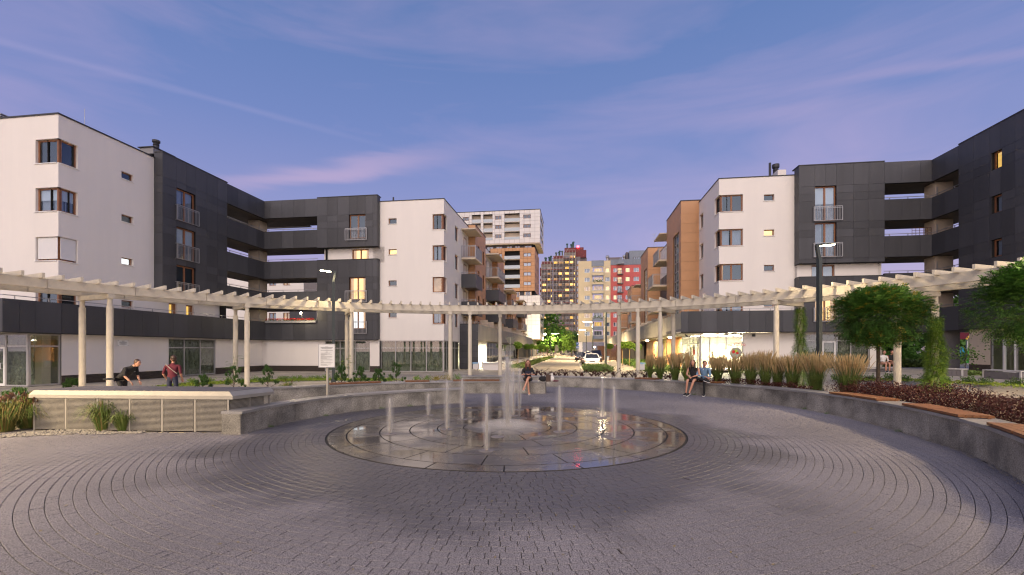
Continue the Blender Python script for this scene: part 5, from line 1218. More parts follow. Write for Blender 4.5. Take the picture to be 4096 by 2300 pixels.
# ================================================================ lights
NL = [0]
def area(loc, e, col, size, rot=(0,0,0)):
    l = bpy.data.lights.new('lamp_light', 'AREA'); l.energy = e; l.color = col; l.shape = 'DISK'; l.size = size
    o = bpy.data.objects.new('lamp_light', l); C.objects.link(o); o.location = loc; o.rotation_euler = rot; return o
def point(loc, e, col, r=.12):
    l = bpy.data.lights.new('lamp_light', 'POINT'); l.energy = e; l.color = col; l.shadow_soft_size = r
    o = bpy.data.objects.new('lamp_light', l); C.objects.link(o); o.location = loc; return o
def spot(loc, e, col, rot, ang=150, blend=.6, r=.12):
    l = bpy.data.lights.new('lamp_light', 'SPOT'); l.energy = e; l.color = col; l.shadow_soft_size = r; l.spot_size = rad(ang); l.spot_blend = blend
    o = bpy.data.objects.new('lamp_light', l); C.objects.link(o); o.location = loc; o.rotation_euler = rot; return o
def street_lamp(x, y, z, ang, label, e=900, w=.15, soft=.14, far=False, arm=.75, col=(1,.74,.42), head=.62, group=None, tilt=-8):
    g = gz(x, y)
    t = thing('street_lamp', label, 'street lamp', (x, y, g), group)
    d = Vector((math.cos(ang), math.sin(ang), 0)); top = Vector((x, y, z-.55))
    mb = MB(); mb.box((x, y, (g+z-.55)/2), (w, w, z-.55-g), ang); mb.build('pole', M['pole'], t)
    mb = MB(); mb.box((x, y, g+.12), (w*1.6, w*1.6, .24), ang); mb.box((x, y, g+.9), (w*1.05, w*1.05, .5), ang); mb.build('base', M['pole'], t)
    e0 = top; e1 = Vector((x, y, z))+d*(-.12); mb = MB(); mb.bar(e0-Vector((0,0,.05)), e1, w*.75, w*.75); e2 = e1+d*.25+Vector((0,0,.03)); mb.bar(e1-d*.03, e2, w*.7, .07); mb.build('arm', M['pole'], t)
    h0 = e2-d*.05; h1 = h0+d*head+Vector((0,0,.05))
    mb = MB(); mb.bar(h0, h1, .26, .06); mb.build('lamp_head', M['pole'], t)
    q = MB(); q.bar(h0+d*.06+Vector((0,0,-.045)), h1-d*.05+Vector((0,0,-.045)), .21, .022); q.build('lamp_lens', M['lampglow_far'] if far else M['lampglow'], t)
    c = (h0+h1)/2-Vector((0,0,.12)); ll = spot(c, e, col, (0,0,0), 165, .5, soft)
    return t
# ================================================================ paving, fountain, walls
def lerp_poly(pts, n=12):
    """Catmull-Rom through points"""
    P = [Vector(p) for p in pts]; P = [2*P[0]-P[1]]+P+[2*P[-1]-P[-2]]; o = []
    for i in range(1, len(P)-2):
        for k in range(n):
            t = k/n; a, b, c, d = P[i-1:i+3]
            o.append(.5*((2*b)+(c-a)*t+(2*a-5*b+4*c-d)*t*t+(3*b-a-3*c+d)*t**3))
    o.append(P[-2]); return o
def resample(P, step):
    out = [P[0].copy()]; acc = 0
    for a, b in zip(P[:-1], P[1:]):
        L = (b-a).length; t = 0
        while acc+L-t >= step:
            t += step-acc; out.append(a.lerp(b, t/L)); acc = 0
        acc += L-t
    return out
W1 = [(-2.5,22.6,.50),(-.6,22.6,.50),(2.38,22.2,.50),(5.37,20.4,.50),(7.45,17.95,.51),(8.72,14.9,.54),(8.85,11.6,.57),(8.1,8.4,.58),(7.3,6.75,.59),(6.1,5.0,.6),(4.6,3.7,.6)]
W2 = [(-13.4,10.1,.5),(-12.5,11.1,.5),(-12.0,11.6,.5),(-10.3,13.6,.5),(-8.27,15.55,.5),(-6.52,16.95,.5),(-4.66,18.1,.5),(-2.0,18.75,.5),(.2,18.85,.5),(1.94,18.5,.5)]
W3 = [(-5.76,9.65,.49),(-5.6,11.1,.49),(-5.05,12.6,.49),(-4.24,13.75,.49),(-2.6,15.0,.49),(-1.6,15.45,.49)]
def arc_wall(name, label, pts, thick, outward, slab=.95, cap_over=.035):
    t = thing(name, label, 'wall', (pts[0][0], pts[0][1], 0))
    P = resample(lerp_poly(pts), slab); n = len(P)
    N = []
    for i in range(n):
        d = (P[min(i+1,n-1)]-P[max(i-1,0)]); d.z = 0; d.normalize(); N.append(Vector((d.y, -d.x, 0))*outward)
    ct = .055
    for i in range(n-1):
        a, b = P[i], P[i+1]; na, nb = N[i], N[i+1]; g = (b-a).normalized()*.003
        a0 = Vector((a.x,a.y,0)); b0 = Vector((b.x,b.y,0)); za, zb = a.z, b.z
        def prism(p, q, np_, nq, z0, z1p, z1q, o0, o1, nm, m):
            k = 4; vs = []; fs = []
            v = [p+np_*o0, q+nq*o0, q+nq*o1, p+np_*o1]
            mb = MB(); mb.add([w+Vector((0,0,z0 if not hasattr(z0,'__len__') else z0[j])) for j, w in enumerate(v)]+[v[0]+Vector((0,0,z1p)), v[1]+Vector((0,0,z1q)), v[2]+Vector((0,0,z1q)), v[3]+Vector((0,0,z1p))],
                   [(0,3,2,1),(4,5,6,7),(0,1,5,4),(1,2,6,5),(2,3,7,6),(3,0,4,7)])
            return mb.build(nm, m, t)
        prism(a0+g, b0-g, na, nb, -.05, za-ct-.004, zb-ct-.004, 0, thick, 'stone_block', M['granite'])
        prism(a0+g*.7, b0-g*.7, na, nb, (za-ct, zb-ct, zb-ct, za-ct), za, zb, -cap_over, thick+.02, 'cap_stone', M['granite_cap'])
    return t, P, N
def seat_board(P, N, i, thick, idx, label, split=2, skew=0.):
    """wooden seat of two slatted boards on the cap stones"""
    t = thing('seat_board', label, 'bench seat', P[i])
    for k in range(split):
        a, b = P[i+k], P[i+k+1]; na, nb = N[i+k], N[i+k+1]
        u = .02 if k else 0
        a2 = a.lerp(b, u+.01); b2 = a.lerp(b, .995)
        m = 5
        for j in range(m):
            o0 = -.02+(thick-.04)*j/m; o1 = -.02+(thick-.04)*(j+1)/m-.008
            z = Vector((0,0,.012)); z1 = Vector((0,0,.058))
            v = [a2+na*o0, b2+nb*o0, b2+nb*o1, a2+na*o1]
            mb = MB(); mb.add([w+z for w in v]+[w+z1 for w in v], [(0,3,2,1),(4,5,6,7),(0,1,5,4),(1,2,6,5),(2,3,7,6),(3,0,4,7)]); mb.build('slat', M['wood'], t)
        bt = MB()
        for o in (.08, thick-.14): bt.bar(a2+na*o+Vector((0,0,.006)), b2+nb*o+Vector((0,0,.006)), .05, .012)
        bt.build('batten', M['wood'], t)
    return t
def fountain():
    t = thing('fountain', 'round flush fountain of wet dark stone slabs with ring joints', 'fountain', FC)
    ks = [.44, 1.02, 1.61, 2.22, 2.86, 3.53, 3.9]; k0 = .0
    cnt = [8, 8, 12, 12, 16, 20]
    mb = MB(); mb._lathe(FC, [(FR+.03,-.12),(FR+.03,-.035)], 96, 0); mb.build('drain_bed', M['pave_joint'], t)
    mb = MB(); mb._lathe(FC, [(.43,-.03),(.43,.0)], 32, 0); mb.build('slab', M['wetstone'], t)
    for r in range(6):
        r0, r1 = ks[r]+.013, ks[r+1]-.013; n = cnt[r]; off = R.random()*6
        for i in range(n):
            t0 = off+2*math.pi*i/n; t1 = off+2*math.pi*(i+1)/n; g0 = .011/r0; g1 = .011/r1; m = max(3, int((t1-t0)*r1/.14))
            vs = []; 
            for zz in (-.03, 0.0+R.uniform(-.0012,.0012)):
                for (rr, g) in ((r0, g0), (r1, g1)):
                    for k in range(m+1):
                        a = t0+g+(t1-t0-2*g)*k/m; vs.append(FC+Vector((rr*math.cos(a), rr*math.sin(a), zz)))
            q = m+1; fs = []
            for k in range(m):
                fs += [(2*q+k, 3*q+k, 3*q+k+1, 2*q+k+1), (k, k+1, 2*q+k+1, 2*q+k), (q+k+1, q+k, 3*q+k, 3*q+k+1)]
            fs += [(0, 2*q, 3*q, q), (m, q+m, 3*q+m, 2*q+m)]
            b = MB(); b.add(vs, fs); b.build('slab', M['wetstone'] if r < 5 else M['wetstone2'], t)
    # steel rim and nozzles with their jets
    jets = [(545,358,150,'jet'),(778,246,118,'jet'),(892,330,45,'jet'),(983,270,30,'jet'),(1132,460,130,'jet'),(1253,300,-92,'main'),(1293,248,-10,'jet'),(1330,212,-30,'jet'),(1573,345,75,'jet'),(1832,260,25,'jet'),(1903,386,80,'jet'),(1197,375,None,None),(1590,277,None,None)]
    names = ['far left','left rear','left front','rear left of the tall jet','front','central tall','just behind the tall jet','rear right of the tall jet','right front','far right rear','far right front']
    for i, (x, y, yt, kd) in enumerate(jets):
        px, py = 1200+x/1.5153, 1500+y/1.5153; c = G(px, py)
        if i == 5: c = Vector((FC.x, FC.y, 0))
        b = MB(); b._lathe(c, [(.14,-.01),(.14,.008),(.11,.009),(.10,.004),(.0301,.004),(.03,.014),(.001,.016)], 20, 0); b.build('nozzle', M['benchslat'], t)
        if kd is None: continue
        pyt = 1500+yt/1.5153; h = zat(pyt, c.y)
        jl = {'jet':'%s white column of water rising from the fountain' % names[i],'main':'tallest white column of water in the centre of the fountain'}[kd]
        j = thing('water_jet', jl, 'water jet', c, 'water jets of the fountain')
        k = 1.75 if kd == 'main' else 1.
        b = MB(); b._lathe(c, [(.020*k,.02),(.026*k,h*.5),(.036*k,h*1.05)], 14, 0); b.build('core', M['water_core'], j, smooth=True)
        b = MB(); b._lathe(c, [(.05*k,.03),(.085*k,h*.4),(.12*k,h*.8),(.13*k,h*1.2)], 16, 0); b.build('spray', M['water_veil'], j, smooth=True)
        if kd == 'main':
            b = MB(); b._lathe(c, [(1.0,.0),(.95,.03),(.7,.09),(.3,.15),(.03,.17)], 28, 0); b.build('mist', M['water_mist'], j, smooth=True)
    return t
def in_plaza(x, y):
    """inside the paved bowl, outside the fountain"""
    return True
def paving():
    t = thing('plaza_paving', 'ring of small grey concrete pavers laid in circles round the fountain', 'paving', (FC.x, FC.y, 0)); t['kind'] = 'structure'; 
    del t['category']
    poly = [(p.x, p.y) for p in lerp_poly(W1, 6)]; p2 = [(p.x, p.y) for p in lerp_poly(W2, 6)][::-1]
    PL = [(x, y) for x, y in poly[::-1]]+p2 if False else None
    c1 = (-1.79, 12.59); 
    w1 = [(p.x, p.y) for p in lerp_poly(W1, 8)]; w2 = [(p.x, p.y) for p in lerp_poly(W2, 8)]
    # closed region: along W2 from left to right, jump to W1, along W1 to the near right, back below the camera
    reg = [(-8.2,9.1),(-12.9,8.4),(-16,6.5),(-16,-3)]+[(8,-3)]+w1[::-1]+[(1.94,18.5)]+w2[::-1][:40]+[(-8.27,15.5),(-5.9,10.2)]
    reg = [(-16,-3),(8,-3)]+[q for q in w1[::-1]]+[(-2.6,19.0)]+[q for q in w2[::-1] if -8.3 < q[0] < -2.6]+[(-6.0,11.2),(-6.2,9.9),(-10.9,9.9),(-12.4,8.3),(-16,7.0)]
    def inside(x, y):
        c = False; j = len(reg)-1
        for i in range(len(reg)):
            xi, yi = reg[i]; xj, yj = reg[j]
            if (yi > y) != (yj > y) and x < (xj-xi)*(y-yi)/(yj-yi)+xi: c = not c
            j = i
        return c
    P = []; r = FR+.035; pitch = .12; ri = 0
    while r < 15.2:
        a = R.random()*6.28; end = a+2*math.pi
        while a < end-.05/r:
            w = R.choice((.105,.13,.16,.16,.19)); da = w/(r+pitch/2)
            if a+da > end: da = end-a
            am = a+da/2; x = FC.x+(r+.06)*math.cos(am); y = FC.y+(r+.06)*math.sin(am)
            if y > 1.2 and abs(x) < y*1.25+2.5 and inside(x, y): P.append((y, r, a, da, R.uniform(-.0015,.0015), R.uniform(-.002,.002)))
            a += da
        r += pitch; ri += 1
    P.sort(key=lambda q: (q[0]-2.9 if q[0] > 2.9 else 50, q[0]))
    def shape(mb, q):
        y, r, a, da, dz, tl = q; g = .0027; r0, r1 = r+g, r+pitch-g; a0 = a+g/r; a1 = a+da-g/r; c = .003
        n = 2 if r < 6 else 1
        def ring(r0, r1, a0, a1, z):
            return [FC+Vector((r0*math.cos(a0), r0*math.sin(a0), z+tl)), FC+Vector((r0*math.cos(a1), r0*math.sin(a1), z-tl)), FC+Vector((r1*math.cos(a1), r1*math.sin(a1), z-tl)), FC+Vector((r1*math.cos(a0), r1*math.sin(a0), z+tl))]
        v = ring(r0, r1, a0, a1, -.02)+ring(r0, r1, a0, a1, -.004+dz)+ring(r0+c, r1-c, a0+c/r, a1-c/r, dz)
        mb.add(v, [(8,11,10,9)]+[(4+k, 8+k, 8+(k+1)%4, 4+(k+1)%4) for k in range(4)]+[(k, 4+k, 4+(k+1)%4, (k+1)%4) for k in range(4)])
    for q in P[:300]:
        mb = MB(); shape(mb, q); mb.build('paver', M['paver'], t)
    mb = MB()
    for q in P[300:]: shape(mb, q)
    tag(mb.build('pavers', M['paver'], t), kind='stuff')
    mb = MB(); mb.add([Vector((x, y, -.012)) for x, y in reg], [tuple(range(len(reg)))])
    o = mb.build('joint_bed', M['pave_joint'], t)
    return t
def ground():
    xs = [-900,-300,-120,-60]+[-40+1.25*i for i in range(72)]+[60,120,300,900]; ys = [-300,-60,-20]+[-8+1.25*i for i in range(64)]+[80,95,120,160,240,400,900]
    v = [(x, y, gz(x, y)-.02) for y in ys for x in xs]; n = len(xs)
    f = [(j*n+i, j*n+i+1, (j+1)*n+i+1, (j+1)*n+i) for j in range(len(ys)-1) for i in range(n-1)]
    mb = MB(); mb.add(v, f); o = mb.build('ground', M['pavement'], None, smooth=True); o['kind'] = 'structure'
    rd = MB(); rd.gbox(-4.5, .5, 39, 230, -.01, -.008); rd.add([gw(-4.5,39,-.008), gw(.5,39,-.008), gw(3.5,35.5,-.008), gw(-9,36,-.008)], [(0,1,2,3)]); o = rd.build('road', M['road'], None); o['kind'] = 'structure'
    for nm, a0, a1, b0, b1 in (('kerb',-4.62,-4.5,39,120),('kerb',.5,.6,41,120),('kerb',3.2,3.3,44,120)):
        i = 0
        k = thing('kerb', {-4.62:'left stone kerb of the street',.5:'kerb between the street and the grassed parking strip',3.2:'kerb between the parking strip and the pavement'}[a0], 'kerb', gw(a0, b0, 0)); k['kind'] = 'structure'; del k['category']
        b = b0
        while b < b1: gcub('kerb_stone', M['kerb'], k, a0, a1, b, b+.985, -.05, .09 if a0 < 0 else .05); b += 1
    return o
def vent_box():
    t = thing('ventilation_housing', 'low metal housing with perforated sheet sides and a dark flat roof, left of the fountain', 'housing', (-8.5, 10.4, 0))
    A, Bp, Cc, D = Vector((-10.75,10.25,0)), Vector((-6.18,9.92,0)), Vector((-5.88,11.02,0)), Vector((-10.6,11.4,0))
    zt = .89; ov = .06
    ctr = (A+Bp+Cc+D)/4
    def grow(p, s): return p+(p-ctr).normalized()*s
    def slab(ps0, z0, ps1, z1, nm, m):
        mb = MB(); mb.add([p+Vector((0,0,z0)) for p in ps0]+[p+Vector((0,0,z1)) for p in ps1], [(0,3,2,1),(4,5,6,7),(0,1,5,4),(1,2,6,5),(2,3,7,6),(3,0,4,7)]); return mb.build(nm, m, t)
    O = [A, Bp, Cc, D]; O1 = [grow(p, .12) for p in O]; O0 = [grow(p, .02) for p in O]
    slab(O1, zt-.17, O1, zt-.10, 'roof_edge', M['steel']); slab(O1, zt-.098, O0, zt, 'roof_edge', M['steel']); slab(O0, zt+.002, O0, zt+.006, 'roof', M['slate'])
    dk = [grow(p, -.12) for p in O]; slab(dk, 0, dk, zt-.18, 'inner_wall', M['boxinside'])
    for (p, q, n) in ((A, Bp, 6), (Bp, Cc, 2), (A, D, 2)):
        d = (q-p); L = d.length; d.normalize()
        for i in range(n+1):
            c = p+d*(L*i/n); barc('post', M['steel'], t, c+Vector((0,0,0)), c+Vector((0,0,zt-.17)), .035, .03)
        for i in range(n):
            a = p+d*(L*i/n+.03); b = p+d*(L*(i+1)/n-.03); nrm = Vector((d.y, -d.x, 0))
            mb = MB(); s = .026; nx = int((b-a).length/s); nz = int((zt-.2)/s); w = .010
            for k in range(nx+1): x = a+d*(k*s)+nrm*.012; mb.bar(x+Vector((0,0,.03)), x+Vector((0,0,zt-.18)), w, .002)
            for k in range(nz+1): z = Vector((0,0,.03+k*s)); mb.bar(a+z+nrm*.014, b+z+nrm*.014, .002, w)
            mb.build('perforated_panel', M['steel'], t)
    return t
def pergola():
    t = thing('pergola', 'long curved concrete pergola with paired round columns and radial rafters', 'pergola', (PC[0], PC[1], 0))
    zb = 4.12; r0, r1 = 17.9, 19.95; bh = .36
    def pt(r, a, z=0): a = rad(a); return Vector((PC[0]+r*math.sin(a), PC[1]+r*math.cos(a), z))
    for r, joints in ((r0, [-84,-74.6,-65.5,-56.6,-48,-39.6,-31.5,-20.5,-11,-3.2,.3,10.6,19.4,24.8,34.5,44,53.5,63,73,83,93]), (r1, [-84,-75,-65,-56,-47.5,-38,-28,-18,-8,-2.5,4,14,22,30,40,50,60,70,80,93])):
        for a0, a1 in zip(joints[:-1], joints[1:]):
            mb = MB(); n = max(3, int((a1-a0)/1.2)); g = .03; W_ = .10
            vs = []
            for k in range(n+1):
                a = a0+g+(a1-a0-2*g)*k/n; vs += [pt(r-W_, a, zb), pt(r+W_, a, zb), pt(r+W_, a, zb+bh), pt(r-W_, a, zb+bh)]
            fs = []
            for k in range(n):
                for j in range(4): fs.append((k*4+j, (k+1)*4+j, (k+1)*4+(j+1)%4, k*4+(j+1)%4))
            fs += [(0,1,2,3), (n*4+3,n*4+2,n*4+1,n*4)]
            mb.add(vs, fs); mb.build('beam', M['concrete'], t)
    a = -84.4
    while a < 92:
        barc('rafter', M['concrete'], t, pt(r0-.42, a, zb+bh+.075), pt(r1+.4, a, zb+bh+.07), .08, .175); a += 1.82
    def column(p, nm='column'):
        mb = MB(); mb._lathe(p, [(.118,gz(p.x,p.y)-.05),(.118,3.62),(.088,3.63),(.088,3.93)], 24, 0); mb.build(nm, M['concrete'], t, smooth=False)
    pairs = [(-76,-76.5),(-59.3,-60.1),(-42.4,-42.7),(-25.9,-26.0),(-7.8,-7.7),(None,1.5),(-4.0,None),(None,23.3),(27.9,None),(31.8,32.5),(49.8,50.8),(64.3,65.3),(80,80.5)]
    for a0, a1 in pairs:
        if a0 is not None: p = pt(r0, a0); column(p)
        if a1 is not None: q = pt(r1, a1); column(q)
        if a0 is not None and a1 is not None:
            d = (q-p).normalized(); barc('cross_beam', M['concrete'], t, p-d*.13+Vector((0,0,zb-.105)), q+d*.13+Vector((0,0,zb-.105)), .22, .19)
        else:
            x = p if a0 is not None else q
            mb = MB(); mb.box(x+Vector((0,0,zb-.105)), (.22,.22,.19), rad(-(a0 if a0 is not None else a1))); mb.build('capital', M['concrete'], t)
    return t, pt
# ================================================================ vegetation
def crown_tree(x, y, zc, rx, rz, label, cat='tree', n=1400, ls=.055, trunk=.05, leafm='leaf_dark', n2=0, fr=True, flat=.5, z0=None, group=None):
    g = gz(x, y) if z0 is None else z0; t = thing('tree', label, cat, (x, y, g), group); c = Vector((x, y, zc))
    tb = MB(); tb.tube([(x,y,g-.05),(x+.01,y,g+(zc-g)*.5),(x-.01,y,zc-rz*.3)], [trunk*1.2, trunk, trunk*.8], 8)
    for k in range(9):
        a = k*2.4; e = c+Vector((math.cos(a)*rx*.7, math.sin(a)*rx*.7, R.uniform(-.3,.6)*rz)); tb.tube([(x,y,zc-rz*.55),(x+(e.x-x)*.4,y+(e.y-y)*.4,zc-rz*.2+(e.z-zc)*.3), e], [trunk*.5,trunk*.35,.006], 5)
    tb.build('trunk', M['bark'], t)
    mb = MB(); m2 = MB(); clumps = [(Vector((R.gauss(0,1), R.gauss(0,1), R.gauss(0,1))).normalized(), R.uniform(.72,1.12)) for _ in range(26)]
    for i in range(n):
        if R.random() < .8:
            cd, cr = R.choice(clumps); d = (cd*1.5+Vector((R.gauss(0,.5), R.gauss(0,.5), R.gauss(0,.5)))).normalized(); rr = cr*R.uniform(.7,1.0)
        else:
            d = Vector((R.gauss(0,1), R.gauss(0,1), R.gauss(0,1))).normalized(); rr = R.uniform(.3,.95)
        p = c+Vector((d.x*rx*rr, d.y*rx*rr, d.z*rz*rr*(1 if d.z > 0 else flat+.35)))
        tgt = m2 if (n2 and R.random() < n2) else mb
        if fr: frond(tgt, p, d+Vector((R.uniform(-.7,.7),R.uniform(-.7,.7),R.uniform(-.4,.7))), ls*3.0, 4, ls)
        else: leaf(tgt, p, ls*2)
    mb.build('crown', M[leafm], t)
    if m2.f: m2.build('crown', M['leaf_yellow'], t)
    return t
def ball_tree_proto():
    t = thing('ball_tree', 'nearest round clipped tree of the left street row, beside the road signs', 'tree', (0,0,0), 'round clipped trees along the street')
    tb = MB(); tb.tube([(0,0,0),(0,0,1.2),(.02,0,2.0)], [.04,.035,.03], 6); tb.build('trunk', M['wood_stake'], t)
    mb = MB()
    for i in range(520):
        d = Vector((R.gauss(0,1), R.gauss(0,1), R.gauss(0,1))).normalized(); r = .46*R.uniform(.6,1.08); leaf(mb, Vector((0,0,2.3))+Vector((d.x*r, d.y*r, d.z*r*.8)), .17, w=.5)
    mb.build('crown', M['leaf_bright'], t); return t
def big_tree(x, y, h, rx, label, leafm='leaf_mid', n=2600, s=.5, trunk=.2, z0=1.5):
    t = thing('tree', label, 'tree', (x, y, 0)); tb = MB(); tb.tube([(x,y,0),(x,y,h*.45),(x+.2,y,h*.8)], [trunk,trunk*.7,trunk*.3], 7)
    for k in range(8): a = k*2.4; tb.tube([(x,y,h*(.3+.05*k)),(x+math.cos(a)*rx*.7,y+math.sin(a)*rx*.7,h*(.5+.05*k))], [trunk*.4,.03], 5)
    tb.build('trunk', M['bark'], t); mb = MB()
    cl = [Vector((R.uniform(-1,1)*rx*.75, R.uniform(-1,1)*rx*.75, R.uniform(z0/h+.08,.92)*h)) for _ in range(22)]
    for i in range(n):
        c = R.choice(cl); p = Vector((x,y,0))+c+Vector((R.gauss(0,1)*rx*.2, R.gauss(0,1)*rx*.2, R.gauss(0,1)*h*.07)); leaf(mb, p, s*R.uniform(.6,1.2))
    mb.build('crown', M[leafm], t); return t
def grass_clump(x, y, z, h, r, label, n=150, plume=True, dark=False, group='feather reed grass clumps behind the granite wall'):
    t = thing('grass_clump', label, 'ornamental grass', (x, y, z), group); mb = MB(); pm = MB()
    for i in range(n):
        a = R.uniform(0, 6.283); q = R.uniform(0, 1)**.6; b = Vector((x+math.cos(a)*r*.35*q, y+math.sin(a)*r*.35*q, z)); hh = h*R.uniform(.72,1.03); sp = r*q*R.uniform(.5,1.2)
        tip = b+Vector((math.cos(a)*sp, math.sin(a)*sp, hh)); mid = b.lerp(tip, .5)-Vector((math.cos(a), math.sin(a), 0))*sp*.15; w = Vector((-math.sin(a+1), math.cos(a+1), 0))*.0035
        w2 = Vector((math.cos(R.random()*6), math.sin(R.random()*6), 0))*.005
        mb.add([b-w2, b+w2, mid+w2*.8, mid-w2*.8, tip+w2*.3, tip-w2*.3], [(0,1,2,3),(3,2,4,5)])
        if plume and R.random() < .7:
            d = (tip-mid).normalized(); p0 = tip-d*h*.30; pm.tube([p0, p0+d*h*.12, p0+d*h*.25, p0+d*h*.34+Vector((math.cos(a),math.sin(a),0))*.02], [.002,.011,.009,.001], 3, cap=False)
    for i in range(n//2):                                            # arching leaves low down
        a = R.uniform(0, 6.283); b = Vector((x, y, z)); L = h*R.uniform(.35,.6); o = Vector((math.cos(a), math.sin(a), 0)); w = Vector((-math.sin(a), math.cos(a), 0))*.006
        p1 = b+o*L*.35+Vector((0,0,L*.75)); p2 = b+o*L*.8+Vector((0,0,L*.7)); mb.add([b-w, b+w, p1+w, p1-w, p2+w*.2, p2-w*.2], [(0,1,2,3),(3,2,4,5)])
    mb.build('blades', M['blade'], t)
    if pm.f: pm.build('plumes', M['straw'], t, smooth=True)
    return t
def fountain_grass(x, y, z, h, r, label, n=420, plumes=30, dry=.25):
    t = thing('grass_clump', label, 'ornamental grass', (x, y, z)); mb = MB(); db = MB(); pm = MB()
    for i in range(n):
        a = R.uniform(0, 6.283); o = Vector((math.cos(a), math.sin(a), 0)); L = h*R.uniform(.7,1.15); lean = R.uniform(.05,1.)**1.0; b = Vector((x,y,z))+o*R.uniform(0,r*.25); w = Vector((-math.sin(a), math.cos(a), 0))*.0045
        pts = [b, b+o*r*lean*.35+Vector((0,0,L*.5)), b+o*r*lean*.75+Vector((0,0,L*(.85-.2*lean))), b+o*r*lean*1.15+Vector((0,0,L*(.95-.65*lean)))]
        tgt = db if R.random() < dry else mb
        tgt.add([pts[0]-w, pts[0]+w, pts[1]+w, pts[1]-w, pts[2]+w*.8, pts[2]-w*.8, pts[3]], [(0,1,2,3),(3,2,4,5),(5,4,6)])
    for i in range(plumes):
        a = R.uniform(0, 6.283); o = Vector((math.cos(a), math.sin(a), 0)); lean = R.uniform(.3,1.0); p0 = Vector((x,y,z))+o*r*lean*.8+Vector((0,0,h*(1.0-.25*lean))); d = (o*lean+Vector((0,0,.9))).normalized()
        pm.tube([p0-d*.25, p0, p0+d*.04, p0+d*.09, p0+d*.13], [.0015,.002,.013,.012,.001], 5, cap=False)
    mb.build('blades', M['blade'], t); db.build('dry_blades', M['drygrass'], t)
    if pm.f: pm.build('plumes', M['darkplume'], t)
    return t
def pine(x, y, z, h, r, label, leggy=True):
    t = thing('dwarf_pine', label, 'shrub', (x, y, z)); tb = MB(); mb = MB(); tips = []
    n = 7 if leggy else 10
    for k in range(n):
        a = k*2.39+R.random(); u = (k/(n-1)); e = Vector((x+math.cos(a)*r*(1-u*.8)*R.uniform(.6,1), y+math.sin(a)*r*(1-u*.8), z+h*(.25+.72*u))); tb.tube([(x,y,z+h*.08+h*.5*u),e], [.014,.007], 4, cap=False); tips.append(e)
    tb.tube([(x,y,z-.05),(x,y,z+h*.8)], [.02,.008], 5, cap=False); tb.build('stem', M['bark'], t)
    for e in tips:
        for s in range(7):
            c = e+Vector((R.uniform(-1,1)*r*.25, R.uniform(-1,1)*r*.25, R.uniform(-.1,.1)*h))
            for i in range(46):
                d = Vector((R.gauss(0,1), R.gauss(0,1), R.gauss(.7,.8))).normalized(); L = R.uniform(.06,.11); w = d.orthogonal().normalized()*.008; q = c+Vector((0,0,R.uniform(-.04,.05)))
                mb.add([q-w, q+w, q+d*L], [(0,1,2)])
    mb.build('needles', M['needle'], t); return t
def scatter_leaves(name, label, pts, n, rx, h, m, s, z0=0., kind='stuff', stems=None):
    """leafy mass along a polyline"""
    mb = MB(); sb = MB(); 
    for i in range(n):
        k = R.uniform(0, len(pts)-1.001); a = Vector(pts[int(k)]); b = Vector(pts[int(k)+1]); p = a.lerp(b, k-int(k)); u = R.random()
        bump_ = .72+.28*math.sin(p.x*2.3+p.y*3.1)*math.sin(p.x*.9-p.y*1.3)+.1*R.random()
        q = Vector((p.x+R.uniform(-1,1)*rx, p.y+R.uniform(-1,1)*rx, z0+p.z+h*bump_*(u**.6))); leaf(mb, q, s*R.uniform(.6,1.3))
        if stems and R.random() < stems: 
            tpx = q+Vector((R.uniform(-.1,.1),R.uniform(-.1,.1),R.uniform(.0,.12))); sb.tube([(q.x,q.y,z0+p.z),tpx], [.004,.0015], 3, cap=False)
            for j in range(5): leaf(mb, tpx-Vector((0,0,.03*j)), s*.8)
    o = mb.build(name, m, None); tag(o, label, 'shrubs', kind=kind)
    if sb.f: s_ = sb.build('twigs', M['bark'], o); 
    return o
def sprig(x, y, z, h, label, m='leaf_red', n=5):
    t = thing('barberry_shrub', label, 'shrub', (x, y, z), 'low barberry shrubs behind the rear granite wall'); tb = MB(); mb = MB()
    for k in range(n):
        a = R.uniform(0, 6.28); d = Vector((math.cos(a), math.sin(a), 0)); L = h*R.uniform(.6,1.15); P = [Vector((x,y,z))]
        for j in range(1, 6): u = j/5; P.append(Vector((x,y,z))+d*L*.8*u*u+Vector((0,0,L*(u-.22*u*u))))
        tb.tube(P, [.006,.005,.004,.003,.002,.001], 4, cap=False)
        for i in range(26): u = R.uniform(.2,1); i0 = min(4, int(u*5)); q = P[i0].lerp(P[i0+1], u*5-i0); leaf(mb, q, .045)
    tb.build('twig', M['bark'], t); mb.build('leaves', M[m], t); return t
def vine(x, y, z0, z1, r0, r1, label, n=700, m='leaf_mid'):
    t = thing('climbing_plant', label, 'climber', (x, y, z0)); mb = MB(); tb = MB()
    for k in range(4): tb.tube([(x+.15*math.cos(k*1.6+j*.8), y+.15*math.sin(k*1.6+j*.8), z0+(z1-z0)*j/9) for j in range(10)], .012, 4, cap=False)
    tb.build('stem', M['bark'], t)
    for i in range(n):
        u = R.random(); z = z0+(z1-z0)*u; r = (r0+(r1-r0)*u)*(.6+.5*math.sin(z*4+1)*.5+.3); a = R.uniform(0, 6.28); p = Vector((x+math.cos(a)*r*R.uniform(.45,1), y+math.sin(a)*r*R.uniform(.45,1), z)); frond(mb, p, (math.cos(a)*.6, math.sin(a)*.6, R.uniform(-1.0,.5)), .15, 4, .045)
    mb.build('foliage', M[m], t); return t
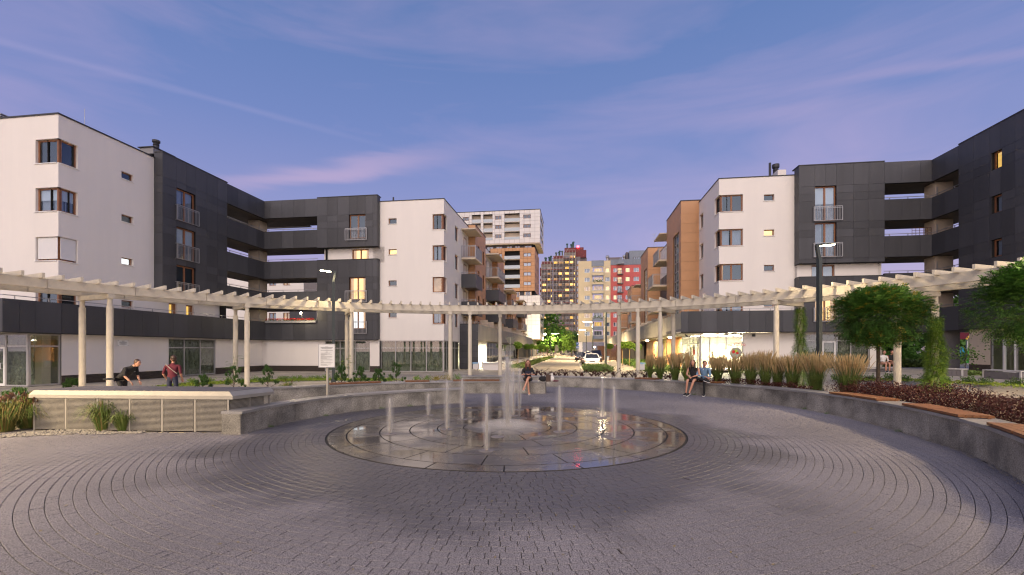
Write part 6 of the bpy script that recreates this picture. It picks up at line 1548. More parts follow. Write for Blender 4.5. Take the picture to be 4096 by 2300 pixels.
def rosette(x, y, z, s, label, m='leaf_bright', n=70, group='small green shrubs in the planting strip', cat='shrub'):
    t = thing('low_shrub', label, cat, (x, y, z), group); mb = MB()
    for i in range(n):
        a = R.uniform(0, 6.28); el = R.uniform(.1, 1.4); L = s*R.uniform(.6,1); b = Vector((x+R.uniform(-.3,.3)*s, y+R.uniform(-.3,.3)*s, z)); d = Vector((math.cos(a)*math.cos(el), math.sin(a)*math.cos(el), math.sin(el)))
        for j in range(5): leaf(mb, b+d*L*(.3+.7*j/5), .055)
    mb.build('leaves', M[m], t); return t
# ================================================================ people
def person(label, loc, rz, J, cols, h=1.65, hair='hair', long_hair=False, extras=None, head_yaw=0., head_pitch=0., hairm=None):
    """J: joints in local metres (x right, y forward, z up). One skinned body, clothing by material, hair and hands as children"""
    t = thing('person', label, 'person', loc, rz=rz); MT = WM[t.name]
    pel, chest, neck, hd = J['pelvis'], J['chest'], J['neck'], J['head']
    V = []; Rr = []; E = []; lab = []
    def vtx(p, r): V.append(Vector(p)); Rr.append(r); return len(V)-1
    def chain(i0, pts, rs, part):
        for p, r in zip(pts, rs):
            j = vtx(p, r); E.append((i0, j)); lab.append(part); i0 = j
        return i0
    k = h/1.75; p0 = vtx(pel, .135*k); c = chain(p0, [Vector(pel).lerp(Vector(chest), .5), chest], [.125*k, .145*k], 'torso')
    nk = chain(c, [Vector(chest).lerp(Vector(neck), .6), neck], [.10*k, .052*k], 'torso'); 
    chain(nk, [Vector(neck).lerp(Vector(hd), .4)], [.05*k], 'skin')
    for s in ('l', 'r'):
        sh, el, wr = [Vector(q) for q in J['arm_'+s]]
        a = chain(c, [sh], [.062*k], 'torso'); a = chain(a, [sh.lerp(el, .5), el], [.052*k, .042*k], 'upper'); chain(a, [el.lerp(wr, .5), wr], [.038*k, .026*k], 'fore')
        hp, kn, an, to = [Vector(q) for q in J['leg_'+s]]
        b = chain(p0, [hp], [.095*k], 'hip'); b = chain(b, [hp.lerp(kn, .5), kn], [.080*k, .058*k], 'thigh'); b = chain(b, [kn.lerp(an, .4), an], [.055*k, .036*k], 'shin'); chain(b, [an.lerp(to, .5)-Vector((0,0,.01)), to], [.038*k, .03*k], 'foot')
    bm = bmesh.new(); sk = bm.verts.layers.skin.verify(); vs = [bm.verts.new(v) for v in V]
    for v, r in zip(vs, Rr): v[sk].radius = (r, r)
    vs[0][sk].use_root = True
    for a, b in E: bm.edges.new((vs[a], vs[b]))
    me = bpy.data.meshes.new('body_cage'); bm.to_mesh(me); bm.free(); tmp = bpy.data.objects.new('tmp', me); C.objects.link(tmp)
    tmp.modifiers.new('s', 'SKIN').use_smooth_shade = True; sb = tmp.modifiers.new('u', 'SUBSURF'); sb.levels = 1; sb.render_levels = 1
    dg = bpy.context.evaluated_depsgraph_get(); me2 = bpy.data.meshes.new_from_object(tmp.evaluated_get(dg)); bpy.data.objects.remove(tmp)
    names = ['torso','upper','fore','hip','thigh','shin','foot','skin']; 
    me2.materials.clear()
    for nme in names: me2.materials.append(M[cols.get(nme, 'skin')])
    for pg in me2.polygons:
        best = 9; bi = 0
        for (a, b), l in zip(E, lab):
            d = V[b]-V[a]; u = max(0, min(1, (pg.center-V[a]).dot(d)/max(1e-6, d.length_squared))); dist = (pg.center-V[a]-d*u).length-.5*(Rr[a]*(1-u)+Rr[b]*u)
            if dist < best: best = dist; bi = names.index(l)
        pg.material_index = bi; pg.use_smooth = True
    me2.name = 'body'; link(bpy.data.objects.new('body', me2), t, MT.copy())
    # head with face
    HM = Matrix.Translation(Vector(hd)) @ Matrix.Rotation(head_yaw, 4, 'Z') @ Matrix.Rotation(head_pitch, 4, 'X'); H3 = HM.to_3x3()
    def hp_(x, y, z): return HM @ Vector((x*k, y*k, z*k))
    b = MB(); b.blob(hd, (.077*k, .098*k, .118*k), 14, 10, M=H3); b.blob(hp_(0,.02,-.075), (.052*k,.062*k,.05*k), 10, 6, M=H3)
    b.blob(hp_(0,.104,-.012), (.012*k,.02*k,.026*k), 6, 5, M=H3)
    for s in (-1, 1): b.blob(hp_(s*.078,0,-.01), (.010*k,.02*k,.030*k), 6, 5, M=H3)
    b.build('head', M['skin'], t, smooth=True, m=MT.copy())
    b = MB()
    for s in (-1, 1): b.blob(hp_(s*.030,.090,.018), (.013*k,.008*k,.007*k), 6, 4, M=H3); b.blob(hp_(s*.031,.093,.037), (.019*k,.007*k,.004*k), 6, 4, M=H3)
    b.build('eyes', M['hair'], t, m=MT.copy())
    b = MB(); b.blob(hp_(0,.094,-.055), (.024*k,.009*k,.008*k), 8, 4, M=H3); b.build('mouth', M['lip'], t, m=MT.copy())
    b = MB(); b.blob(hp_(0,-.022,.035), (.088*k,.100*k,.098*k), 14, 9, jit=.035, M=H3)
    if long_hair:
        for s in (-1, 1): b.tube([hp_(s*.07,-.02,.04), hp_(s*.088,-.02,-.06), hp_(s*.092,.0,-.18), hp_(s*.085,.03,-.30)], [.03*k,.042*k,.045*k,.02*k], 7)
        b.tube([hp_(0,-.08,.02), hp_(0,-.10,-.1), hp_(0,-.09,-.26)], [.07*k,.085*k,.05*k], 9)
    else: b.blob(hp_(0,-.05,-.02), (.075*k,.06*k,.07*k), 10, 6, jit=.03, M=H3)
    b.build('hair', M[hairm or hair], t, smooth=True, m=MT.copy())
    # hands: palm, four unequal fingers and a thumb, gently curled
    for s in ('l', 'r'):
        el, wr = Vector(J['arm_'+s][1]), Vector(J['arm_'+s][2]); d = (wr-el).normalized(); side = d.cross(Vector((0,0,1))); side = side.normalized() if side.length > .05 else Vector((1,0,0)); dn = side.cross(d)
        if dn.z > 0: dn = -dn
        b = MB(); pc = wr+d*.045*k; b.blob(pc, (.04*k,.048*k,.016*k), 8, 5, M=Matrix((side, d, dn)).transposed())
        for f in range(4):
            o = side*(f-1.5)*.019*k; L = (.062,.074,.070,.055)[f]*k; q = pc+o+d*.035*k; b.tube([q, q+d*L*.45+dn*.006, q+d*L*.8+dn*.022, q+d*L*.95+dn*.04], [.0085*k,.008*k,.0075*k,.006*k], 5)
        sg = 1 if s == 'l' else -1; q = pc-d*.02*k+side*sg*.032*k; b.tube([q, q+side*sg*.022*k+d*.02*k+dn*.008, q+side*sg*.026*k+d*.05*k+dn*.015], [.011*k,.010*k,.007*k], 5)
        b.build('hand', M['skin'], t, smooth=True, m=MT.copy())
    # shoes
    for s in ('l', 'r'):
        an, to = Vector(J['leg_'+s][2]), Vector(J['leg_'+s][3]); d = (to-an); d = Vector((d.x, d.y, d.z)).normalized(); x = d.cross(Vector((0,0,1))).normalized(); u = x.cross(d); m3 = Matrix((x, d, u)).transposed()
        b = MB(); c_ = an.lerp(to, .5)+d*.01; b.blob(c_, (.048*k,.135*k,.045*k), 10, 6, M=m3); b.build('shoe', M[cols.get('shoe', 'shoe')], t, smooth=True, m=MT.copy())
        b = MB(); b.box(c_-u*.038*k, (.085*k,.25*k,.018), M=m3); b.build('sole', M['sole'], t, m=MT.copy())
    for ex in (extras or []): ex(t, MT)
    return t
M['lip'] = mat('lip', (.30,.09,.07), .5)
def sit_joints(seat=.5, lean=.0, arms='lap', crossed=False, kneeout=.1, hs=1., turn=0.):
    z = seat+.10; P = dict(pelvis=(0,-.24,z)); y = -.24+lean*.5
    P['chest'] = (turn*.1, y+.04, z+.36*hs); P['neck'] = (turn*.14, y+.08+lean*.12, z+.53*hs); P['head'] = (turn*.16, y+.14+lean*.16, z+.68*hs)
    for s, g in (('l', -1), ('r', 1)):
        sh = Vector((g*.185, y+.03, z+.46*hs)); el = Vector((g*.24, y+.10, z+.20)); wr = Vector((g*.06, y+.34, z+.13)); P['arm_'+s] = (sh, el, wr)
        hp = Vector((g*.09, -.2, z)); kn = Vector((g*kneeout, .22, z+.02)); an = Vector((g*kneeout, .20, .08)); to = an+Vector((g*.02, .16, -.035)); P['leg_'+s] = (hp, kn, an, to)
    if crossed:
        P['leg_l'] = ((-.09,-.2,z), (-.02,.24,z+.10), (.16,.40,.30), (.20,.52,.22)); P['leg_r'] = ((.09,-.2,z), (.03,.22,z), (-.03,.22,.08), (-.04,.38,.045))
    return P
def skirt(col):
    def f(t, MT):
        b = MB(); b.blob((0,-.10,.60), (.20,.22,.11), 14, 7); b.blob((0,.06,.60), (.19,.14,.09), 12, 6); b.build('skirt', M[col], t, smooth=True, m=MT.copy())
    return f
def people():
    # couple on the granite wall at the right
    d = math.atan2(-(-.8), -.6); 
    face = Vector((-.62,-.78,0)); rz = math.atan2(-face.x, face.y)
    w1p = at(2768, 17.8, 0)
    J = sit_joints(.5, .02, kneeout=.09); J['leg_l'] = ((-.09,-.2,.6),(-.14,.24,.60),(.02,.30,.09),(.06,.42,.04)); J['leg_r'] = ((.09,-.2,.6),(.10,.24,.60),(.16,.22,.09),(.18,.36,.04))
    person('young woman in black with long brown hair, sitting beside the man in denim', (w1p.x, w1p.y, .02), rz, J, dict(torso='black', hip='black', thigh='skin'), 1.55, long_hair=True, extras=[skirt('black')], head_yaw=.1)
    J = sit_joints(.5, .14, kneeout=.1); J['leg_r'] = ((.09,-.2,.6),(.20,.12,.66),(-.16,.30,.62),(-.30,.34,.58)); J['head'] = (-.08, .06, 1.24); J['neck'] = (-.04,-.04,1.12)
    J['arm_l'] = ((-.19,-.13,1.04),(-.28,.06,.82),(-.30,.28,.74)); J['arm_r'] = ((.19,-.13,1.04),(.22,.06,.78),(-.12,.26,.76))
    w2p = at(2812, 17.7, 0)
    def collar(t, MT):
        b = MB(); b.tube([(-.10,-.10,1.05),(-.02,.0,1.02),(.08,-.08,1.05)], [.02,.02,.02], 6); b.build('shirt', M['whitecloth'], t, smooth=True, m=MT.copy())
        b = MB()
        for s in (-1,1): b.tube([(s*.02-.03,-.13,1.10),(s*.07-.03,-.06,1.08),(s*.05-.02,.02,.98)], [.012,.02,.006], 5)
        b.build('collar', M['denim'], t, m=MT.copy())
    person('young man in a light denim jacket and black trousers, head bent, legs crossed', (w2p.x, w2p.y, .02), rz, J, dict(torso='denim', upper='denim', fore='denim', hip='black', thigh='black', shin='black', foot='black'), 1.68, extras=[collar], head_yaw=.5, head_pitch=-.35)
    # woman behind the fountain
    p = at(2112, 18.5, 0); J = sit_joints(.5, .05, crossed=True)
    J['arm_l'] = ((-.18,-.14,1.0),(-.26,.02,.78),(-.10,.22,.82)); J['arm_r'] = ((.18,-.14,1.0),(.26,.02,.78),(.10,.22,.82))
    def tablet(t, MT):
        b = MB(); b.box((0,.26,.86), (.24,.015,.18), M=Matrix.Rotation(-.4, 3, 'X')); b.build('tablet', M['navy'], t, m=MT.copy())
    person('woman in a dark dress sitting cross-legged behind the fountain with a dark tablet', (p.x, p.y-.0, .0), math.pi, J, dict(torso='black', upper='black', hip='black', thigh='skin', foot='skin', shoe='skin'), 1.62, long_hair=True, hairm='hair2', extras=[tablet, skirt('black')], head_pitch=-.15)
    # standing pair behind the housing
    p = at(487, 14.9, 0)
    J = dict(pelvis=(0,0,.90), chest=(.22,.0,1.22), neck=(.36,0,1.36), head=(.48,0,1.47))
    J = dict(pelvis=(0,0,.88), chest=(0,.30,1.15), neck=(0,.47,1.28), head=(0,.60,1.37))
    for s, g in (('l',-1),('r',1)):
        J['arm_'+s] = ((g*.18,.36,1.20),(g*.22,.36,.95),(g*.16,.50,.78)); J['leg_'+s] = ((g*.09,0,.86),(g*.10,.06+g*.05,.48),(g*.10,-.05+g*.12,.08),(g*.10,.10+g*.12,.03))
    person('man in black clothes bending far forward behind the metal housing', (p.x, p.y, 0), -math.pi/2-.15, J, dict(torso='black', upper='black', hip='black', thigh='black', shin='black', foot='black'), 1.68, head_pitch=-.2)
    bg = thing('backpack_bar', 'dark straight bar sticking out behind the bending man', 'bar', (p.x-.3, p.y, .88)); b = MB(); b.tube([(p.x-.12,p.y,.86),(p.x-.62,p.y+.02,.83)], [.035,.03], 8); b.build('tube', M['black'], bg)
    p = at(690, 14.9, 0)
    J = dict(pelvis=(0,0,.86), chest=(0,.02,1.18), neck=(0,.04,1.36), head=(0,.07,1.50))
    for s, g in (('l',-1),('r',1)):
        J['arm_'+s] = ((g*.19,.02,1.28),(g*.25,-.04,1.02),(g*.22,.14,.84)); J['leg_'+s] = ((g*.09,0,.84),(g*.10,.03,.46),(g*.10,0,.08),(g*.10,.14,.03))
    def strap(t, MT):
        b = MB(); b.tube([(-.16,-.10,1.34),(0,-.175,1.20),(.18,-.13,1.02)], .010, 5); b.build('bag_strap', M['shopgrey'], t, m=MT.copy())
    person('person in a maroon T-shirt with a thin bag strap, seen from behind', (p.x, p.y, 0), .25, J, dict(torso='maroon', upper='maroon', hip='navy', thigh='navy', shin='navy', foot='navy'), 1.66, extras=[strap], head_yaw=.6)
    # pair on the far bench
    for px, lab, cols, hs, kw in ((3541,'person in a white hooded jacket sitting on the far grey bench',dict(torso='whitecloth', upper='whitecloth', fore='whitecloth', hip='navy', thigh='skin'),.95,dict(head_yaw=-.5)), (3572,'man in a black T-shirt and shorts sitting on the far grey bench',dict(torso='black', upper='skin', hip='navy', thigh='skin'),1.,{})):
        p = at(px, 27.4, 0); J = sit_joints(.42, .05); J['leg_l'] = tuple(Vector(q) for q in J['leg_l'])
        person(lab, (p.x, p.y, gz(p.x, p.y)), math.pi-.1, J, cols, 1.62, **kw)
# ================================================================ cars
def car(label, loc, rz, paint, L=3.9, Wd=1.62, H=1.38):
    t = thing('parked_car', label, 'car', loc, rz=rz); MT = WM[t.name]; w = Wd/2
    # side profile: (y, z) hull with waist; front at +y
    low = [(-L/2,.32),(-L/2,.62),(-L/2+.05,.86),(-L/2+.35,.92),(-.2,.93),(L/2-1.0,.90),(L/2-.55,.82),(L/2-.12,.72),(L/2,.55),(L/2,.30)]
    b = MB(); n = len(low); vs = []
    for x, s in ((-w,1),(-w*.97,0),(w*.97,0),(w,1)):
        pass
    ring = []
    for (y, z) in low: ring.append((y, z))
    ring += [(L/2-.15,.22),(-L/2+.15,.22)]
    m = len(ring)
    for xx, sc in ((-w*.93, .97),(-w, 1.0),(-w*.98, 1),(w*.98,1),(w,1.0),(w*.93,.97)):
        for (y, z) in ring: 
            zz = z if abs(xx) > w*.95 or True else z
            vs.append((xx, y*sc if abs(xx) < w*.95 else y*.985, zz))
    f = []
    for i in range(5):
        for k in range(m): f.append((i*m+k, i*m+(k+1)%m, (i+1)*m+(k+1)%m, (i+1)*m+k))
    f.append(tuple(range(m))[::-1]); f.append(tuple(5*m+k for k in range(m))); b.add(vs, f); b.build('body', M[paint], t, smooth=False, m=MT.copy())
    def frus(y0,y1,yt0,yt1,z0,z1,w0,w1): return [(-w0,y0,z0),(w0,y0,z0),(w0,y1,z0),(-w0,y1,z0),(-w1,yt0,z1),(w1,yt0,z1),(w1,yt1,z1),(-w1,yt1,z1)]
    b = MB(); b.add(frus(-L/2+.25, L/2-1.02, -L/2+.55, L/2-1.75, .90, H-.04, w*.93, w*.74), [(0,3,2,1),(4,5,6,7),(0,1,5,4),(1,2,6,5),(2,3,7,6),(3,0,4,7)]); b.build('windows', M['carglass'], t, m=MT.copy())
    b = MB(); zt = H-.04; b.add(frus(-L/2+.52, L/2-1.72, -L/2+.60, L/2-1.82, zt-.02, H, w*.77, w*.70), [(0,3,2,1),(4,5,6,7),(0,1,5,4),(1,2,6,5),(2,3,7,6),(3,0,4,7)])
    for s in (-1,1):
        b.bar((s*w*.93,L/2-1.0,.90),(s*w*.75,L/2-1.74,zt), .06, .05); b.bar((s*w*.93,-L/2+.25,.90),(s*w*.75,-L/2+.55,zt), .10, .06); b.bar((s*w*.935,-.25,.90),(s*w*.76,-.25,zt), .05, .06)
    b.build('roof', M[paint], t, m=MT.copy())
    for s in (-1, 1):
        for y in (-L/2+.68, L/2-.72):
            b = MB(); c = Vector((s*(w-.09), y, .29)); MX = Matrix.Rotation(math.pi/2, 3, 'Y')
            for k, (r, hw, mt, nm) in enumerate(((.29,.09,'tyre','wheel'),(.17,.095,'rail','rim'))):
                b = MB(); pr = [c+Vector((s*-hw,0,0)), c+Vector((s*hw*(1.02 if k else 1),0,0))]; b.tube(pr, r, 16)
                if nm == 'wheel': wh = b.build('wheel', M[mt], t, m=MT.copy()) 
                else: b.build('rim', M[mt], wh, m=MT.copy())
        b = MB(); b.box((s*w*.68, L/2-.045, .60), (.30,.12,.15), M=Matrix.Rotation(.25, 3, 'X')); b.build('headlight', M['headlight'], t, m=MT.copy())
        b = MB(); b.box((s*w*.93, L/2-.075, .60), (.10,.10,.13)); b.build('indicator', M['indicator'], t, m=MT.copy())
        b = MB(); b.blob((s*(w+.08), L/2-1.15, .95), (.09,.05,.07), 8, 5); b.build('mirror', M[paint], t, m=MT.copy())
        b = MB(); b.box((s*w*.8, -L/2-.005, .68), (.22,.03,.2)); b.build('tail_light', M['playred'], t, m=MT.copy())
    b = MB(); b.box((0, L/2+.006, .60), (.62,.03,.09)); b.build('grille', M['shoe'], t, m=MT.copy())
    b = MB(); b.box((0, L/2+.0, .40), (Wd*.96,.10,.12)); b.build('bumper', M[paint], t, m=MT.copy())
    b = MB(); b.box((0, L/2+.03, .33), (Wd*.9,.03,.025)); b.build('bumper_strip', M['shoe'], t, m=MT.copy())
    b = MB(); b.box((0, L/2+.06, .44), (.46,.015,.10)); b.build('number_plate', M['white_paint'], t, m=MT.copy())
    b = MB(); b.box((-.21, L/2+.064, .44), (.04,.016,.10)); b.build('plate_band', M['blue'], t, m=MT.copy())
    return t
# ================================================================ street furniture
def ball_bench(label, p, q, h, depth, zg):
    """long bench: vertical grey cladding boards under a pale top"""
    t = thing('bench', label, 'bench', ((p+q)/2).to_tuple()); d = (q-p).normalized(); nrm = Vector((-d.y, d.x, 0)); L = (q-p).length; n = int(L/.19); rz = math.atan2(d.y, d.x)
    for k in range(n): c = p+d*(L*(k+.5)/n); cub('board', M['benchslat'], t, c+nrm*.0+Vector((0,0,zg+h/2-.03)), (L/n-.012,.03,h-.06), rz)
    for k in range(3): c = p+nrm*(.03+(depth-.03)*(k+.5)/3); 
    m = int(depth/.15)
    for e in (p, q):
        for k in range(m): cub('board', M['benchslat'], t, e+nrm*(depth*(k+.5)/m)+Vector((0,0,zg+h/2-.03)), (.03,depth/m-.012,h-.06), rz)
    cub('top', M['benchedge'], t, (p+q)/2+nrm*depth/2+Vector((0,0,zg+h)), (L+.06,depth+.06,.05), rz)
    for e in (p, q): cub('corner_trim', M['benchedge'], t, e-nrm*.01+Vector((0,0,zg+h/2-.02)), (.07,.05,h-.02), rz)
def litter_bin(x, y, z, label, col='whitetile', w=.42, h=.5):
    t = thing('litter_bin', label, 'bin', (x, y, z), 'pale litter bins on posts'); b = MB(); b.tube([(x,y,z),(x,y,z+.45)], .025, 8); b.build('post', M['post'], t)
    b = MB(); b.box((x,y,z+.32+h/2), (w,.3,h), -TH); b.build('bin_box', M[col], t); b = MB(); b.box((x,y,z+.32+h+.015), (w+.05,.34,.04), -TH)
    for k in range(6): b.blob((x-w/2+w*k/5, y-.16, z+.32+h-.04), (.05,.02,.05), 5, 4)
    b.build('bag', M['bagblue'], t); return t
M['bagblue'] = mat('blue_bin_bag', (.25,.45,.65), .4); M['wood_stake'] = mat('pale_wood_stake', (.42,.27,.13), .8, noise=.3, nscale=10)
def notice_board():
    x, y = at(1310, 13.9).x, 13.9; t = thing('notice_board', 'white notice board with small printed rules on a round post behind the curved wall', 'sign', (x, y, 0))
    b = MB(); b.tube([(x,y,0),(x,y,1.95)], .037, 12); b.build('post', M['post'], t); rz = .08
    c = Vector((x-.0,y-.05,1.62)); b = MB(); b.box(c, (.47,.02,.70), rz); b.build('panel', M['signwhite'], t)
    b = MB(); m3 = Matrix.Rotation(rz, 3, 'Z')
    for (sx, sz, w, h) in ((0,.352,.49,.014),(0,-.352,.49,.014),(-.238,0,.014,.70),(.238,0,.014,.70)): b.box(c+m3@Vector((sx,-.004,sz)), (w,.03,h), rz)
    b.build('frame', M['rail'], t)
    b = MB(); rows = [(.27,.10),(.252,.36),(.236,.36),(.22,.30),(.175,.07),(.16,.36),(.146,.36),(.132,.05),(.10,.07),(.085,.34),(.07,.28),(.05,.18),(.036,.34),(.022,.2),(.0,.12),(-.016,.36),(-.03,.33),(-.05,.34),(-.066,.18),(-.08,.18),(-.094,.28),(-.12,.34),(-.134,.36),(-.148,.06),(-.18,.1),(-.194,.3),(-.208,.36),(-.222,.08),(-.25,.32),(-.268,.18),(-.282,.3),(-.296,.22)]
    for i, (z, w) in enumerate(rows): b.box(c+m3@Vector((0 if w < .12 and z > .09 or z > .21 else -.18+w/2,-.0122,z)), (w,.002,.0042 if i > 3 else .007), rz)
    b.build('text_lines', M['ink'], t)
M['signwhite'] = mat('sign_white', (.66,.66,.64), .5)
def road_signs():
    x, y = at(2041, 33.5).x, 33.5; t = thing('road_sign', 'pair of triangular and round road signs seen from behind on one post', 'road sign', (x, y, 0)); b = MB(); b.tube([(x,y,0),(x,y,2.75)], .035, 10); b.build('post', M['post'], t)
    for s, ang in ((-1,.5),(1,-.5)):
        m3 = Matrix.Rotation(-ang*s*s*(1 if s<0 else 1), 3, 'Z'); c = Vector((x+s*.17,y+.05,0))
        b = MB(); q = [Vector((-.17,0,2.72)),Vector((.17,0,2.72)),Vector((s*-.13,0,2.18))]; b.add([c+v for v in q]+[c+v+Vector((0,.02,0)) for v in q], [(0,1,2),(5,4,3),(0,3,4,1),(1,4,5,2),(2,5,3,0)]); b.build('sign_plate', M['signback'], t)
        b = MB(); b.tube([c+Vector((-s*.02,0,1.93)), c+Vector((-s*.02,.02,1.93))], .22, 24); b.build('sign_plate', M['signback'], t)
    x, y = at(2226.6, 105).x, 105; t = thing('road_sign', 'far round and square road signs beside the left kerb', 'road sign', (x, y, 0)); b = MB(); b.tube([(x,y,0),(x,y,2.9)], .05, 6); b.build('post', M['post'], t)
    b = MB(); b.tube([(x,y-.1,2.6),(x,y-.05,2.6)], .33, 16); b.box((x-.2,y-.08,1.9),(.42,.04,.9)); b.box((x+.25,y-.08,1.9),(.36,.04,.9)); b.build('sign_plate', M['signback'], t)
    x, y = at(2310, 88).x, 88; t = thing('road_sign', 'blue round and rectangular road signs at the end of the parked cars', 'road sign', (x, y, 0)); b = MB(); b.tube([(x,y,0),(x,y,3.2)], .04, 6); b.build('post', M['post'], t)
    b = MB(); b.tube([(x,y-.1,3.0),(x,y-.05,3.0)], .3, 16); b.box((x,y-.08,2.3),(.6,.04,.5)); b.build('sign_plate', M['blue'], t); b = MB(); b.box((x,y-.105,2.3),(.5,.01,.12)); b.box((x,y-.105,3.0),(.3,.01,.07)); b.build('symbol', M['white_paint'], t)
def playground():
    g = .45; c = at(3868, 42, 0)
    t = thing('playground_slide', 'play tower with red roof, green slide and blue tunnel beyond the passage', 'play equipment', (c.x, c.y, g))
    b = MB()
    for dx in (-.6,.6):
        for dy in (-.6,.6): b.box((c.x+dx, c.y+dy, g+1.3), (.12,.12,2.6))
    b.build('post', M['benchedge'], t); b = MB(); b.add([(c.x-.95,c.y-.8,2.75),(c.x+.95,c.y-.8,2.75),(c.x,c.y-.8,3.65),(c.x-.95,c.y+.8,2.75),(c.x+.95,c.y+.8,2.75),(c.x,c.y+.8,3.65)], [(0,2,5,3),(1,4,5,2)]); b.build('roof', M['playred'], t)
    b = MB(); b.bar((c.x-.9,c.y-.82,2.75),(c.x,c.y-.82,3.6), .04,.16); b.bar((c.x+.9,c.y-.82,2.75),(c.x,c.y-.82,3.6), .04,.16); b.build('gable', M['playyellow'], t)
    b = MB(); b.tube([(c.x-3.0,c.y,g+1.15),(c.x-.7,c.y,g+1.15)], .5, 16); b.build('tunnel', M['playblue'], t)
    b = MB(); b.box((c.x-3.1,c.y-.1,g+1.1), (.5,.9,1.5)); b.build('panel', M['playyellow'], t)
    b = MB(); P = [(c.x-.3,c.y-.8,g+1.15),(c.x-.9,c.y-1.4,g+.75),(c.x-1.6,c.y-2.0,g+.3),(c.x-2.1,c.y-2.4,g+.22)]
    for p, q in zip(P[:-1], P[1:]): b.bar(p, q, .55, .05); b.bar(Vector(p)+Vector((.2,-.2,.1)), Vector(q)+Vector((.2,-.2,.1)), .05, .2); b.bar(Vector(p)+Vector((-.2,.2,.1)), Vector(q)+Vector((-.2,.2,.1)), .05, .2)
    b.build('slide', M['playgreen'], t)
def bags():
    P0 = at(2172, 18.62, .5)
    t = thing('handbag', 'black handbag standing on the wall beside the seated woman', 'bag', P0); b = MB(); b.blob(P0+Vector((0,0,.11)), (.17,.09,.11), 12, 8, jit=.05); b.tube([P0+Vector((-.1,0,.16)),P0+Vector((-.05,0,.27)),P0+Vector((.05,0,.27)),P0+Vector((.1,0,.16))], .01, 6); b.build('bag_body', M['black'], t)
    P1 = at(2193, 18.6, .5); t = thing('handbag', 'dark brown upright bag on the wall beside the black handbag', 'bag', P1); b = MB(); b.box(P1+Vector((0,0,.14)), (.19,.1,.28)); b.tube([P1+Vector((-.06,0,.26)),P1+Vector((0,0,.33)),P1+Vector((.06,0,.26))], .01, 6); b.build('bag_body', M['hair'], t)
    P2 = at(2208, 18.6, .5); t = thing('plastic_bag', 'white carrier bag standing at the end of the low wall', 'bag', P2); b = MB(); b.blob(P2+Vector((0,0,.12)), (.09,.06,.12), 10, 7, jit=.12); b.blob(P2+Vector((0,0,.27)), (.035,.03,.10), 8, 6, jit=.1); b.build('bag_body', M['whitecloth'], t)
    P3 = at(2222, 18.6, .5); t = thing('folded_cloth', 'folded dark purple cloth lying at the end of the low wall', 'cloth', P3); b = MB(); b.blob(P3+Vector((0,0,.025)), (.15,.08,.03), 12, 6, jit=.1); b.build('cloth', M['maroon'], t)
# ================================================================ put the place together
ORD = ['first','second','third','fourth','fifth','sixth','seventh','eighth','ninth','tenth','eleventh','twelfth','thirteenth','fourteenth','fifteenth','sixteenth','seventeenth','eighteenth','nineteenth','twentieth','twenty-first','twenty-second','twenty-third','twenty-fourth','twenty-fifth','last']
ground(); fo = fountain(); paving()
wt1, PA, NA = arc_wall('retaining_wall', 'long curved granite retaining wall round the right and rear of the plaza', W1, .55, -1)
wt2, PB, NB = arc_wall('retaining_wall', 'lower curved granite seat wall behind the fountain, with bags and a seated woman', W2, .5, -1)
wt3, PCc, NC = arc_wall('retaining_wall', 'curved granite wall left of the fountain, in front of the notice board', W3, .42, -1)
def near(P, x, y): return min(range(len(P)-2), key=lambda i: (P[i].x-x)**2+(P[i].y-y)**2)
def sb(P, N, px, py, z, th, label):
    p = G(px, py, z); i = near(P, p.x, p.y); seat_board(P, N, i, th, 0, label, split=2 if P is PA and px > 3000 else 1)
sb(PA, NA, 3360, 1578, .56, .55, 'wooden seat on the right wall in front of the tall grass, nearest to the tree')
sb(PA, NA, 3600, 1625, .57, .55, 'wooden seat on the right wall in front of the dark red hedge')
sb(PA, NA, 3995, 1715, .59, .55, 'wooden seat on the right wall nearest to the camera, cut by the picture edge')
sb(PA, NA, 2845, 1530, .51, .55, 'wooden seat on the rear wall partly under the man in denim')
sb(PA, NA, 2560, 1511, .50, .55, 'wooden seat on the rear wall, left of the seated couple')
sb(PB, NB, 1310, 1537, .5, .5, 'wooden seat on the lower wall behind the notice board')
sb(PB, NB, 1385, 1535, .5, .5, 'wooden seat on the lower wall between two pines, right of the notice board')
sb(PB, NB, 1620, 1527, .5, .5, 'wooden seat on the lower wall left of the long pair of seats')
sb(PB, NB, 1770, 1524, .5, .5, 'long wooden seat on the lower wall under the middle pergola columns')
sb(PB, NB, 1880, 1524, .5, .5, 'wooden seat on the lower wall behind the left jets')
vent_box()
left_building(); right_building(); street_row_left(); street_row_right(); tower(); far_block_scaffold(); far_block_yellow(); bg_block()
_, PT = pergola()
# lamps
street_lamp(at(1334,24.5).x, 24.5, 6.0, rad(200), 'street lamp with a lit head in front of the rear charcoal wing, left of centre', 260, .15)
street_lamp(at(3277,18.5).x, 18.5, 6.05, rad(10), 'tall dark street lamp with a lit head on the right, among the tall grass', 240, .15)
street_lamp(-13.0, -4.5, 7.0, rad(50), 'unseen street lamp behind the viewer at the left edge of the square', 4000, .15, .5)  # out of view; added for warm light, inferred from the lit column sides
street_lamp(-17.5, 6.0, 6.0, rad(20), 'unseen street lamp left of the view in front of the left shops', 10500, .15, .35)  # out of view; added to throw warm light on pergola and left shop fronts
street_lamp(17.5, 8.5, 6.0, rad(150), 'unseen street lamp right of the view beside the right shops', 8000, .15, .5)  # out of view; added to supply warm light from the right
street_lamp(13.0, -5.5, 7.0, rad(130), 'unseen street lamp behind the viewer at the right edge of the square', 4000, .15, .5)  # out of view; added for more warm light from behind the camera
street_lamp(at(2424,44.9).x, 44.9, 6.3, rad(180), 'dark street lamp pole rising behind the pergola beside the white car', 4500, .15, group='street lamps along the right pavement')
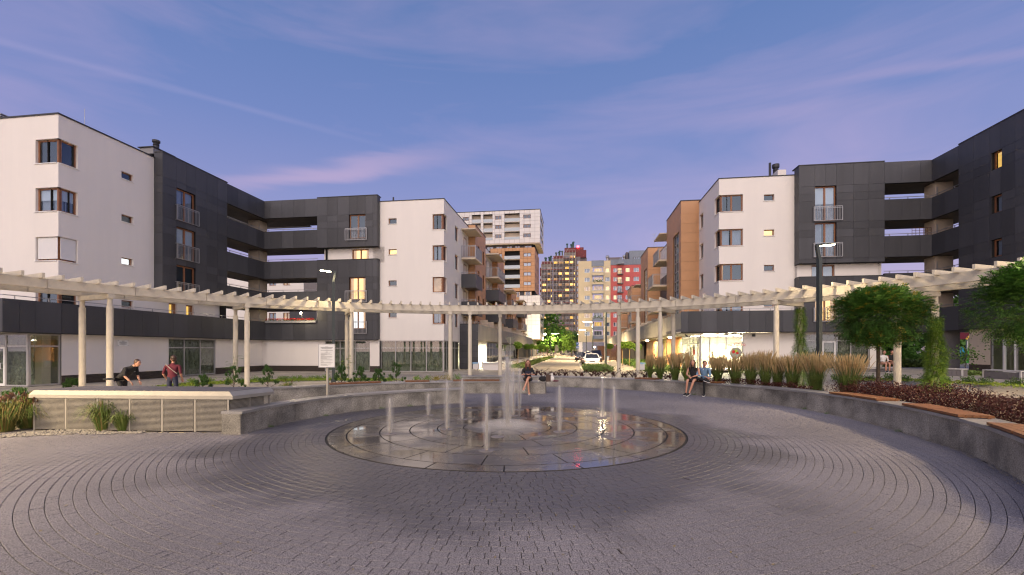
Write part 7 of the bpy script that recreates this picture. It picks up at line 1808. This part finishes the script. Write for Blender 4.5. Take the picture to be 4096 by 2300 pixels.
for k, (px, Y, lab) in enumerate(((2371,74,'brightest street lamp over the parked cars in front of the yellow block'),(2345,104,'second lit street lamp over the parked cars'),(2332,133,'farthest lit street lamp on the right pavement'))):
    street_lamp(at(px,Y).x, Y, 6.3, rad(180), lab, 14000, .16, far=True, head=1.6, group='street lamps along the right pavement')
for k, (px, Y, lab) in enumerate(((2203,135,'nearest lit street lamp left of the far road'),(2214,165,'second lit street lamp left of the far road'),(2220,195,'farthest lit street lamp left of the far road'))):
    street_lamp(at(px,Y).x, Y, 6.6, rad(0), lab, 20000, .2, far=True, head=2.4, group='street lamps along the far left kerb')
wl = thing('wall_lamp', 'bright bare lamp on the corner of the white tower base', 'lamp', gw(-8.2,121,5.8)); b = MB(); b.blob(at(2180,118,5.8), .28, 8, 6); b.build('lens', M['lampglow_far'], wl); point(at(2180,117,5.6), 2500, (1,.85,.5), .3)
pl = thing('park_lamp', 'small yellow park lamp on a thin post behind the parked cars', 'lamp', at(2379,92)); b = MB(); b.tube([at(2379,92), at(2379,92,2.2)], .05, 6); b.build('post', M['post'], pl); b = MB(); b.blob(at(2379,92,2.35), .16, 8, 6); b.build('lens', M['lampglow_far'], pl)
fl = thing('flood_lamp', 'small lit flood lamp above the red flowers on the charcoal gallery', 'lamp', gw(aB(1203,35),35.0,4.9)); b = MB(); b.blob(at(1203,37.2,zat(1252,37.2)), .09, 8, 6); b.build('lens', M['lampglow_far'], fl); b = MB(); b.tube([at(1203,37.2,zat(1252,37.2)), at(1209,37.3,zat(1270,37.3))], .02, 6); b.build('arm', M['rail'], fl); point(at(1203,36.9,zat(1252,36.9)), 60, (1,.8,.45), .1)
point(gw(-8.4, 22, 2.35), 0, (1,1,1)) if False else None
# cars
def gcar(px, Y, lab, paint, rzo=0., **k): p = at(px, Y); car(lab, (p.x, p.y, 0), math.pi-TH+rzo, paint, **k)
gcar(2367, 50.2, 'old white hatchback parked facing the camera on the grass pavers', 'carwhite')
gcar(2352, 57.5, 'dark grey car parked right behind the white hatchback', 'cargrey', H=1.5)
gcar(2345, 64, 'silver car parked third in the row', 'carsilver', H=1.5)
gcar(2325, 72, 'dark car parked fourth in the row', 'cardark'); gcar(2318, 80, 'black car parked last in the row', 'cardark', H=1.45)
gcar(2385, 70, 'blue-grey van parked beyond the white hatchback', 'cargrey', H=1.8)
p = at(2272, 150); car('silver car standing across the far end of the street', (p.x, p.y, 0), math.pi/2, 'carsilver'); p = at(2300, 152); car('dark car standing across the far end of the street, right of the silver one', (p.x, p.y, 0), math.pi/2, 'cardark')
notice_board(); road_signs(); playground(); bags(); people()
# benches and bins on the right
ball_bench('far grey bench with two people sitting on it', at(3395,28.3), at(3601,28.0), .42, .45, .28)
ball_bench('grey box bench in front of the playground passage', at(3722,24.6), at(3849,23.4), .42, .5, .38)
ball_bench('grey box bench at the right picture edge in front of the glass door', at(3934,22.0), at(4083,20.2), .43, .5, .40)
q = G(2585, 1500); litter_bin(q.x, q.y+1.2, 0, 'pale litter bin with a blue bag beside the right pavement'); q = G(1904, 1494); litter_bin(q.x, q.y, 0, 'pale litter bin with a blue bag in front of the charcoal entrance'); p = at(2430, 66); litter_bin(p.x, p.y, 0, 'small far litter bin behind the thin pole')
p = at(2419, 46.2); tp = thing('sign_pole', 'thin bare grey pole just left of the dark lamp pole', 'pole', p); b = MB(); b.tube([p, p+Vector((0,0,4.2))], .035, 8); b.build('tube', M['rail'], tp)
# planter boxes of the left street
for k, (bb, lab) in enumerate(((40.0,'low white planter box in front of the lit entrance'),(47.5,'long low white planter box left of the road signs'),(56.5,'low white planter box beside the second round tree'),(66,'farther low white planter box by the dark wall'))):
    t = thing('planter', lab, 'planter', gw(-7.4, bb, 0)); L_ = 3 if k == 0 else 5.5; gcub('planter_side', M['whitetile'], t, -8.2, -6.6, bb, bb+L_, -.02, .55); gcub('rim', M['benchedge'], t, -8.3, -6.5, bb-.08, bb+L_+.08, .55, .62)
    if k: gcub('soil', M['soil'], t, -8.1, -6.7, bb+.1, bb+L_-.1, .62, .64)
# wooden fence at the end of the right pavement
t = thing('wooden_fence', 'orange horizontal board fence behind the round trees', 'fence', at(2440,70))
for k in range(14): cub('board', M['wood'], t, at(2440, 70, .25+k*.16), (3.9,.03,.14))
for px in (2412,2440,2468): cub('post', M['wood'], t, at(px, 70.05, 1.2), (.12,.12,2.4))
# -------- vegetation
proto = ball_tree_proto(); proto.matrix_basis = Matrix.Translation(at(2071.8, 52))
for px, Y, s, lab in ((2108,61,.95,'second round tree of the left street row'),(2126,72,1,'third round tree of the left street row, darker and half hidden'),(2145,80,.95,'fourth round tree of the left street row'),(2160,92,1,'fifth round tree of the left street row'),(2174,104,1.1,'sixth round tree of the left street row'),(2188,118,1.1,'last round tree of the left street row, below the bare lamp'),
        (2490,52,1.0,'round tree in front of the pale yellow wall, left one of the close pair'),(2518,50,1.0,'round tree in front of the pale yellow wall, right one of the close pair'),(2550,47,.9,'round tree half hidden by a pergola column'),(2440,66,1.,'round tree in front of the wooden fence'),(2425,72,.9,'round tree above the left end of the wooden fence')):
    dup(proto, at(px, Y), R.random()*6, lab, s)
big_tree(at(2190,140).x, 140, 13, 5, 'dark tall tree below the scaffolded tower', 'leaf_dark', 2600, .8, .25)
big_tree(at(2215,128).x, 150, 7.5, 5.0, 'lamp-lit bright green tree at the far end of the street', 'leaf_bright', 2600, .6, .2); big_tree(at(2250,160).x, 165, 8.5, 5.5, 'pale green tree right of the far street lamps', 'leaf_bright', 2200, .7, .2)
big_tree(at(2290,175).x, 180, 9, 6, 'dark tree at the far right end of the street', 'leaf_dark', 2400, .8, .25); big_tree(at(2312,108).x, 120, 5.5, 2.2, 'small lit tree left of the yellow block', 'leaf_bright', 1200, .4, .15)
for px, Y, h, r, lab, m in ((3480,62,11,5,'tree seen through the left part of the open gallery','leaf_dark'),(3640,60,11.5,6,'big tree seen behind the open gallery of the right building','leaf_mid'),(3780,58,11,5.5,'tree with brown leaves behind the right gallery','leaf_dark'),(3560,48,4.5,2.5,'dark tree beyond the passage, left of the pillar','leaf_dark'),(3810,50,6,2.5,'dark tree behind the play tower','leaf_dark')):
    big_tree(at(px,Y).x, Y, h, r, lab, m, 2200, .45, .22)
crown_tree(at(3512,15.4).x, 15.4, 2.92, 1.32, .98, 'large flat-topped locust tree with dark green leaflets on the right', n=7000, ls=.072, trunk=.055, n2=.07)
crown_tree(at(4150,12.2).x, 12.2, 2.95, 1.30, 1.22, 'locust tree cut by the right picture edge', n=5600, ls=.072, trunk=.05)
vine(*PT(19.95, 50.8)[:2], .1, 3.9, .38, .16, 'green climber growing up the pergola column behind the tall grass', 2600, 'leaf_bright')
vine(*PT(19.95, 65.3)[:2], .1, 3.1, .55, .12, 'bushy green climber at the foot of the right pergola column', 4500, 'leaf_bright')
# planted strip behind the right wall
def offs(P, N, d, i0=0, i1=None, z=.0): return [Vector((P[i].x+N[i].x*d, P[i].y+N[i].y*d, z)) for i in range(i0, i1 or len(P))]
o0 = offs(PA, NA, .56); o1 = offs(PA, NA, 2.6)
mb = MB(); n = len(o0)
mb.add([v+Vector((0,0,.42)) for v in o0]+[v+Vector((0,0,.30)) for v in o1]+[v+Vector((0,0,-.05)) for v in o1], [(i, i+1, n+i+1, n+i) for i in range(n-1)]+[(n+i, n+i+1, 2*n+i+1, 2*n+i) for i in range(n-1)]); o = mb.build('planting_bed', M['soil'], None); o['kind'] = 'structure'
clumps = [(2700,19.8,1.25,.40,'first feather grass clump, left of the seated couple'),(2640,21.0,1.2,.36,'thin feather grass clump by the pair of pergola columns'),(2870,18.3,1.25,.42,'feather grass clump right behind the man in denim'),(2942,17.6,1.3,.50,'feather grass clump in front of the lit shop decal'),(3003,17.2,1.28,.45,'feather grass clump under the small wall lamp'),(3062,16.7,1.3,.46,'feather grass clump left of the thick pergola column'),(3112,16.5,1.25,.42,'feather grass clump at the foot of the single pergola column'),(3168,16.0,1.25,.50,'feather grass clump in front of the green climber'),(3262,15.4,1.22,.60,'wide feather grass clump beside the tall lamp pole'),(3392,14.0,1.28,.68,'largest feather grass clump, left of the locust tree'),(2600,21.6,1.15,.25,'sparse feather grass left of the paired columns'),(2745,19.2,1.2,.28,'feather grass behind the seated woman')]
for px, Y, h, r, lab in clumps: p = at(px, Y); grass_clump(p.x, p.y, .40, h*R.uniform(.88,1.06), r*.72, lab, n=int(150+320*r))
hd = [v for v in offs(PA, NA, 1.15) if v.y < 14.3]
hd2 = [v for v in offs(PA, NA, 1.75) if v.y < 14.6]
scatter_leaves('barberry_hedge', 'dark red barberry hedge behind the right granite wall', hd, 26000, .42, .60, M['leaf_red'], .032, .38, stems=.012)
scatter_leaves('barberry_hedge', 'back row of the dark red barberry hedge beside the pale pavement', hd2, 20000, .45, .66, M['leaf_red'], .034, .32, stems=.015)
lo = [v for v in offs(PA, NA, .9) if 14.2 < v.y < 19 and v.x > 6]
scatter_leaves('barberry_bushes', 'low barberry growing between the feather grass clumps', lo, 2600, .3, .3, M['leaf_red'], .045, .4, stems=.02)
for k in range(26):
    px = 2150+k*21+R.uniform(-8,8); Y = 23.35 if px < 2400 else 23.35-(px-2400)*.0078; p = at(px, Y+.1)
    sprig(p.x, p.y, .38, R.choice((.32,.45,.38,.5,.62 if k in (1,5,14) else .4)), ORD[k]+' dark red barberry shrub from the left behind the rear granite wall', n=R.choice((5,7,9)))
# green strips
def strip(P, r0, r1, name, lab, m, n, h, s): scatter_leaves(name, lab, P, n, (r1-r0)/2, h, m, s, .0)
st = [PT(21.4, a, 0) for a in range(56, 90, 3)]; st = [v+Vector((0,0,gz(v.x,v.y))) for v in st]
strip(st, 0, 1.6, 'ground_cover', 'low yellow-green ground cover strip in front of the grey benches', M['cover'], 3500, .10, .06)
for k in range(18):
    a = 54+k*1.75; v = PT(21.3+.4*(k%2), a); rosette(v.x, v.y, gz(v.x,v.y), .42, ORD[k]+' green dwarf pine bush from the left in front of the grey benches', 'leaf_mid', 60, group='dwarf pine bushes on the right')
st2 = [Vector(G(px, py)) for px, py in ((690,1545),(880,1532),(1010,1527),(1150,1523),(1290,1519),(1420,1520),(1560,1522))]
strip(st2, 0, 1.5, 'ground_cover', 'bright yellow-green ground cover strip under the left pergola', M['cover'], 7000, .09, .07)
for k, (px, py) in enumerate(((770,1532),(840,1528),(915,1527),(968,1530),(1020,1524),(1062,1526),(1118,1522),(1142,1521),(1177,1520),(1203,1519),(1240,1519),(1270,1518),(1305,1516),(1355,1517))):
    v = G(px, py); rosette(v.x, v.y, 0, .36, ORD[k]+' small light green bush from the left under the left pergola', 'leaf_bright', 44)
for k, (px, py, h) in enumerate(((1500,1524,.4),(1558,1521,.35),(1668,1518,.4),(1708,1519,.4),(1745,1519,.42),(1785,1518,.5),(1830,1517,.48))):
    v = G(px, py+3); rosette(v.x, v.y, 0, h, ORD[k]+' small rose bush from the left behind the lower granite wall', 'leaf_yellow' if px % 2 else 'leaf_bright', 40, group='small rose bushes behind the lower wall')
for px, py, h, r, lab, lg in ((62,1640,.62,.42,'spreading dwarf pine at the left picture edge',True),(120,1640,.45,.35,'small dwarf pine left of the metal housing',True),(935,1562,1.0,.45,'leggy dwarf pine behind the metal housing',True),(1072,1560,1.05,.42,'tall dwarf pine with a round top right of the metal housing',True),(1366,1545,.95,.42,'dark dwarf pine at the foot of the lamp post',False),(1440,1543,.9,.38,'dwarf pine between two wooden seats',False),(1514,1540,.75,.42,'low dwarf pine right of the second wooden seat',False),(1587,1538,1.05,.4,'spreading dwarf pine left of the rose bushes',True),(810,1558,.6,.4,'low dwarf pine beside the person in maroon',False),(285,1560,.45,.4,'tiny dwarf pine in front of the brick base',False)):
    v = G(px, py); pine(v.x, v.y, 0, h, r, lab, lg)
for px, py, h, lab in ((938,1535,1.45,'thin sapling with light green leaves behind the pair of columns'),(1378,1530,1.3,'young climber at the foot of the pergola pair')):
    v = G(px, py); t = thing('sapling', lab, 'tree', v); tb = MB(); tb.tube([v, v+Vector((.05,0,h*.6)), v+Vector((-.05,0,h))], [.012,.009,.004], 5); tb.build('trunk', M['bark'], t); lb = MB()
    for i in range(46): frond(lb, v+Vector((R.uniform(-.3,.3),R.uniform(-.3,.3),h*R.uniform(.45,1.05))), (R.uniform(-1,1),R.uniform(-1,1),.2), .22, 4, .06)
    lb.build('crown', M['leaf_bright'], t)
v = G(1985, 1463); rosette(v.x, v.y, 0, .5, 'flat green juniper beside the white planter box', 'leaf_mid', 90, group=None)
for px, py, s in ((3800,1440,.0),(3870,1450,.0)): pass
p = at(3862, 24.9); t = thing('young_tree', 'young small tree with pale leaves in front of the play tower', 'tree', (p.x,p.y,.4)); tb = MB(); tb.tube([(p.x,p.y,.4),(p.x,p.y,1.8)], [.015,.008], 5); tb.build('trunk', M['bark'], t); lb = MB()
for i in range(260): leaf(lb, (p.x+R.gauss(0,.32), p.y+R.gauss(0,.3), 1.55+R.gauss(0,.28)), .11)
lb.build('crown', M['leaf_mid'], t)
# beds of the street
def bed(a0, a1, b0, b1, name, lab, m, n, h, s): scatter_leaves(name, lab, [gw((a0+a1)/2, b0+(b1-b0)*k/12) for k in range(13)], n, (a1-a0)/2, h, m, s)
bed(-6.4, -4.8, 44, 110, 'street_grass', 'green grass verge along the left kerb', M['blade'], 9000, .30, .16)
bed(.8, 3.0, 37.5, 44, 'verge_plants', 'pale green feathery plants in the verge in front of the white car', M['cover2'], 5000, .45, .13)
bed(1.0, 3.0, 44, 90, 'street_grass', 'short grass on the parking strip under the cars', M['blade'], 5000, .06, .12)
bed(6.0, 9.0, 46, 66, 'street_shrubs', 'low green shrubs in front of the yellow wall', M['leaf_mid'], 8000, .55, .16)
bed(5.6, 8.6, 38.5, 44, 'street_grass', 'grass patch beside the litter bin', M['blade'], 3500, .35, .14)
bed(11.5, 16.5, 32.5, 33.8, 'shop_grass', 'bright grass strip in front of the lit shop', M['cover'], 2500, .35, .10)
scatter_leaves('hedge', 'dark trimmed hedge beyond the passage of the right building', [at(px, 46) for px in (3480, 3560, 3640, 3720, 3900)], 7000, .7, 1.9, M['leaf_dark'], .2)
scatter_leaves('garden_plants', 'mixed garden plants beyond the passage of the right building', [at(px, 36, .4) for px in (3500, 3580, 3660, 3720)], 4500, .8, .7, M['cover2'], .14)
scatter_leaves('garden_plants', 'green plants beside the box bench of the right passage', [at(px, 24.6, .38) for px in (3862, 3900, 3940)], 1600, .4, .32, M['cover2'], .08)
# fountain grasses and pebbles at the left housing
gr = G(95, 1712); fountain_grass(gr.x+.05, gr.y+.1, 0, .80, .85, 'big fountain grass with dark bottlebrush plumes in front of the metal housing', 1300, 70, .3)
gr = G(-20, 1730); fountain_grass(gr.x, gr.y+.2, 0, .74, .62, 'fountain grass cut by the left picture edge', 1000, 25, .45)
gr = G(415, 1722); fountain_grass(gr.x, gr.y, 0, .78, .50, 'arching green grass tuft in front of the perforated panels, left one', 420, 0, .08); gr = G(492, 1724); fountain_grass(gr.x, gr.y, 0, .52, .36, 'arching green grass tuft in front of the perforated panels, right one', 320, 0, .08)
gr = G(1130, 1585); fountain_grass(gr.x, gr.y+.4, 0, .62, .42, 'fountain grass between the two curved granite walls', 260, 5, .2)
pb = MB()
for i in range(900):
    px = R.uniform(-60, 560); e = 1738-(px/560)*12+ (abs(px-0)*.0); v = G(px, 1752-px*.045 if px < 300 else 1740-(px-300)*.02); v.y += R.uniform(.0,.75)*(1 if px < 380 else .35); pb.blob(v+Vector((R.uniform(-.05,.05),0,.012)), (R.uniform(.015,.045), R.uniform(.015,.035), R.uniform(.01,.022)), 6, 4, jit=.12)
tag(pb.build('pebbles', M['pebble'], None), 'rounded river pebbles in front of the metal housing', 'pebbles', kind='stuff')
pb = MB()
for P, N in ((PA, NA), (PB, NB), (PCc, NC)):
    for i in range(len(P)-1):
        for k in range(46 if P is not PB else 16):
            p = P[i].lerp(P[i+1], R.random()); o = -R.uniform(.0,.09); pb.blob((p.x+N[i].x*o, p.y+N[i].y*o, .004), (R.uniform(.006,.014),)*2+(.007,), 5, 3, jit=.1)
tag(pb.build('gravel', M['pebble'], None), 'thin line of fine gravel along the foot of the granite walls', 'gravel', kind='stuff')
wd = MB()
for P, N, idx in ((PA, NA, (6,12,17,18,21)), (PB, NB, (12,14,15)), (PCc, NC, (1,3,5,6))):
    for i in idx:
        if i >= len(P)-1: continue
        p = P[i]
        for k in range(26): a = R.uniform(0,6.28); b0 = Vector((p.x-N[i].x*.05+R.uniform(-.09,.09), p.y-N[i].y*.05, 0)); wd.add([b0, b0+Vector((.006,0,0)), b0+Vector((math.cos(a)*.07, math.sin(a)*.05, R.uniform(.04,.10)))], [(0,1,2)])
tag(wd.build('weeds', M['leaf_mid'], None), 'small grass weeds sprouting at the foot of the granite walls', 'weeds', kind='stuff')
# fallen leaves and crumbs on the pavers
lf = MB()
for i in range(90):
    v = G(R.uniform(100, 4000), R.uniform(1700, 2290)); 
    if (v-FC).length < FR+.1: continue
    s = R.uniform(.008,.022); a = R.random()*6.28; d = Vector((math.cos(a), math.sin(a), .1))*s; x = Vector((-math.sin(a), math.cos(a), 0))*s*.5; lf.add([v+Vector((0,0,.004))-d, v+x+Vector((0,0,.008)), v+d+Vector((0,0,.004)), v-x+Vector((0,0,.006))], [(0,1,2,3)])
tag(lf.build('fallen_leaves', M['drygrass'], None), 'small dry fallen leaves scattered over the pavers', 'leaves', kind='stuff')
